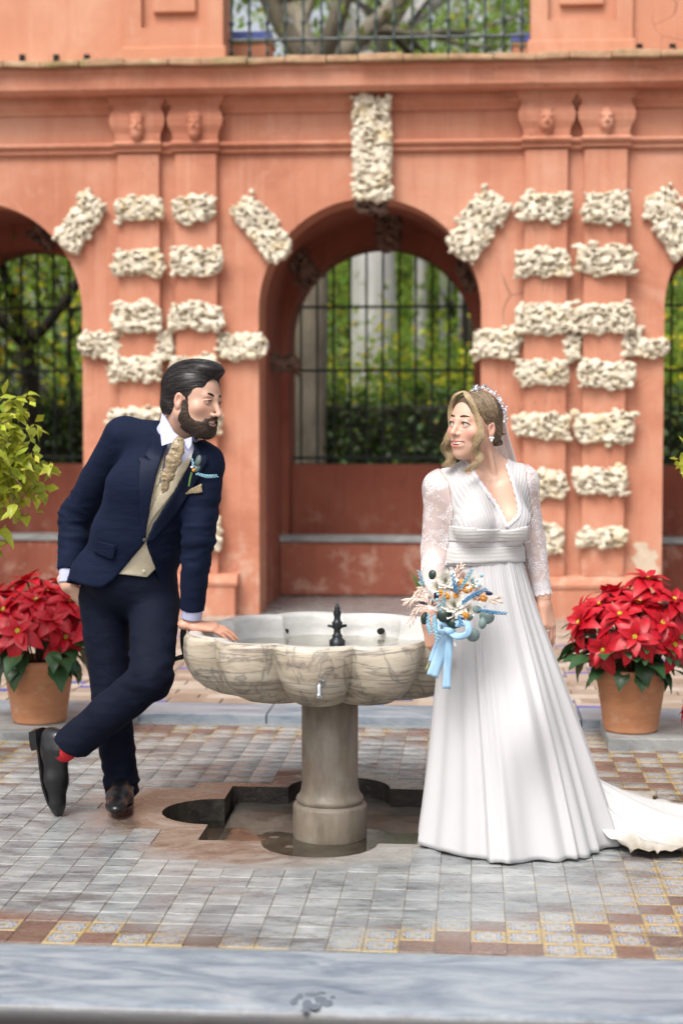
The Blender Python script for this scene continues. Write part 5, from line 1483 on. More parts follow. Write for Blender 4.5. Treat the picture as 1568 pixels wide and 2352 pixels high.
for i in rg.integers(0, len(Lh), 1150):
    p = Lh[i]; n_ = nh[i]
    if n_ @ (p - [0, -.01, .04]) < 0: continue
    pth = [p]
    for k in range(4):       # combed back over the crown, turning down towards the nape
        d = np.array([.10 * np.sign(p[0]), -1.0, -.25 - 6.0 * max(0, -.03 - p[1]) - 2.5 * max(0, abs(p[0]) - .055)]); d = d / np.linalg.norm(d); q_ = p + d * .016
        c_ = q_ - np.array([0, -.015, .045]); r_ = math.sqrt((c_[0] / .086) ** 2 + (c_[1] / .108) ** 2 + (c_[2] / .092) ** 2); p = q_ if r_ < 1e-6 else np.array([0, -.015, .045]) + c_ / r_; pth.append(p)
    if pth[-1][2] < -.055: pth = pth[:3]
    if len(pth) > 2: paths.append(pth)
V_, F_s, T_ = HD1.strands(vh, fh, paths, .0012, .0001, .0009, 9, n=10, tintr=(.4, 3.4))
GP('hair_locks', V_, F_s, M_HAIR1, hair, smooth=True, col=T_)
FBd = Field(hl - [.16, .17, .20], hl + [.17, .17, .10], .0028)
E_(FBd, (0, .047, -.090), (.064, .072, .044))
for q in (-1, 1):
    FBd.cone(HD1.w((q * .068, .020, -.005)), HD1.w((q * .060, .022, -.060)), .011, .024, .012); FBd.cone(HD1.w((q * .060, .022, -.060)), HD1.w((q * .030, .060, -.085)), .024, .028, .012)
    FBd.cone(HD1.w((0, .104, -.044)), HD1.w((q * .027, .086, -.058)), .0085, .0085, .004); FBd.cone(HD1.w((q * .029, .084, -.058)), HD1.w((q * .025, .084, -.085)), .009, .012, .006)
E_(FBd, (0, .104, -.0605), (.0275, .026, .0115), .003, 'sub')
hx = tuple(slice(0, n_) for n_ in FBd.n)
off_ = np.round((FBd.lo - FH.lo) / .0028).astype(int)
HD_sub = np.full(FBd.n, 1.0, np.float32)
F2 = Field(FBd.lo, FBd.lo + (FBd.n - 1) * .0028, .0028); HD1.add(F2)
Db = np.maximum(FBd.D[:F2.n[0], :F2.n[1], :F2.n[2]], F2.D[:FBd.n[0], :FBd.n[1], :FBd.n[2]] - .0048)
FBd.n = np.array(Db.shape); FBd.D = Db
vd, fd = FBd.mesh(); vd = smooth_mesh(vd, fd, 1); vd = vd + vnormals(vd, fd) * (.0010 * noise3(vd, 170, 3) + .0010 * noise3(vd, 320, 4))[:, None]
beard = GP('beard', vd, fd, M_BEARD, body, smooth=True, col=np.ones(3))
nd = vnormals(vd, fd); pick = rg.integers(0, len(vd), 2600); hv, hf = [], []
for j, i in enumerate(pick):
    d = nrm(nd[i] * .55 + HD1.A @ np.array([0, -.1, -.8]) + rg.normal(size=3) * .25); s_ = nrm(np.cross(d, rg.normal(size=3))) * .0005
    p = vd[i] - nd[i] * .001; L = rg.uniform(.004, .008)
    hv += [p - s_, p + s_, p + d * L]; hf.append((3 * j, 3 * j + 1, 3 * j + 2))
o = GP('beard_hairs', hv, hf, M_BEARD, beard, col=np.ones(3) * 1.2); o['kind'] = 'stuff'
# ---- trousers
FT = Field(np.min([HR, HL, KR, KL, AR_, AL], 0) - [.13, .16, .10], np.max([HR, HL, P0], 0) + [.17, .18, .16], .0062)
FT.ell(T(0, -.005, .02), (.176, .132, .15), 0, M=TA)
FT.cone(HR, KR, .098, .077, .03); FT.cone(KR, KR * .45 + AR_ * .55, .077, .066, .02); FT.cone(KR * .45 + AR_ * .55, AR_ + [0.004, 0, -.005], .066, .066, .02)
legR = FT.D.copy()
FT2 = Field(FT.lo, FT.lo + (FT.n - 1) * FT.h, FT.h)
FT2.ell(T(-.05, .01, .0), (.12, .12, .13), 0, M=TA)
FT2.cone(HL, KL, .098, .080, .03); FT2.cone(KL, KL * .5 + AL * .5, .080, .074, .02); FT2.cone(KL * .5 + AL * .5, AL, .074, .072, .02)
sh = nrm(AL - KL)
FT2.D = np.maximum(FT2.D, behind(FT2, AL - sh * .030, sh + np.array([.30, 0, -.12]))[:FT2.D.shape[0], :FT2.D.shape[1], :FT2.D.shape[2]])
FT.D = np.maximum(FT.D, behind(FT, AR_ + [0, 0, -.012], (0.0, .35, -1)))
n_ = np.minimum(FT.D.shape, FT2.D.shape)
a = FT.D[:n_[0], :n_[1], :n_[2]]; b = FT2.D[:n_[0], :n_[1], :n_[2]]
h_ = np.clip(.5 + .5 * (b - a) / .018, 0, 1); zc = FT.ax[2][:n_[2]][None, None, :]
blend = b * (1 - h_) + a * h_ - .018 * h_ * (1 - h_)
FT.D = np.where(zc > P0[2] - .22, blend, np.minimum(a, b)).astype(np.float32); FT.n = np.array(FT.D.shape)
def folds(v, A=.004):
    w = noise3(v * [9, 9, 26] + 3, 1.0, 5) + .6 * noise3(v * [16, 16, 40] + [0, 0, 0], 1.0, 6)
    kn = np.exp(-(np.linalg.norm(v - KL, axis=1) / .13) ** 2); he = np.exp(-((v[:, 2] - AR_[2] - .04) / .09) ** 2) * (v[:, 2] < .35)
    rid = 1 - 2 * np.abs(noise3(v * [13, 13, 30] + 9, 1.0, 15)); return A * w * (.5 + 1.2 * kn + 1.2 * he) + .0055 * rid * (kn + he + .12)
tr = GS('trousers', FT, M_NAVYT, smooth=2, disp=folds)
# ---- waistcoat, shirt, jacket
lo = np.min([SR, ER, WR, WL, P0], 0) - [.13, .16, .20]; hi = np.max([SR, SL, EL, N0, WL], 0) + [.12, .16, .10]
FJ = Field(lo, hi, .0058)
torso1(FJ, .004); FJ.ell(T(.035, -.005, -.03), (.208, .142, .17), .05, M=TA)
DT = FJ.D.copy()
arms1(FJ)
for W_, E_2 in ((WR, ER), (WL, EL)):
    d = nrm(W_ - E_2); near = np.linalg.norm(field_pts(FJ) - W_, axis=-1) < .13
    FJ.D = np.where(near & (behind(FJ, W_ - d * .012, d) > 0) & (DT > 0.0), np.maximum(FJ.D, behind(FJ, W_ - d * .012, d)), FJ.D)
front = behind(FJ, T(0, -.01, .3), TA[:, 1])            # >0 in front of the body's middle
opening = [(372, 1005), (384, 1020), (370, 1050), (352, 1120), (333, 1232), (334, 1243), (327, 1252), (296, 1292), (262, 1333), (232, 1353), (205, 1348), (160, 1332), (150, 1420), (420, 1430), (412, 1404), (396, 1398), (372, 1348), (352, 1292), (338, 1250), (340, 1240), (352, 1205), (400, 1130), (432, 1075), (447, 1030), (440, 1008), (420, 985), (385, 985)]
op = outline(FJ, opening, 6.2, (FJ.D < .015) & (front > -.015))
Dj = np.maximum(FJ.D, np.where(front > 0, -op, -1))
hemb = outline(FJ, [(60, 860), (700, 860), (700, 1360), (420, 1400), (400, 1398), (240, 1352), (158, 1340), (60, 1330)], 6.3, FJ.D < .015)
nonarm = DT < FJ.D + .006
Dj = np.where(nonarm, np.maximum(Dj, hemb), Dj)
Dj = np.where(np.linalg.norm((field_pts(FJ) - N0) - ((field_pts(FJ) - N0) @ TU)[..., None] * TU, axis=-1) < .105, np.maximum(Dj, behind(FJ, N0 + TU * .012, TU + TA[:, 1] * .25)), Dj)
def jfold(v):
    P = (v - P0) @ TA
    arm = np.minimum(np.linalg.norm(v - ER, axis=1), np.linalg.norm(v - EL, axis=1))
    w = noise3(v * [10, 10, 30], 1.0, 8) + .5 * noise3(v * [20, 20, 44], 1.0, 9)
    rid = 1 - 2 * np.abs(noise3(v * [14, 14, 34] + [0, 0, 5], 1.0, 12)); return w * (.0016 + .004 * np.exp(-(arm / .13) ** 2)) + rid * .0048 * np.exp(-(arm / .15) ** 2) + .003 * noise3(v * 7, 1.0, 2)
jacket = GS('jacket', FJ, M_NAVY, smooth=1, disp=jfold, D=Dj)
# fine field over the chest for the thin layers that lie on it
FC = Field(np.minimum(T(.2, 0, -.1), T(-.2, .18, .6)) - [.06, .20, .02], np.maximum(T(.2, 0, .1), T(-.2, 0, .6)) + [.06, .06, .06], .0042)
torso1(FC, .004); FC.ell(T(.035, -.005, -.03), (.208, .142, .17), .05, M=TA)
DC = FC.D.copy(); arms1(FC); DCA = FC.D.copy(); frC = behind(FC, T(0, -.01, .3), TA[:, 1])
def layer(name, poly, d0, th, mat, parent=None, Y=6.2, smooth=1, extra=None, base=None):
    Dd = np.abs((DC if base is None else base) - d0) - th / 2; D = np.maximum(outline(FC, poly, Y, (Dd < .010) & (frC > -.01)), Dd); D = np.maximum(D, -frC)
    if extra is not None: D = np.maximum(D, extra)
    F3 = Field(FC.lo, FC.lo + .01, FC.h); F3.n = FC.n; F3.D = D.astype(np.float32); F3.ax = FC.ax
    return GS(name, F3, mat, parent, smooth)
def solid(name, d0, cut_poly, keep_poly, mat, Y=6.2):
    D = DC - d0
    mk = D < .010
    if cut_poly is not None: D = np.maximum(D, np.where(frC > 0, -outline(FC, cut_poly, Y, mk & (frC > -.01)), -1))
    D = np.maximum(D, outline(FC, keep_poly, Y, mk & (frC > -.08))); D = np.maximum(D, -frC - .06)
    F3 = Field(FC.lo, FC.lo + .01, FC.h); F3.n = FC.n; F3.D = D.astype(np.float32); F3.ax = FC.ax
    return GS(name, F3, mat, None, 1)
solid('waistcoat', -.010, [(340, 985), (375, 1040), (366, 1108), (372, 1112), (452, 1030), (452, 985)], [(230, 985), (470, 985), (440, 1230), (346, 1318), (338, 1326), (270, 1318), (262, 1280), (250, 1100)], M_CREAM)
layer('waistcoat_lapel', [(437, 1042), (444, 1052), (400, 1132), (352, 1192), (338, 1222), (335, 1208), (345, 1170), (372, 1124), (415, 1070)], -.007, .006, M_CREAM)
layer('waistcoat_lapel', [(380, 1040), (374, 1080), (366, 1112), (352, 1132), (340, 1176), (346, 1120), (362, 1060)], -.008, .005, M_CREAM)
solid('shirt', -.020, None, [(330, 985), (460, 985), (460, 1100), (372, 1180), (345, 1120)], M_SHIRT)
layer('lapel', [(381, 990), (392, 1008), (376, 1040), (360, 1090), (345, 1165), (334, 1236), (329, 1236), (322, 1180), (318, 1100), (321, 1062), (315, 1052), (326, 1048), (346, 1058), (332, 1046), (350, 1015), (364, 988)], .007, .007, M_LAPEL)
layer('lapel', [(441, 1012), (452, 1018), (463, 1045), (478, 1047), (478, 1062), (470, 1072), (450, 1110), (400, 1190), (352, 1243), (336, 1246), (338, 1238), (352, 1207), (402, 1132), (434, 1076), (448, 1035)], .007, .007, M_LAPEL, base=DCA)
layer('pocket_flap', [(219, 1240), (268, 1252), (262, 1284), (255, 1286), (214, 1268)], .0065, .0055, M_NAVY)
layer('pocket_square', [(425, 1133), (438, 1122), (464, 1110), (466, 1132), (425, 1136)], .009, .008, M_TIE, base=DCA)
for (px, py, s_) in ((333, 1240, .0085), (331, 1312, .0075)):
    c = a_(px, py, 6.2); bvh = None
    o = GP('button', [c + TA @ np.array([x, z_, y]) for x, y, z_ in lathe([(.001, .0), (s_, .0), (s_, .003), (s_ * .8, .0045), (.001, .004)], 16)[0]], lathe([(.001, .0)] * 5, 16)[1], simple('button_horn', (0.05, 0.045, 0.05), (0.10, 0.09, 0.09), 40, 0.3, 0) if py < 1300 else M_CREAM, jacket if py < 1300 else None, smooth=True)
    # seat the button on the cloth
    i = np.argmin(np.linalg.norm(field_pts(FC)[::2, ::2, ::2].reshape(-1, 3) - c, axis=1)); 
    ray_ = nrm(c - np.array([0, 0, CAM_H])); cand = [c + ray_ * t for t in np.linspace(-.15, .15, 200)]
    for q_ in cand:
        ii = np.round((q_ - FC.lo) / FC.h).astype(int)
        if np.all(ii >= 0) and np.all(ii < FC.n) and DC[tuple(ii)] < (.004 if py < 1300 else -.006): o.data.transform(Matrix.Translation(Vector(q_ - c))); break
for k_ in range(4):
    c = WR + (ER - WR) * (.10 + .10 * k_) + np.array([-.050 - .0016 * k_, -.012, 0]); GP('cuff_button', lathe([(.001, -.004), (.006, -.004), (.006, .004), (.001, .004)], 10, c)[0], lathe([(0, 0)] * 4, 10)[1], M_CHROME, jacket)
# shirt collar: a band round the neck with two points turned down in front
cn = N0 + TU * .012
ring = []
HN = HD1.w((0, -.030, -.05)); cu = nrm(HN - cn); CA = frame(TA[:, 1], cu)
ang = np.linspace(R(100), R(440), 40)
V_ = []
for i, t in enumerate(ang):
    d = CA @ np.array([math.cos(t), math.sin(t), 0]); fr_ = max(0, math.sin(t))
    lo_ = cn + d * .064 - cu * (.012 + .02 * fr_); hi_ = cn + d * .062 + cu * (.040 - .026 * fr_)
    V_ += [lo_, hi_ - d * .0, hi_ + d * .005, cn + d * .074 - cu * (.008 + .03 * fr_)]
F_s = [(i * 4 + k, i * 4 + 4 + k, i * 4 + 5 + k, i * 4 + 1 + k) for i in range(len(ang) - 1) for k in range(3)]
o = GP('shirt_collar', V_, F_s, M_SHIRT, smooth=True)
def wing(pts, Ys):
    q = np.array([a_(x, y, Y_) for (x, y), Y_ in zip(pts, Ys)])
    n__ = nrm(np.cross(q[1] - q[0], q[2] - q[0]))
    if n__[1] > 0: n__ = -n__
    m = len(q); v = np.concatenate([q, q - n__ * .004]); f = [tuple(range(m)), tuple(range(2 * m - 1, m - 1, -1))] + [(i, (i + 1) % m, m + (i + 1) % m, m + i) for i in range(m)]
    return v, f
GP('collar_wing', *wing([(372, 950), (379, 958), (398, 992), (415, 1007), (404, 1014), (385, 1019), (372, 1024), (369, 1000), (368, 970)], [6.195, 6.18, 6.14, 6.118, 6.108, 6.10, 6.10, 6.13, 6.17]), M_SHIRT, o)
GP('collar_wing', *wing([(413, 1008), (424, 1009), (441, 1003), (440, 1022), (433, 1032), (422, 1014)], [6.118, 6.12, 6.135, 6.108, 6.10, 6.112]), M_SHIRT, o)
# scrunched silk plastron
FTi = Field(a_(360, 1140, 6.25) - [.03, .26, .05], a_(440, 1000, 6.25) + [.05, .03, .05], .003)
tc = [(411, 1018, 6.104), (408, 1034, 6.099), (398, 1058, 6.099), (386, 1090, 6.108), (377, 1125, 6.118)]
wd = [.023, .022, .023, .020, .013]
for (x1, y1, Y1), (x2, y2, Y2), ra, rb in zip(tc[:-1], tc[1:], wd[:-1], wd[1:]): FTi.cone(a_(x1, y1, Y1), a_(x2, y2, Y2), ra, rb, .008, flat=((0, 1, 0), .45))
GS('plastron_tie', FTi, M_TIE, smooth=1, disp=lambda v: .0042 * noise3(v + .3 * v[:, [2, 0, 1]], 46, 3) + .003 * (1 - 2 * np.abs(noise3(v * [1.5, 1, 1.1], 55, 8))))
# boutonniere: stem, eucalyptus leaf, berries, blue wheat ear
bt = empty('boutonniere', tuple(a_(438, 1100, 6.05) - O1)); bt.parent = groom
BO = a_(438, 1100, 6.05)
def BP(name, v, f, mat, **k): return mobj(name, np.asarray(v, float) - BO, f, mat, bt, **k)
M_STEM = simple('green_stem', (0.07, 0.16, 0.04), (0.12, 0.24, 0.06), 30, 0.5, 0.1, 0.002); M_EUCA = simple('eucalyptus_leaf', (0.055, 0.085, 0.075), (0.12, 0.16, 0.145), 20, 0.5, 0.1, 0.002)
M_SKY = simple('sky_blue_dyed_wheat', (0.15, 0.34, 0.46), (0.30, 0.50, 0.60), 60, 0.6, 0.2, 0.002); M_ORANGE = simple('orange_seed_head', (0.58, 0.20, 0.02), (0.72, 0.33, 0.04), 90, 0.7, 0.5, 0.003)
M_DEEP = simple('deep_blue_dyed_wheat', (0.05, 0.17, 0.34), (0.14, 0.32, 0.50), 60, 0.6, 0.2, 0.002); M_IVORY = simple('ivory_petal', (0.74, 0.71, 0.62), (0.84, 0.82, 0.76), 30, 0.6, 0.2, 0.003); M_BLUSH = simple('blush_dried_petal', (0.66, 0.50, 0.42), (0.76, 0.62, 0.54), 30, 0.65, 0.2, 0.003)
yb_ = 6.045
BP('stem', *tube([a_(441, 1085, yb_), a_(437, 1100, yb_), a_(434, 1117, yb_)], [.004, .0035, .003], 6), M_STEM)
def disc(c, r1, r2, n_, up, seed=0, th=.0015):
    z = nrm(n_); x = nrm(np.cross(up, z)); y = np.cross(z, x); v = [c + z * .002 - y * r2]
    m = 18
    v = []
    for s_ in (1, -1):
        v.append(c + z * th * s_)
        for i in range(m):
            t = 2 * math.pi * i / m; v.append(c + x * r1 * math.cos(t) + y * r2 * math.sin(t) + z * (th * s_ * .5 - .12 * r1 * math.cos(t) ** 2))
    f = [(0, 1 + i, 1 + (i + 1) % m) for i in range(m)] + [(m + 1, m + 2 + (i + 1) % m, m + 2 + i) for i in range(m)] + [(1 + i, m + 2 + i, m + 2 + (i + 1) % m, 1 + (i + 1) % m) for i in range(m)]
    return v, f
BP('leaf', *disc(a_(455, 1058, yb_ - .003), .011, .021, (-.3, -1, .2), (.3, 0, 1)), M_EUCA, smooth=True); BP('leaf', *disc(a_(452, 1075, yb_ - .006), .013, .016, (.2, -1, .3), (.5, 0, 1)), M_EUCA, smooth=True)
BP('berry', *lathe([(.0005, -.006), (.005, -.004), (.0065, 0), (.005, .004), (.0005, .006)], 10, a_(445, 1080, yb_ - .012)), M_ORANGE, smooth=True); BP('berry', *lathe([(.0005, -.005), (.004, -.003), (.005, 0), (.004, .003), (.0005, .005)], 10, a_(441, 1073, yb_ - .010)), M_IVORY, smooth=True)
def wheat(path, r=.006, n_=None):
    """an ear of wheat: overlapping grains on a stalk"""
    P_ = np.asarray(path, float); parts_ = [tube(P_, .0012, 5)]
    L = np.linalg.norm(np.diff(P_, axis=0), axis=1).sum(); n_ = n_ or max(6, int(L / .005))
    pts = spline(P_, n_); Tn = np.gradient(pts, axis=0)
    for i in range(n_):
        t = nrm(Tn[i]); s_ = nrm(np.cross(t, (0.2, 1, .3))) * (1 if i % 2 else -1); u_ = np.cross(t, s_) * (.5 if i % 3 else -.5)
        d = nrm(t + s_ * .5 + u_ * .3); rr = r * (.75 + .5 * math.sin(math.pi * (i + 1) / (n_ + 1)))
        p = pts[i] + s_ * r * .5
        parts_.append(tube([p - d * rr * .9, p, p + d * rr * 1.3], [rr * .2, rr * .62, rr * .12], 5))
    return join(parts_)
BP('wheat_ear', *wheat([a_(452, 1088, yb_ - .01), a_(475, 1094, yb_ - .012), a_(499, 1093, yb_ - .012)], .0055), M_SKY, smooth=True); BP('wheat_ear', *wheat([a_(443, 1078, yb_ - .008), a_(444, 1064, yb_ - .008), a_(439, 1050, yb_ - .006)], .004), M_SKY, smooth=True)
# cuffs of the shirt
for W_, E_2 in ((WR, ER), (WL, EL)):
    d = nrm(W_ - E_2); L0, L1 = (-.03, .022) if W_ is WL else (-.03, .040)
    GP('shirt_cuff', *tube([W_ + d * t for t in (L0, L1 - .004, L1, L1, L1 - .01)], [.041, .039, .038, .033, .030], 28, cap=False), M_SHIRT, smooth=True)
# ---- shoes
def shoe(frame_o, F, U, name):
    """local: y forward to the toe, z up, origin under the ankle on the ground"""
    A = frame(F, U); W = lambda p: frame_o + A @ (np.array(p, float) * [1.22, 1.10, 1.12])
    F_ = Field(frame_o - .32, frame_o + .32, .0042)
    F_.cone(W((0, -.045, .050)), W((0, .0, .045)), .041, .043, .0)
    F_.cone(W((0, -.035, .080)), W((0, .005, .085)), .037, .041, .02)
    F_.cone(W((0, .0, .05)), W((0, .10, .034)), .047, .049, .03, flat=(A[:, 2], .85)); F_.cone(W((0, .10, .032)), W((.004, .180, .022)), .049, .036, .02, flat=(A[:, 2], .72))
    F_.cone(W((.004, .180, .02)), W((.004, .205, .018)), .035, .026, .01, flat=(A[:, 2], .7))
    F_.cone(W((0, .01, .075)), W((0, .085, .056)), .030, .026, .02)
    D0 = F_.D.copy()
    F_.D = np.maximum(F_.D, behind(F_, W((0, 0, .012)), -A[:, 2])); F_.D = np.maximum(F_.D, behind(F_, W((0, -.01, .108)), A[:, 2] - A[:, 1] * .1))
    root = empty(name, tuple(frame_o - O1)); root.parent = groom
    up_ = F_.mesh(); mobj('upper', smooth_mesh(up_[0], up_[1], 1) - frame_o, up_[1], M_SHOE, root, smooth=True)
    # sole with a stacked heel
    sol = [(0.030, -.080), (.036, -.04), (.034, 0), (.043, .08), (.044, .12), (.036, .17), (.022, .205), (.004, .222), (-.016, .205), (-.032, .17), (-.042, .12), (-.041, .08), (-.034, 0), (-.036, -.04), (-.030, -.080), (0, -.088)]
    def slab(pts, z0, z1): 
        m = len(pts); v = [W((x, y, z0)) - frame_o for x, y in pts] + [W((x, y, z1)) - frame_o for x, y in pts]
        return v, [tuple(range(m))[::-1], tuple(range(m, 2 * m))] + [(i, (i + 1) % m, m + (i + 1) % m, m + i) for i in range(m)]
    fix_normals(mobj('sole', *slab(sol, .006, .014), M_SHOE, root)); hp = [(x * 1.0, y) for x, y in sol if y < .0] + []
    hp = [(.034, -.015), (-.034, -.015), (-.036, -.04), (-.030, -.080), (0, -.088), (.030, -.080), (.036, -.04)]
    fix_normals(mobj('heel', *slab(hp, -.020, .0055), M_SHOE, root))
    for k_ in range(4):
        y_ = .03 + k_ * .016; z_ = .100 - k_ * .012
        mobj('lace', *tube([W((-.018, y_, z_ - .004)) - frame_o, W((0, y_ - .004, z_ + .004)) - frame_o, W((.018, y_, z_ - .004)) - frame_o], .0024, 5), M_SHOE, root)
    return root
rb = gnd(268, 1893); shoe(np.array([AR_[0] + .004, AR_[1] - .01, .020]), (rb[0] - AR_[0] - .004, rb[1] - AR_[1] + .0, 0), (0, 0, 1), 'shoe')
toe = gnd(142, 1874) + [0, 0, .004]
fdir = nrm(toe - a_(108, 1700, 6.27)); heel0 = toe - fdir * .245
upd = nrm(np.array([.85, -.50, .30])); upd = nrm(upd - fdir * (upd @ fdir)); shoe(heel0 + fdir * .0 - upd * .028, fdir, upd, 'shoe')
sk0, sk1 = AL - nrm(AL - KL) * .05, heel0 + upd * .050 + fdir * .02
GP('sock', *tube([sk0, (sk0 + sk1) / 2, sk1], [.046, .046, .044], 16), M_SOCK, smooth=True)
p = a_(134, 1712, 6.195); GP('sock_motif', *disc(p, .006, .012, (-.3, -1, .1), (0, 0, 1)), M_SOCKY)
GP('sock', *tube([AR_ + [0, 0, .02], AR_ + [0, 0, -.06]], [.04, .038], 14), M_SOCK, smooth=True)
# ================================================================== the bride
M_SKIN2 = m_skin('fair_skin', (0.62, 0.385, 0.285))
M_HAIR2 = m_hair('ash_blonde_hair', (0.075, 0.052, 0.032), (0.155, 0.112, 0.068), 0.4)
M_HAIR2L = m_hair('blonde_locks', (0.31, 0.22, 0.12), (0.50, 0.385, 0.235), 0.4)
M_BROW2 = m_hair('brown_brow', (0.035, 0.02, 0.013), (0.055, 0.034, 0.02), 0.5)
def m_chiffon(name, c, rough=0.7, trans=0.25, pleat=None):
    t = NT(name)
    v = t.coord('Object')
    col = t.ramp(t.noise(v, 5, 4, 0.5), [(0.3, tuple(x * .97 for x in c)), (0.7, c)])
    h = t.noise(v, 700, 2, 0.5)
    if pleat is not None:
        w = t.node('TexWave', wave_type='BANDS', bands_direction='X'); t.l.new(t.coord('Object', rot=(0, pleat[1], 0)), w.inputs[0]); w.inputs['Scale'].default_value = pleat[0]; w.inputs['Distortion'].default_value = 1.4; w.inputs['Detail'].default_value = 2
        t.bump(w.outputs[1], 0.22, 0.004)
    else: t.bump(h, 0.12, 0.002)
    t.done(col, rough); t.b.inputs['Sheen Weight'].default_value = 0.2
    tr = t.node('BsdfTranslucent'); t.l.new(col, tr.inputs[0]); mx = t.node('MixShader'); mx.inputs[0].default_value = trans
    t.l.new(t.b.outputs[0], mx.inputs[1]); t.l.new(tr.outputs[0], mx.inputs[2]); t.l.new(mx.outputs[0], t.out.inputs[0])
    return t.m
M_DRESS = m_chiffon('ivory_chiffon', (0.67, 0.665, 0.675))
M_BODICE = m_chiffon('pleated_ivory_chiffon', (0.67, 0.665, 0.675))
M_BAND = m_chiffon('ruched_ivory_band', (0.74, 0.73, 0.72))
def m_lace(name, density, col=(0.78, 0.76, 0.79), scale=150):
    """fine net with a denser corded sprig pattern: threads are cloth, the mesh between them is open"""
    t = NT(name); v = t.coord('Object')
    vd = t.node('TexVoronoi', feature='DISTANCE_TO_EDGE'); t.l.new(t.coord('Object'), vd.inputs['Vector']); vd.inputs['Scale'].default_value = scale
    sprig = t.ramp(t.noise(v, 22, 4, 0.6, 0.8), [(0.44, 0.0), (0.52, 1.0)])
    th = t.math('MULTIPLY', t.ramp(vd.outputs[0], [(0.06, 1.0), (0.16, 0.0)]), sprig)
    al = t.math('MAXIMUM', t.math('MULTIPLY', th, 0.95), density)
    t.done(col, 0.7)
    tp_ = t.node('BsdfTransparent'); mx = t.node('MixShader'); t.l.new(al, mx.inputs[0])
    t.l.new(tp_.outputs[0], mx.inputs[1]); t.l.new(t.b.outputs[0], mx.inputs[2]); t.l.new(mx.outputs[0], t.out.inputs[0])
    return t.m
M_LACE = m_lace('sheer_lace', 0.42); M_LACED = m_lace('dense_lace', 0.72, scale=220); M_VEIL = m_lace('tulle_veil', 0.84, (0.82, 0.82, 0.82), 300)
M_SILVER = simple('silver_leaf_tiara', (0.62, 0.63, 0.70), (0.84, 0.85, 0.88), 60, 0.25, 0.1, 0.002, metal=0.25); M_PEARL = simple('pearl', (0.72, 0.72, 0.74), (0.84, 0.84, 0.84), 30, 0.2, 0); M_BLUEBEAD = simple('blue_crystal', (0.16, 0.42, 0.56), (0.35, 0.62, 0.74), 50, 0.15, 0)
M_GOLD = simple('gold_ring', (0.75, 0.52, 0.2), (0.85, 0.62, 0.28), 30, 0.25, 0, metal=1.0)
bw = a_(1113, 1290, 5.92); O2 = np.array([bw[0], 5.92, 0.0])
bride = empty('person', tuple(O2)); tag(bride, 'bride in an ivory gown with lace sleeves, hair up under a tiara, holding a bouquet', 'person')
def QP(name, v, f, mat, parent=None, **k): return mobj(name, np.asarray(v, float) - O2, f, mat, parent or bride, **k)
def QS(name, F_, mat, parent=None, smooth=1, disp=None, col=None, D=None):
    if D is not None: F_.D = D.astype(np.float32)
    v, f = F_.mesh()
    if smooth: v = smooth_mesh(v, f, smooth)
    if disp is not None: v = v + vnormals(v, f) * disp(v)[:, None]
    return QP(name, v, f, mat, parent, smooth=True, col=None if col is None else col(v))
Bw, Bn = a_(1114, 1285, 5.93), a_(1116, 1078, 5.92)       # waist, pit of the neck
BU = nrm(Bn - Bw); BA = frame((math.sin(R(17)), -math.cos(R(17)), 0), BU)
B = lambda r, f, u: Bw + BA @ np.array([r, f, u])
bSR, bER, bWR = a_(1011, 1123, 5.92), a_(1001, 1262, 5.95), a_(985, 1415, 5.80)
bSL, bEL, bWL = a_(1196, 1110, 5.96), a_(1219, 1236, 6.00), a_(1246, 1372, 5.97)
def torso2(F_, g=0.0):
    F_.ell(B(0, 0, -.02), (.130 + g, .100 + g, .10), 0, M=BA)
    F_.ell(B(0, .005, .06), (.122 + g, .094 + g, .12), .04, M=BA)
    F_.ell(B(0, .0, .19), (.136 + g, .096 + g, .12), .05, M=BA)
    for q in (-1, 1):
        F_.ell(B(q * .068, .086, .130), (.063 + g, .062 + g, .064 + g), .028, M=BA)
        F_.cone(B(q * .05, .05, .25), B(q * .065, .085, .15), .05 + g, .05 + g, .03)
    F_.cone(bSR + [.012, 0, .0], bSL + [-.012, 0, .0], .050 + g, .050 + g, .05)
    for S_ in (bSR, bSL): F_.cone(S_ + [0, 0, .008], B(0, -.01, .335), .040 + g, .048 + g, .04)
def arms2(F_, g=0.0):
    F_.cone(bSR, bER, .053 + g, .049 + g, .03); F_.cone(bER, bWR, .049 + g, .031 + g, .015)
    F_.cone(bSL, bEL, .053 + g, .045 + g, .03); F_.cone(bEL, bWL, .045 + g, .029 + g, .015)
HD2 = Head(a_(1089, 983, 5.88), (-math.sin(R(42)), -math.cos(R(42)), .02), (.07, .03, 1), 0.99, False)
h2 = HD2.w((0, 0, 0))
FS = Field(np.minimum(h2 - [.16, .16, .2], B(.16, .16, .02) - [.05, .05, .03]), np.maximum(h2 + [.14, .15, .15], bSL + .04), .0034)
torso2(FS)
# crease of the cleavage
FS.cone(B(0, .120, .225), B(0, .152, .12), .003, .013, .010, 'sub')
arms2(FS)
HD2.add(FS)
nb = B(0, -.012, .32)
FS.cone(HD2.w((0, -.028, -.055)), nb, .046, .052, .03)
for q in (-1, 1):
    FS.cone(HD2.w((q * .050, -.018, -.045)), B(q * .012, .062, .285), .011, .010, .014)                       # neck muscle
    FS.cone(B(q * .014, .066, .285), B(q * .08, .035, .312), .006, .006, .014)                              # collarbone
FS.D = np.maximum(FS.D, behind(FS, B(0, 0, .0), -BU))
v1, f1 = FS.mesh(); v1 = smooth_mesh(v1, f1, 1)
FA = Field(np.min([bSR, bER, bWR, bWL], 0) - .08, np.max([bSR, bSL, bEL, bWL], 0) + .08, .006); arms2(FA)
v2, f2 = FA.mesh(); v2 = smooth_mesh(v2, f2, 1)
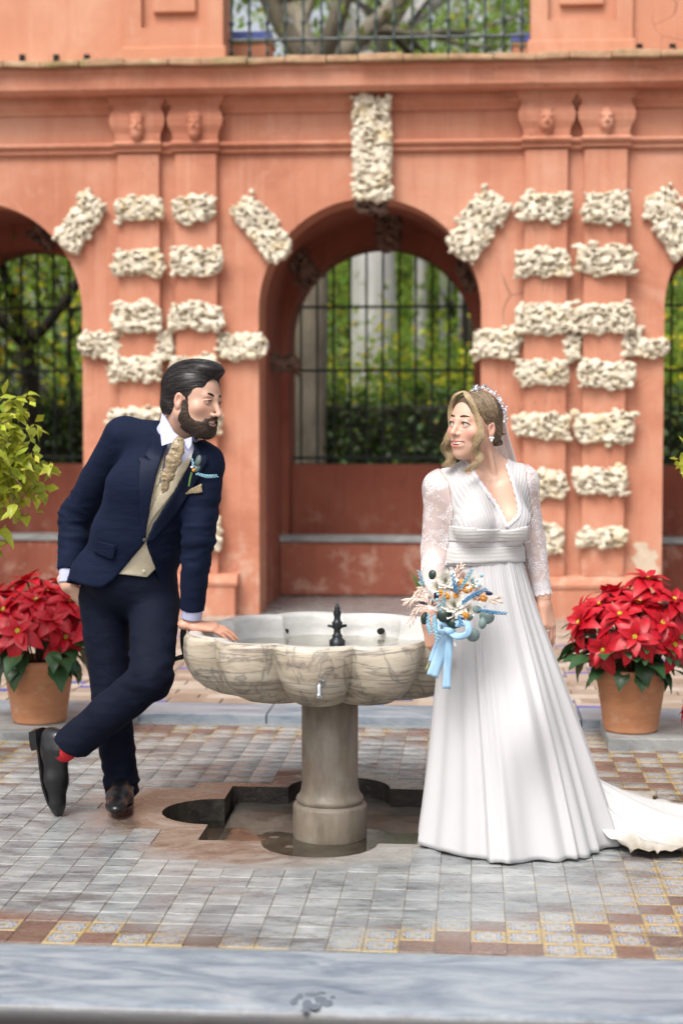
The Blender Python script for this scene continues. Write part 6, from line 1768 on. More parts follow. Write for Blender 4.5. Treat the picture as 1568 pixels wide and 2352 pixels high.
# her left hand hangs, fingers a little curled; her right hand closes round the stems
FHl = Field(bWL - .11, bWL + [.15, .13, .05], .0027); FHl.lo = FHl.lo
FHl = Field(bWL - [.10, .12, .24], bWL + [.14, .12, .06], .0027)
dL = nrm(bWL - bEL); FHl.cone(bWL - dL * .03, bWL + dL * .02, .028, .024, 0)
WH = hand(FHl, bWL + dL * .022, (.22, -.10, -1), (.75, -.60, .1), -1, ((.22, .22, .15), (.28, .28, .18), (.34, .30, .2), (.38, .34, .2)), 0.92, (.35, .85, -.35), 0.03)
v3, f3 = FHl.mesh(); v3 = smooth_mesh(v3, f3, 1)
HG = a_(1008, 1462, 5.73)                                   # where the stems are gripped
wR = bWR + nrm(bWR - bER) * .02
FHr = Field(wR - [.11, .14, .18], wR + [.15, .12, .07], .0027)
FHr.cone(bWR - nrm(bWR - bER) * .03, wR, .028, .024, 0)
hand(FHr, wR, (.20, -.12, -1), (-.72, -.66, .0), 1, ((.45, .50, .25), (.50, .55, .3), (.55, .55, .3), (.6, .55, .3)), 0.92, (.55, .75, -.45), 0.0)
v4, f4 = FHr.mesh(); v4 = smooth_mesh(v4, f4, 1)
# legs under the gown
FG = Field(B(.16, .14, -.02) - [.16, .2, 1.05], B(-.16, -.14, .0) + [.16, .2, .13], .012)
FG.ell(B(0, 0, -.05), (.105, .07, .13), 0, M=BA)
for q in (-1, 1): FG.cone(B(q * .06, 0, -.15), B(q * .06, .04, -.42), .062, .05, .03); FG.cone(B(q * .07, .04, -.42), np.array([*B(q * .07, .0, 0)[:2], .09]), .05, .035, .02); FG.cone(np.array([*B(q * .07, .0, 0)[:2], .05]), np.array([*B(q * .07, .14, 0)[:2], .03]), .035, .028, .02)
v5, f5 = FG.mesh()
vb = np.concatenate([v1, v2, v3, v4, v5]); k0 = np.cumsum([0, len(v1), len(v2), len(v3), len(v4)])
fb = np.concatenate([f + k for f, k in zip((f1, f2, f3, f4, f5), k0)])
colb = np.ones((len(vb), 3)); colb[:len(v1)] = HD2.tint(v1, (.80, .40, .44), .16); colb[k0[2]:k0[4]] *= (1, .90, .87)
body2 = QP('body', vb, fb, M_SKIN2, smooth=True, col=colb)
features_of(HD2, body2, O2, (.55, 1, .04), (0.07, 0.035, 0.015), 1.15, M_BROW2, lash=.0019)
# ---- hair drawn back from a middle parting, loose waved locks in front
E2 = lambda F_, c, r, k=0.0, op='add': F_.ell(HD2.w(c), np.array(r) * HD2.k, k, op, HD2.A)
FHb = Field(h2 - [.17, .17, .17], h2 + [.17, .18, .16], .0036)
E2(FHb, (0, -.012, .046), (.0815, .101, .085)); E2(FHb, (0, -.075, -.015), (.050, .045, .052), .03)
E2(FHb, (0, .130, .004), (.082, .074, .120), .006, 'sub')
for q in (-1, 1): E2(FHb, (q * .090, -.004, -.022), (.034, .030, .046), .006, 'sub'); E2(FHb, (q * .078, .068, .0), (.040, .038, .055), .006, 'sub')
FHb.cone(HD2.w((0, -.02, -.09)), HD2.w((0, -.10, -.12)), .06, .06, .01, 'sub')
vh, fh = FHb.mesh(); vh = smooth_mesh(vh, fh, 2)
hair2 = QP('hair', vh, fh, M_HAIR2, smooth=True, col=np.ones(3))
rg = np.random.default_rng(14); paths = []
for i in range(420):
    q = -1 if i % 2 else 1; u = rg.uniform(0, 1)
    s0 = np.array([q * .004, .082 - .12 * u, .118 + .022 * math.sin(u * 2.2)])
    mid = np.array([q * rg.uniform(.070, .088), .045 - .07 * u, .075 - .04 * rg.random()]); m2 = np.array([q * .080, -.04, .04 - .06 * rg.random()])
    paths.append([s0, (s0 + mid) / 2 + [0, 0, .015], mid, m2, (q * .03, -.125, rg.uniform(-.03, .035))])
V_, F_s, T_ = HD2.strands(vh, fh, paths, .0014, .0003, .0012, 19, n=16, tintr=(.5, 3.0))
QP('hair_strands', V_, F_s, M_HAIR2, hair2, smooth=True, col=T_)
def lock(ctrl, nstr, r, amp, turns, seed, spread=.006):
    rg = np.random.default_rng(seed); parts_ = []
    c = spline([HD2.w(p) for p in ctrl], 34); s_ = np.linspace(0, 1, 34)
    x = HD2.A[:, 0]; y = HD2.A[:, 1]
    for k in range(nstr):
        ph = rg.uniform(-.7, .7); o1, o2 = rg.normal(size=2) * spread; wide = rg.uniform(-1, 1)
        e = (np.clip((s_ - .30) / .35, 0, 1)) * amp
        p = c + np.outer(wide * .011 * np.exp(-((s_ - .18) / .16) ** 2), HD2.A @ np.array([.2, -.7, .5])) + np.outer(np.sin(s_ ** 1.5 * turns * 6.28 + ph) * e + o1 * (0.25 + s_), x) + np.outer(np.cos(s_ ** 1.5 * turns * 6.28 + ph) * e * .8 + o2 * (0.25 + s_), y)
        parts_.append(tube(p, r * rg.uniform(.7, 1.3) * np.sin(np.linspace(.5, 3.05, 34)) ** .7, 5))
    return join(parts_)
QP('front_lock', *lock([(-.002, .070, .124), (-.030, .080, .106), (-.056, .068, .066), (-.070, .054, .00), (-.076, .050, -.055), (-.070, .054, -.105), (-.052, .070, -.155)], 90, .0014, .015, 2.0, 5, .0055), M_HAIR2L, hair2, smooth=True, col=np.ones(3))
QP('front_lock', *lock([(.002, .070, .124), (.030, .080, .106), (.052, .070, .066), (.060, .060, .00), (.060, .056, -.055), (.066, .054, -.100), (.054, .062, -.145)], 90, .0014, .015, 2.0, 6, .0055), M_HAIR2L, hair2, smooth=True, col=np.ones(3))
QP('bun', *lock([(.03, -.095, -.01), (0, -.118, -.03), (-.03, -.095, -.05), (.02, -.085, -.055), (.03, -.105, -.03), (-.02, -.11, -.01)], 40, .0028, .004, 1, 7, .010), M_HAIR2, hair2, smooth=True, col=np.ones(3) * 1.3)
# ---- tiara of silver leaves, pearls and blue crystals
ti = empty('tiara', tuple(HD2.w((0, -.01, .13)) - O2)); ti.parent = bride; TI = HD2.w((0, -.01, .13))
band = [HD2.w((.088 * math.sin(t), -.022 - .030 * abs(math.sin(t)) ** 2, .040 + .098 * math.cos(t))) for t in np.linspace(-1.75, 1.55, 60)]
mobj('band', np.array(tube(band, .0022, 6)[0]) - TI, tube(band, .0022, 6)[1], M_SILVER, ti, smooth=True)
rg = np.random.default_rng(33)
PE = mesh_data('pearl', *lathe([(.0004, -.0034), (.0024, -.0024), (.0034, 0), (.0024, .0024), (.0004, .0034)], 8), M_PEARL, smooth=True); BB = mesh_data('blue_bead', *lathe([(.0004, -.005), (.0032, 0), (.0004, .005)], 6), M_BLUEBEAD)
LFm = leaf_shape('silver_leaf', .017, .009, M_SILVER, .2, .3, 0, 5)
for i, p in enumerate(band):
    nrm_ = nrm(p - HD2.w((0, -.02, .04)))
    for k in range(2):
        q_ = p + nrm_ * .003 + HD2.A[:, 1] * rg.uniform(-.008, .010) + rg.normal(size=3) * .002
        d = nrm_ * rg.uniform(.3, 1.0) + HD2.A[:, 1] * rg.uniform(-.7, .9) + rg.normal(size=3) * .3
        if k == 0: o = obj('silver_leaf', LFm, ti, tuple(q_ - TI)); o.rotation_euler = Vector(d).to_track_quat('Y', 'Z').to_euler(); o.scale = (rg.uniform(.8, 1.3),) * 3
        else: o = obj('pearl' if i % 4 else 'blue_bead', PE if i % 4 else BB, ti, tuple(q_ + nrm_ * .003 - TI)); o.scale = (rg.uniform(.8, 1.3),) * 3
for i, (x, y, s_) in enumerate(((1090, 897, 1.7), (1142, 925, 2.0), (1150, 938, 1.7))):
    for k in range(5):
        o = obj('silver_leaf', LFm, ti, tuple(a_(x, y, 5.87) - TI)); o.rotation_euler = (rg.uniform(-.4, .8), rg.uniform(-.3, .3), k * 1.25); o.scale = (s_ * .62,) * 3
ec = HD2.w((-.080, -.004, -.036))
er = empty('earring', tuple(ec - O2)); er.parent = bride
for i, (dx, dz) in enumerate(((-.0045, .004), (.0045, .004), (0, -.0045))): obj('pearl', PE, er, (dx, -.006, dz), None, (1.5,) * 3)
# ---- veil falling behind the shoulder
V_, F_s = [], []
nu, nv_ = 30, 26
edge_r = spline([(1140, 918, 5.93), (1158, 955, 5.96), (1168, 1000, 5.99), (1187, 1066, 6.04), (1194, 1130, 6.10), (1196, 1300, 6.14), (1198, 1480, 6.16)], nv_); edge_l = spline([(1080, 912, 6.00), (1078, 955, 6.03), (1076, 1000, 6.05), (1074, 1066, 6.07), (1072, 1130, 6.12), (1070, 1300, 6.15), (1068, 1480, 6.17)], nv_)
for i in range(nu):
    u = i / (nu - 1)
    for j in range(nv_):
        t = j / (nv_ - 1); pl = a_(*edge_l[j]); pr = a_(*edge_r[j])
        V_.append(pl * (1 - u) + pr * u + np.array([.004 * math.sin(u * 40 + 1) * t, .035 * math.sin(u * 3.14) + .010 * math.sin(u * 38) * min(1, t * 3 + .15), 0]))
for i in range(nu - 1):
    for j in range(nv_ - 1): F_s.append((i * nv_ + j, (i + 1) * nv_ + j, (i + 1) * nv_ + j + 1, i * nv_ + j + 1))
QP('veil', V_, F_s, M_VEIL, smooth=True)
# ---- bodice with a deep V, lace edge, sash bands
FO = Field(B(.2, .2, .0) - [.06, .06, .06], np.maximum(bSL, bSR) + [.08, .14, .08], .0040)
FO = Field(np.min([bSR, B(.16, .17, -.03), B(-.16, .17, -.03)], 0) - [.07, .04, .03], np.max([bSL, bSR, B(.1, -.14, .3), Bn], 0) + [.07, .07, .05], .0040)
torso2(FO); DO = FO.D.copy(); arms2(FO); DOA = FO.D.copy(); frO = behind(FO, B(0, -.01, .1), BA[:, 1])
neck = [(1062, 1040), (1066, 1060), (1100, 1110), (1138, 1163), (1161, 1212), (1166, 1212), (1194, 1178), (1183, 1118), (1165, 1066), (1160, 1035)]
seam = [(1012, 1040), (1010, 1078), (1030, 1110), (1041, 1180), (1034, 1225), (1020, 1300), (1210, 1300), (1198, 1225), (1222, 1190), (1212, 1120), (1206, 1078), (1206, 1040)]
def olayer(name, poly, d0, th, mat, back=False, cut=None, disp=None):
    Dd = np.abs(DO - d0) - th / 2; D = np.maximum(outline(FO, poly, 5.82, Dd < .012), Dd)
    if not back: D = np.maximum(D, -frO)
    if cut is not None: D = np.maximum(D, np.where(frO > 0, -outline(FO, cut, 5.82), -1))
    F3 = Field(FO.lo, FO.lo + .01, FO.h); F3.n = FO.n; F3.ax = FO.ax; F3.D = D.astype(np.float32)
    return QS(name, F3, mat, None, 1, disp)
D = np.maximum(DOA - .005, outline(FO, seam, 5.86, DOA < .02)); D = np.maximum(D, np.where(frO > -.03, -outline(FO, neck, 5.82, (DOA < .02) & (frO > -.04)), -1)); D = np.maximum(D, behind(FO, B(0, -.02, .372), BU + BA[:, 1] * .2))
F3 = Field(FO.lo, FO.lo + .01, FO.h); F3.n = FO.n; F3.ax = FO.ax
def pleats(v):
    L = (v - Bw) @ BA; px = L[:, 0]; pz = L[:, 2]
    return .0010 * np.sin((np.abs(px - .0) * .95 - pz * .30) * 480 + 2.0 * noise3(v, 12, 4)) * (pz > .05)
bod = QS('bodice', F3, M_BODICE, None, 1, pleats, D=D)
# scalloped lace along the V
def scallop(pts, w0, w1, n_=60):
    p = spline(pts, n_); d = np.gradient(p, axis=0); d /= np.linalg.norm(d, axis=1)[:, None]; nn_ = np.stack([-d[:, 1], d[:, 0]], 1)
    inner = p + nn_ * (w0 + 3.0 * np.abs(np.sin(np.arange(n_) * .62)))[:, None]; outer = p - nn_ * w1
    return np.concatenate([inner, outer[::-1]])
olayer('lace_edge', scallop([(1066, 1056), (1100, 1110), (1138, 1163), (1162, 1213)], -9, -3), .0050, .0085, M_LACED)
olayer('lace_edge', scallop([(1164, 1213), (1194, 1178), (1183, 1118), (1165, 1064)], -9, -3), .0050, .0085, M_LACED)
olayer('sash', [(1020, 1206), (1100, 1214), (1165, 1218), (1212, 1208), (1212, 1240), (1130, 1246), (1020, 1244)], .007, .0085, M_BAND, True, disp=lambda v: .0007 * np.sin(v[:, 2] * 520 + 3 * noise3(v, 12, 2)))
olayer('lace_sash', [(1015, 1243), (1130, 1245), (1212, 1239), (1212, 1256), (1015, 1262)], .004, .0085, M_LACED, True)
olayer('waistband', [(1010, 1260), (1120, 1258), (1215, 1254), (1215, 1290), (1010, 1296)], .008, .0085, M_BAND, True, disp=lambda v: .0006 * np.sin(v[:, 2] * 480 + 2 * noise3(v, 10, 5)))
# lace sleeves
FSl = Field(np.min([bSR, bER, bWR, bWL], 0) - .08, np.max([bSR, bSL, bEL, bWL], 0) + .08, .0048); arms2(FSl, .0); torso2(FSl); FSl.D -= .0042; FSl.D = np.maximum(FSl.D, -outline(FSl, seam, 5.86, FSl.D < .02)); FSl.D = np.maximum(FSl.D, -outline(FSl, [(1042, 1230), (1197, 1230), (1197, 1520), (1042, 1520)], 5.9, FSl.D < .02)); FSl.D = np.maximum(FSl.D, -outline(FSl, [(1013, 1000), (1205, 1000), (1205, 1090), (1013, 1090)], 5.9, FSl.D < .02))
for W_, E_2 in ((bWR, bER), (bWL, bEL)):
    d = nrm(W_ - E_2); near = np.linalg.norm(field_pts(FSl) - W_, axis=-1) < .10
    FSl.D = np.where(near, np.maximum(FSl.D, behind(FSl, W_ - d * .022, d)), FSl.D)
vS, fS = FSl.mesh(); vS = smooth_mesh(vS, fS, 1)
fc = vS[fS].mean(1); mid_x = (bSR[0] + bSL[0]) / 2
endR = ((fc - (bWR - nrm(bWR - bER) * .025)) @ nrm(bWR - bER)) > 0; endL = ((fc - (bWL - nrm(bWL - bEL) * .025)) @ nrm(bWL - bEL)) > 0
for nm, side, end, W_, E_2 in (('lace_sleeve', fc[:, 0] < mid_x, endR, bWR, bER), ('lace_sleeve', fc[:, 0] >= mid_x, endL, bWL, bEL)):
    a1, b1, _ = keep_faces(vS, fS, side & ~end); sl = QP(nm, a1, b1, M_LACE, smooth=True)
    d = nrm(W_ - E_2); x_ = nrm(np.cross(d, (0, 1, 0))); y_ = np.cross(d, x_)
    V_ = []
    for k in range(40):
        t = k * 2 * math.pi / 40; rr = .0345 + .002 * math.sin(t * 9)
        for s_, r_ in ((-.055, .0335), (-.03, .0335), (-.012 + .006 * abs(math.sin(t * 5)), rr)): V_.append(W_ + d * s_ + (x_ * math.cos(t) + y_ * math.sin(t)) * r_)
    QP('lace_cuff', V_, [(k * 3 + j, ((k + 1) % 40) * 3 + j, ((k + 1) % 40) * 3 + j + 1, k * 3 + j + 1) for k in range(40) for j in range(2)], M_LACED, sl, smooth=True)
# ---- skirt: gathered at the waist, falling in deep folds, knee pushed forward under the cloth
left = spline([(1290, 1032), (1400, 1018), (1500, 1004), (1700, 982), (1850, 965), (1972, 948)], 60); right_ = spline([(1290, 1196), (1400, 1228), (1500, 1262), (1620, 1302), (1760, 1348), (1968, 1412)], 60)
NT_, NR = 288, 64
hem_z = 0.012; wz = Bw[2] + .012
V_ = []
rg = np.random.default_rng(3)
harm = [(7, .5, .6), (11, .7, 2.1), (17, .7, 4.0), (26, .5, 1.0), (37, .32, 3.0), (53, .15, 2.0)]
FOLDS = []
_t = 0.0
while _t < 2 * math.pi:
    _w = float(rg.choice([.045, .06, .09, .13, .17])) * rg.uniform(.8, 1.2); FOLDS.append((_t, _w, rg.uniform(.45, 1.15), rg.uniform(-.10, .10))); _t += _w * rg.uniform(1.7, 3.2)
for j in range(NR):
    t = j / (NR - 1); z_ = wz + (hem_z - wz) * t
    yc = Bw[1] + .02 * math.sin(t * 2) + .06 * t; dep_f = .100 + .235 * t ** .9; dep_b = .098 + .30 * t ** .9
    py = 1290 + (1975 - 1290) * t
    pyl = np.interp(py, left[:, 0], left[:, 1]); pyr = np.interp(py, right_[:, 0], right_[:, 1])
    xl = a_(pyl, py, yc)[0]; xr = a_(pyr, py, yc)[0]; xc = (xl + xr) / 2; rx = (xr - xl) / 2
    A = .0035 + .032 * t ** 1.0
    for i in range(NT_):
        th = 2 * math.pi * i / NT_
        w = 0.0
        for tc_, wd_, dp_, dr_ in FOLDS:
            dth = (th - tc_ - dr_ * t + math.pi) % (2 * math.pi) - math.pi
            if abs(dth) < 3 * wd_: w += dp_ * math.exp(-(dth / wd_) ** 2)
        w = (w - .45) * A + .0012 * math.cos(71 * th + 2 * math.sin(5 * th)) * (1 - t) ** 2
        c, s_ = math.cos(th), math.sin(th)
        d = dep_f if s_ < 0 else dep_b
        x = xc + (rx + w - A * .55) * c; y = yc + (d + w) * s_
        kn = math.exp(-((x - a_(1215, 1600, 5.7)[0]) / .085) ** 2 - ((z_ - .46) / .17) ** 2) * (s_ < 0) * .055
        zz = z_ + (.006 * math.sin(th * 9 + 1) ** 2 - .007) * t ** 8
        V_.append((x, y - kn, zz))
F_s = [(j * NT_ + i, (j + 1) * NT_ + i, (j + 1) * NT_ + (i + 1) % NT_, j * NT_ + (i + 1) % NT_) for j in range(NR - 1) for i in range(NT_)]
sk = QP('skirt', V_, F_s, M_DRESS, smooth=True)
sol_ = sk.modifiers.new('thickness', 'SOLIDIFY'); sol_.thickness = .002
# ---- train spread on the floor behind her
V_ = []; nu, nv_ = 110, 40
M_TRAIN = NT('soiled_train_hem')
def m_train():
    t = NT('ivory_train'); uv = t.node('TexCoord').outputs['UV']; s = t.node('SeparateXYZ'); t.l.new(uv, s.inputs[0])
    n_ = t.noise(t.coord('Object'), 18, 6, .65)
    e = t.math('ADD', s.outputs[1], t.math('MULTIPLY', t.math('SUBTRACT', n_, .5), .35))
    col = t.ramp(e, [(.62, (.54, .535, .53)), (.80, (.45, .42, .375)), (1.0, (.28, .24, .19))])
    t.bump(t.noise(t.coord('Object'), 22, 5, .6, .5), .35, .012); return t.done(col, .75)
bpy.data.materials.remove(M_TRAIN.m); M_TRAIN = m_train()
A0 = np.array([a_(1290, 1800, 6.0)[0], 6.06, .30]); UVs = []
for i in range(nu):
    u = i / (nu - 1); az = R(-52) + u * R(118)
    reach = .24 + .46 * math.sin(min(1, u * 1.25 + .12) * math.pi * .62) ** 1.2
    reach *= 1 + .10 * math.sin(u * 21) + .06 * math.sin(u * 47 + 1)
    for j in range(nv_):
        t = j / (nv_ - 1)
        r_ = .02 + reach * t ** .95
        fold = (.026 * math.sin(u * 23 + 2.2 * math.sin(t * 3 + u * 5)) + .016 * math.sin(u * 47 + t * 6 + 3 * math.sin(u * 7))) * t * (1 - .35 * t)
        ruff = .016 * math.sin(u * 92 + t * 22) * max(0, t - .72) * 3.2
        z_ = .26 * (1 - t) ** 2.0 + .012 + max(0, fold) * .8 + abs(ruff) + .035 * math.exp(-((t - .80) / .10) ** 2) * (.5 + .5 * math.sin(u * 26))
        V_.append((A0[0] + r_ * math.cos(az) * 1.02 + ruff * .6, A0[1] + r_ * math.sin(az) * 1.0 + .012 * math.sin(u * 40 + t * 9) * t, z_)); UVs.append((u, t))
F_s = [(i * nv_ + j, i * nv_ + j + 1, (i + 1) * nv_ + j + 1, (i + 1) * nv_ + j) for i in range(nu - 1) for j in range(nv_ - 1)]
tn = QP('train', V_, F_s, M_TRAIN, smooth=True, uv=UVs)
sol_ = tn.modifiers.new('thickness', 'SOLIDIFY'); sol_.thickness = .0015; sol_.offset = 0
# ring
rc = bWL + dL * .022
rp = [WH((-.010 + .0108 * math.cos(t), .106, -.007 + .0108 * math.sin(t))) for t in np.linspace(0, 6.28, 16)]
QP('ring', *tube(rp, .0014, 5), M_SILVER)
# ================================================================== bouquet
bq = a_(1040, 1395, 5.66); BQ = np.array(bq)
bou = empty('bridal_bouquet', tuple(bq)); tag(bou, 'bridal bouquet of ivory flowers, orange seed heads and blue wheat tied with a sky-blue ribbon', 'bouquet')
def UP(name, v, f, mat, parent=None, **k): return mobj(name, np.asarray(v, float) - BQ, f, mat, parent or bou, **k)
M_RIB = m_cloth('sky_blue_satin', (0.27, 0.47, 0.66), (0.37, 0.56, 0.73), 0.4, 0.05, wr=0.1); M_STRAW = simple('cut_stems', (0.22, 0.24, 0.09), (0.42, 0.40, 0.20), 40, 0.7, 0.2, 0.002); M_DARKLEAF = simple('dark_eucalyptus', (0.012, 0.028, 0.022), (0.035, 0.06, 0.048), 20, 0.4, 0.1, 0.002)
M_EUC2 = simple('silver_eucalyptus', (0.11, 0.17, 0.16), (0.20, 0.27, 0.26), 20, 0.5, 0.1, 0.002); M_PLUM = simple('deep_violet_leaf', (0.015, 0.015, 0.05), (0.03, 0.03, 0.085), 20, 0.4, 0.1, 0.002); M_FERN = simple('fern_green', (0.05, 0.13, 0.02), (0.10, 0.21, 0.04), 30, 0.5, 0.1, 0.002)
YB = 5.66
rg = np.random.default_rng(77)
def petal_flower(px, py, r, mat, Y, n_=34, centre=None):
    c = a_(px, py, Y); root = empty('flower', tuple(c - BQ)); root.parent = bou
    view = nrm(np.array([rg.uniform(-.3, .3), -1, rg.uniform(.0, .5)]))
    pm = leaf_shape('petal', r * .95, r * .62, mat, -.25, .3, 0, 6)
    ga = 2.39996
    for i in range(n_):
        o = obj('petal', pm, root); u = (i + .5) / n_
        q = Vector(view).to_track_quat('Z', 'Y'); e = Matrix.Rotation(i * ga, 3, 'Z') @ Matrix.Rotation(R(78) * (1 - u) ** .8 + rg.uniform(-.12, .12), 3, 'X')
        o.rotation_euler = (q.to_matrix() @ e).to_euler(); s_ = .55 + .55 * u + rg.uniform(-.08, .08); o.scale = (s_,) * 3
    return root
for px_, py_, r_, m_, dy_, n_ in ((1022, 1335, .046, M_IVORY, .0, 40), (1042, 1390, .050, M_IVORY, -.02, 44), (1052, 1352, .038, M_BLUSH, .0, 28), (1072, 1402, .034, M_IVORY, -.005, 28), (1098, 1366, .036, M_BLUSH, .01, 28), (1004, 1350, .034, M_IVORY, .005, 28), (1085, 1338, .034, M_IVORY, .025, 26), (1064, 1330, .030, M_BLUSH, .03, 22), (990, 1385, .030, M_BLUSH, .0, 22), (1020, 1395, .030, M_IVORY, .005, 24)):
    petal_flower(px_, py_, r_, m_, YB + dy_, n_)
def cluster(px, py, r, Y, mat, name, n_=22, rb=.0042):
    c = a_(px, py, Y); parts_ = []
    for i in range(n_):
        d = rg.normal(size=3); d[1] = -abs(d[1]); d = nrm(d); p = c + d * r
        parts_.append(lathe([(.0003, -rb), (rb * .75, -rb * .6), (rb, 0), (rb * .75, rb * .6), (.0003, rb)], 7, p))
    UP(name, *join(parts_), mat, smooth=True)
for px, py, r, Y in ((1022, 1372, .013, YB - .035), (1014, 1362, .010, YB - .03), (1072, 1352, .014, YB - .03), (1062, 1338, .009, YB - .02), (1110, 1374, .010, YB - .03), (1068, 1412, .011, YB - .045), (1046, 1368, .008, YB - .03)): cluster(px, py, r, Y, M_ORANGE, 'orange_seed_head')
for px, py in ((963, 1338), (973, 1345), (987, 1360), (1005, 1365), (1018, 1361), (1003, 1378), (1008, 1390), (1050, 1352), (1086, 1338), (1084, 1330), (1095, 1335), (1105, 1322), (1112, 1393), (992, 1378), (1012, 1402), (1100, 1345)):
    rb = rg.uniform(.004, .007); UP('blue_berry', *lathe([(.0003, -rb), (rb * .75, -rb * .65), (rb, 0), (rb * .75, rb * .65), (.0003, rb)], 10, a_(px, py, YB - .035)), M_SKY, smooth=True)
for pth, m_, r in (([(1046, 1362), (1044, 1345), (1038, 1318)], M_DEEP, .009), ([(1058, 1352), (1070, 1330), (1084, 1308)], M_SKY, .008), ([(973, 1345), (967, 1330), (962, 1312)], M_SKY, .008), ([(1060, 1385), (1085, 1368), (1116, 1352)], M_DEEP, .009), ([(1100, 1400), (1130, 1406), (1162, 1409)], M_DEEP, .008), ([(984, 1410), (983, 1435), (988, 1455)], M_SKY, .009), ([(998, 1412), (997, 1440), (1004, 1472)], M_SKY, .009), ([(1054, 1415), (1056, 1425), (1058, 1438)], M_DEEP, .008), ([(1016, 1395), (1020, 1380), (1018, 1366)], M_SKY, .007)):
    UP('wheat_ear', *wheat([a_(x, y, YB - .045 - .008 * i) for i, (x, y) in enumerate(pth)], r * .68), m_, smooth=True)
def plume(pts, Y):
    p = spline([a_(x, y, Y) for x, y in pts], 12); parts_ = [tube(p, .0012, 5)]
    T_ = np.gradient(p, axis=0)
    for i in range(2, 12):
        for s_ in (-1, 1):
            d = nrm(nrm(T_[i]) + s_ * nrm(np.cross(T_[i], (0, 1, 0))) * .55 + rg.normal(size=3) * .15); parts_.append(tube([p[i], p[i] + d * .012, p[i] + d * .024 - [0, 0, .003]], [.0012, .0032, .0004], 5, flat=((0, 1, 0), .35)))
    UP('blush_plume', *join(parts_), M_BLUSH, smooth=True)
plume([(990, 1392), (965, 1365), (940, 1385)], YB - .04); plume([(995, 1405), (965, 1395), (942, 1425)], YB - .05); plume([(1000, 1400), (970, 1375), (935, 1380)], YB - .045); plume([(1044, 1340), (1050, 1315), (1058, 1302)], YB + .01); plume([(1115, 1385), (1132, 1378), (1142, 1376)], YB)
plume([(1000, 1385), (975, 1350), (960, 1362)], YB - .04)
for px, py, r1, r2, m_, dy in ((992, 1320, .014, .017, M_DARKLEAF, .0), (975, 1420, .014, .022, M_DARKLEAF, -.02), (1020, 1415, .026, .022, M_DARKLEAF, -.045), (1042, 1432, .026, .016, M_DARKLEAF, -.04), (1002, 1365, .010, .018, M_PLUM, -.01), (1120, 1362, .016, .008, M_PLUM, 0), (1095, 1400, .016, .014, M_EUC2, -.02), (1117, 1417, .026, .024, M_EUC2, -.03), (1108, 1430, .014, .022, M_EUC2, -.035), (1085, 1458, .024, .024, M_EUC2, -.02), (1058, 1425, .014, .012, M_PLUM, -.03), (972, 1385, .016, .010, M_PLUM, -.01), (1078, 1418, .012, .012, M_EUC2, -.03)):
    UP('eucalyptus_leaf', *disc(a_(px, py, YB + dy), r1, r2, (rg.uniform(-.4, .4), -1, rg.uniform(-.2, .4)), (.2, 0, 1)), m_, smooth=True)
for k in range(7):
    p0 = a_(975, 1362, YB + .01); p1 = a_(945 + 3 * k, 1318 + 7 * k, YB + rg.uniform(-.01, .02)); p = spline([p0, (p0 + p1) / 2 + [0, 0, .006], p1], 8); parts_ = [tube(p, .001, 4)]
    for i in range(1, 8):
        for s_ in (-1, 1): parts_.append(tube([p[i], p[i] + nrm(nrm(p1 - p0) + s_ * np.array([.4, 0, .8]) * .7) * .010], [.0010, .0003], 4))
    UP('fern_sprig', *join(parts_), M_FERN)
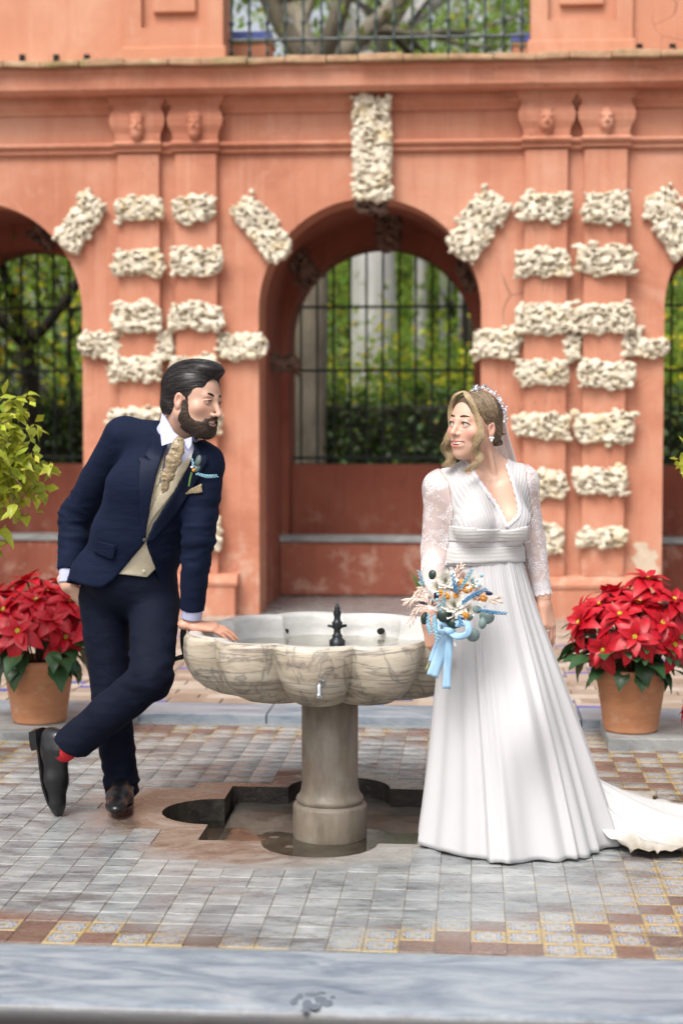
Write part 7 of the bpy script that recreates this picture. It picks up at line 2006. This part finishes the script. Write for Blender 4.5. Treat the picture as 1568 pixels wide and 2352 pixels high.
# stems through the hand, ribbon wound round them, bow and tails
grip = a_(1012, 1470, 5.72)
for k in range(22):
    a = rg.uniform(0, 6.28); d = rg.uniform(.2, 1)
    top = a_(1036 + 26 * math.cos(a) * d, 1425 + rg.uniform(-10, 8), 5.70 + .022 * math.sin(a) * d); mid_ = grip + np.array([.011 * math.cos(a) * d, .011 * math.sin(a) * d, rg.uniform(-.01, .01)]); bot = a_(990 + 13 * math.cos(a) * d - 2, 1545 + rg.uniform(-10, 8), 5.73 + .016 * math.sin(a) * d)
    UP('stem', *tube(spline([top, mid_, bot], 8), .0024, 5), M_STRAW)
def ribbon(pts, Ys, w, name='ribbon_tail', twist=0.0):
    p = spline([a_(x, y, Y) for (x, y), Y in zip(pts, Ys)], 22); V_ = []
    T_ = np.gradient(p, axis=0)
    for i in range(22):
        t = nrm(T_[i]); s_ = nrm(np.cross(t, (math.sin(twist * i / 21), -1, .05))); nn_ = np.cross(t, s_)
        for k in (-1, -.33, .33, 1): V_.append(p[i] + s_ * w * k / 2 + nn_ * .002 * math.cos(k * 3 + i * .6))
    o = UP(name, V_, [(i * 4 + k, i * 4 + 4 + k, i * 4 + 5 + k, i * 4 + 1 + k) for i in range(21) for k in range(3)], M_RIB, smooth=True)
    m = o.modifiers.new('thickness', 'SOLIDIFY'); m.thickness = .0012
ribbon([(1034, 1448), (1020, 1480), (1006, 1515), (992, 1553)], [5.655, 5.65, 5.65, 5.655], .040); ribbon([(1030, 1445), (1030, 1490), (1027, 1530), (1025, 1582)], [5.648, 5.64, 5.645, 5.65], .027); ribbon([(1012, 1462), (1000, 1490), (990, 1520)], [5.66, 5.66, 5.66], .022)
ribbon([(1028, 1448), (1052, 1432), (1074, 1436), (1072, 1456), (1050, 1462), (1030, 1450)], [5.64, 5.615, 5.61, 5.605, 5.60, 5.63], .022, 'ribbon_loop', .6); ribbon([(1030, 1448), (1014, 1432), (1002, 1436), (1006, 1450), (1028, 1452)], [5.64, 5.62, 5.615, 5.61, 5.63], .020, 'ribbon_loop', -.5)
UP('ribbon_knot', *tube([a_(1020, 1446, 5.625), a_(1030, 1450, 5.612), a_(1042, 1452, 5.625)], [.010, .013, .010], 10, flat=((0, 1, 0), .5)), M_RIB, smooth=True)
c = a_(1046, 1478, 5.62); UP('medal_charm', *disc(c, .006, .011, (.1, -1, .1), (0, 0, 1)), M_SILVER); UP('medal_charm', *disc(a_(1050, 1466, 5.625), .007, .008, (-.2, -1, .2), (0, 0, 1)), M_IVORY)
o = UP('stem_wrap', *tube([a_(1031, 1440, 5.70), grip, a_(1000, 1512, 5.725)], [.019, .0165, .017], 16), M_RIB, smooth=True)
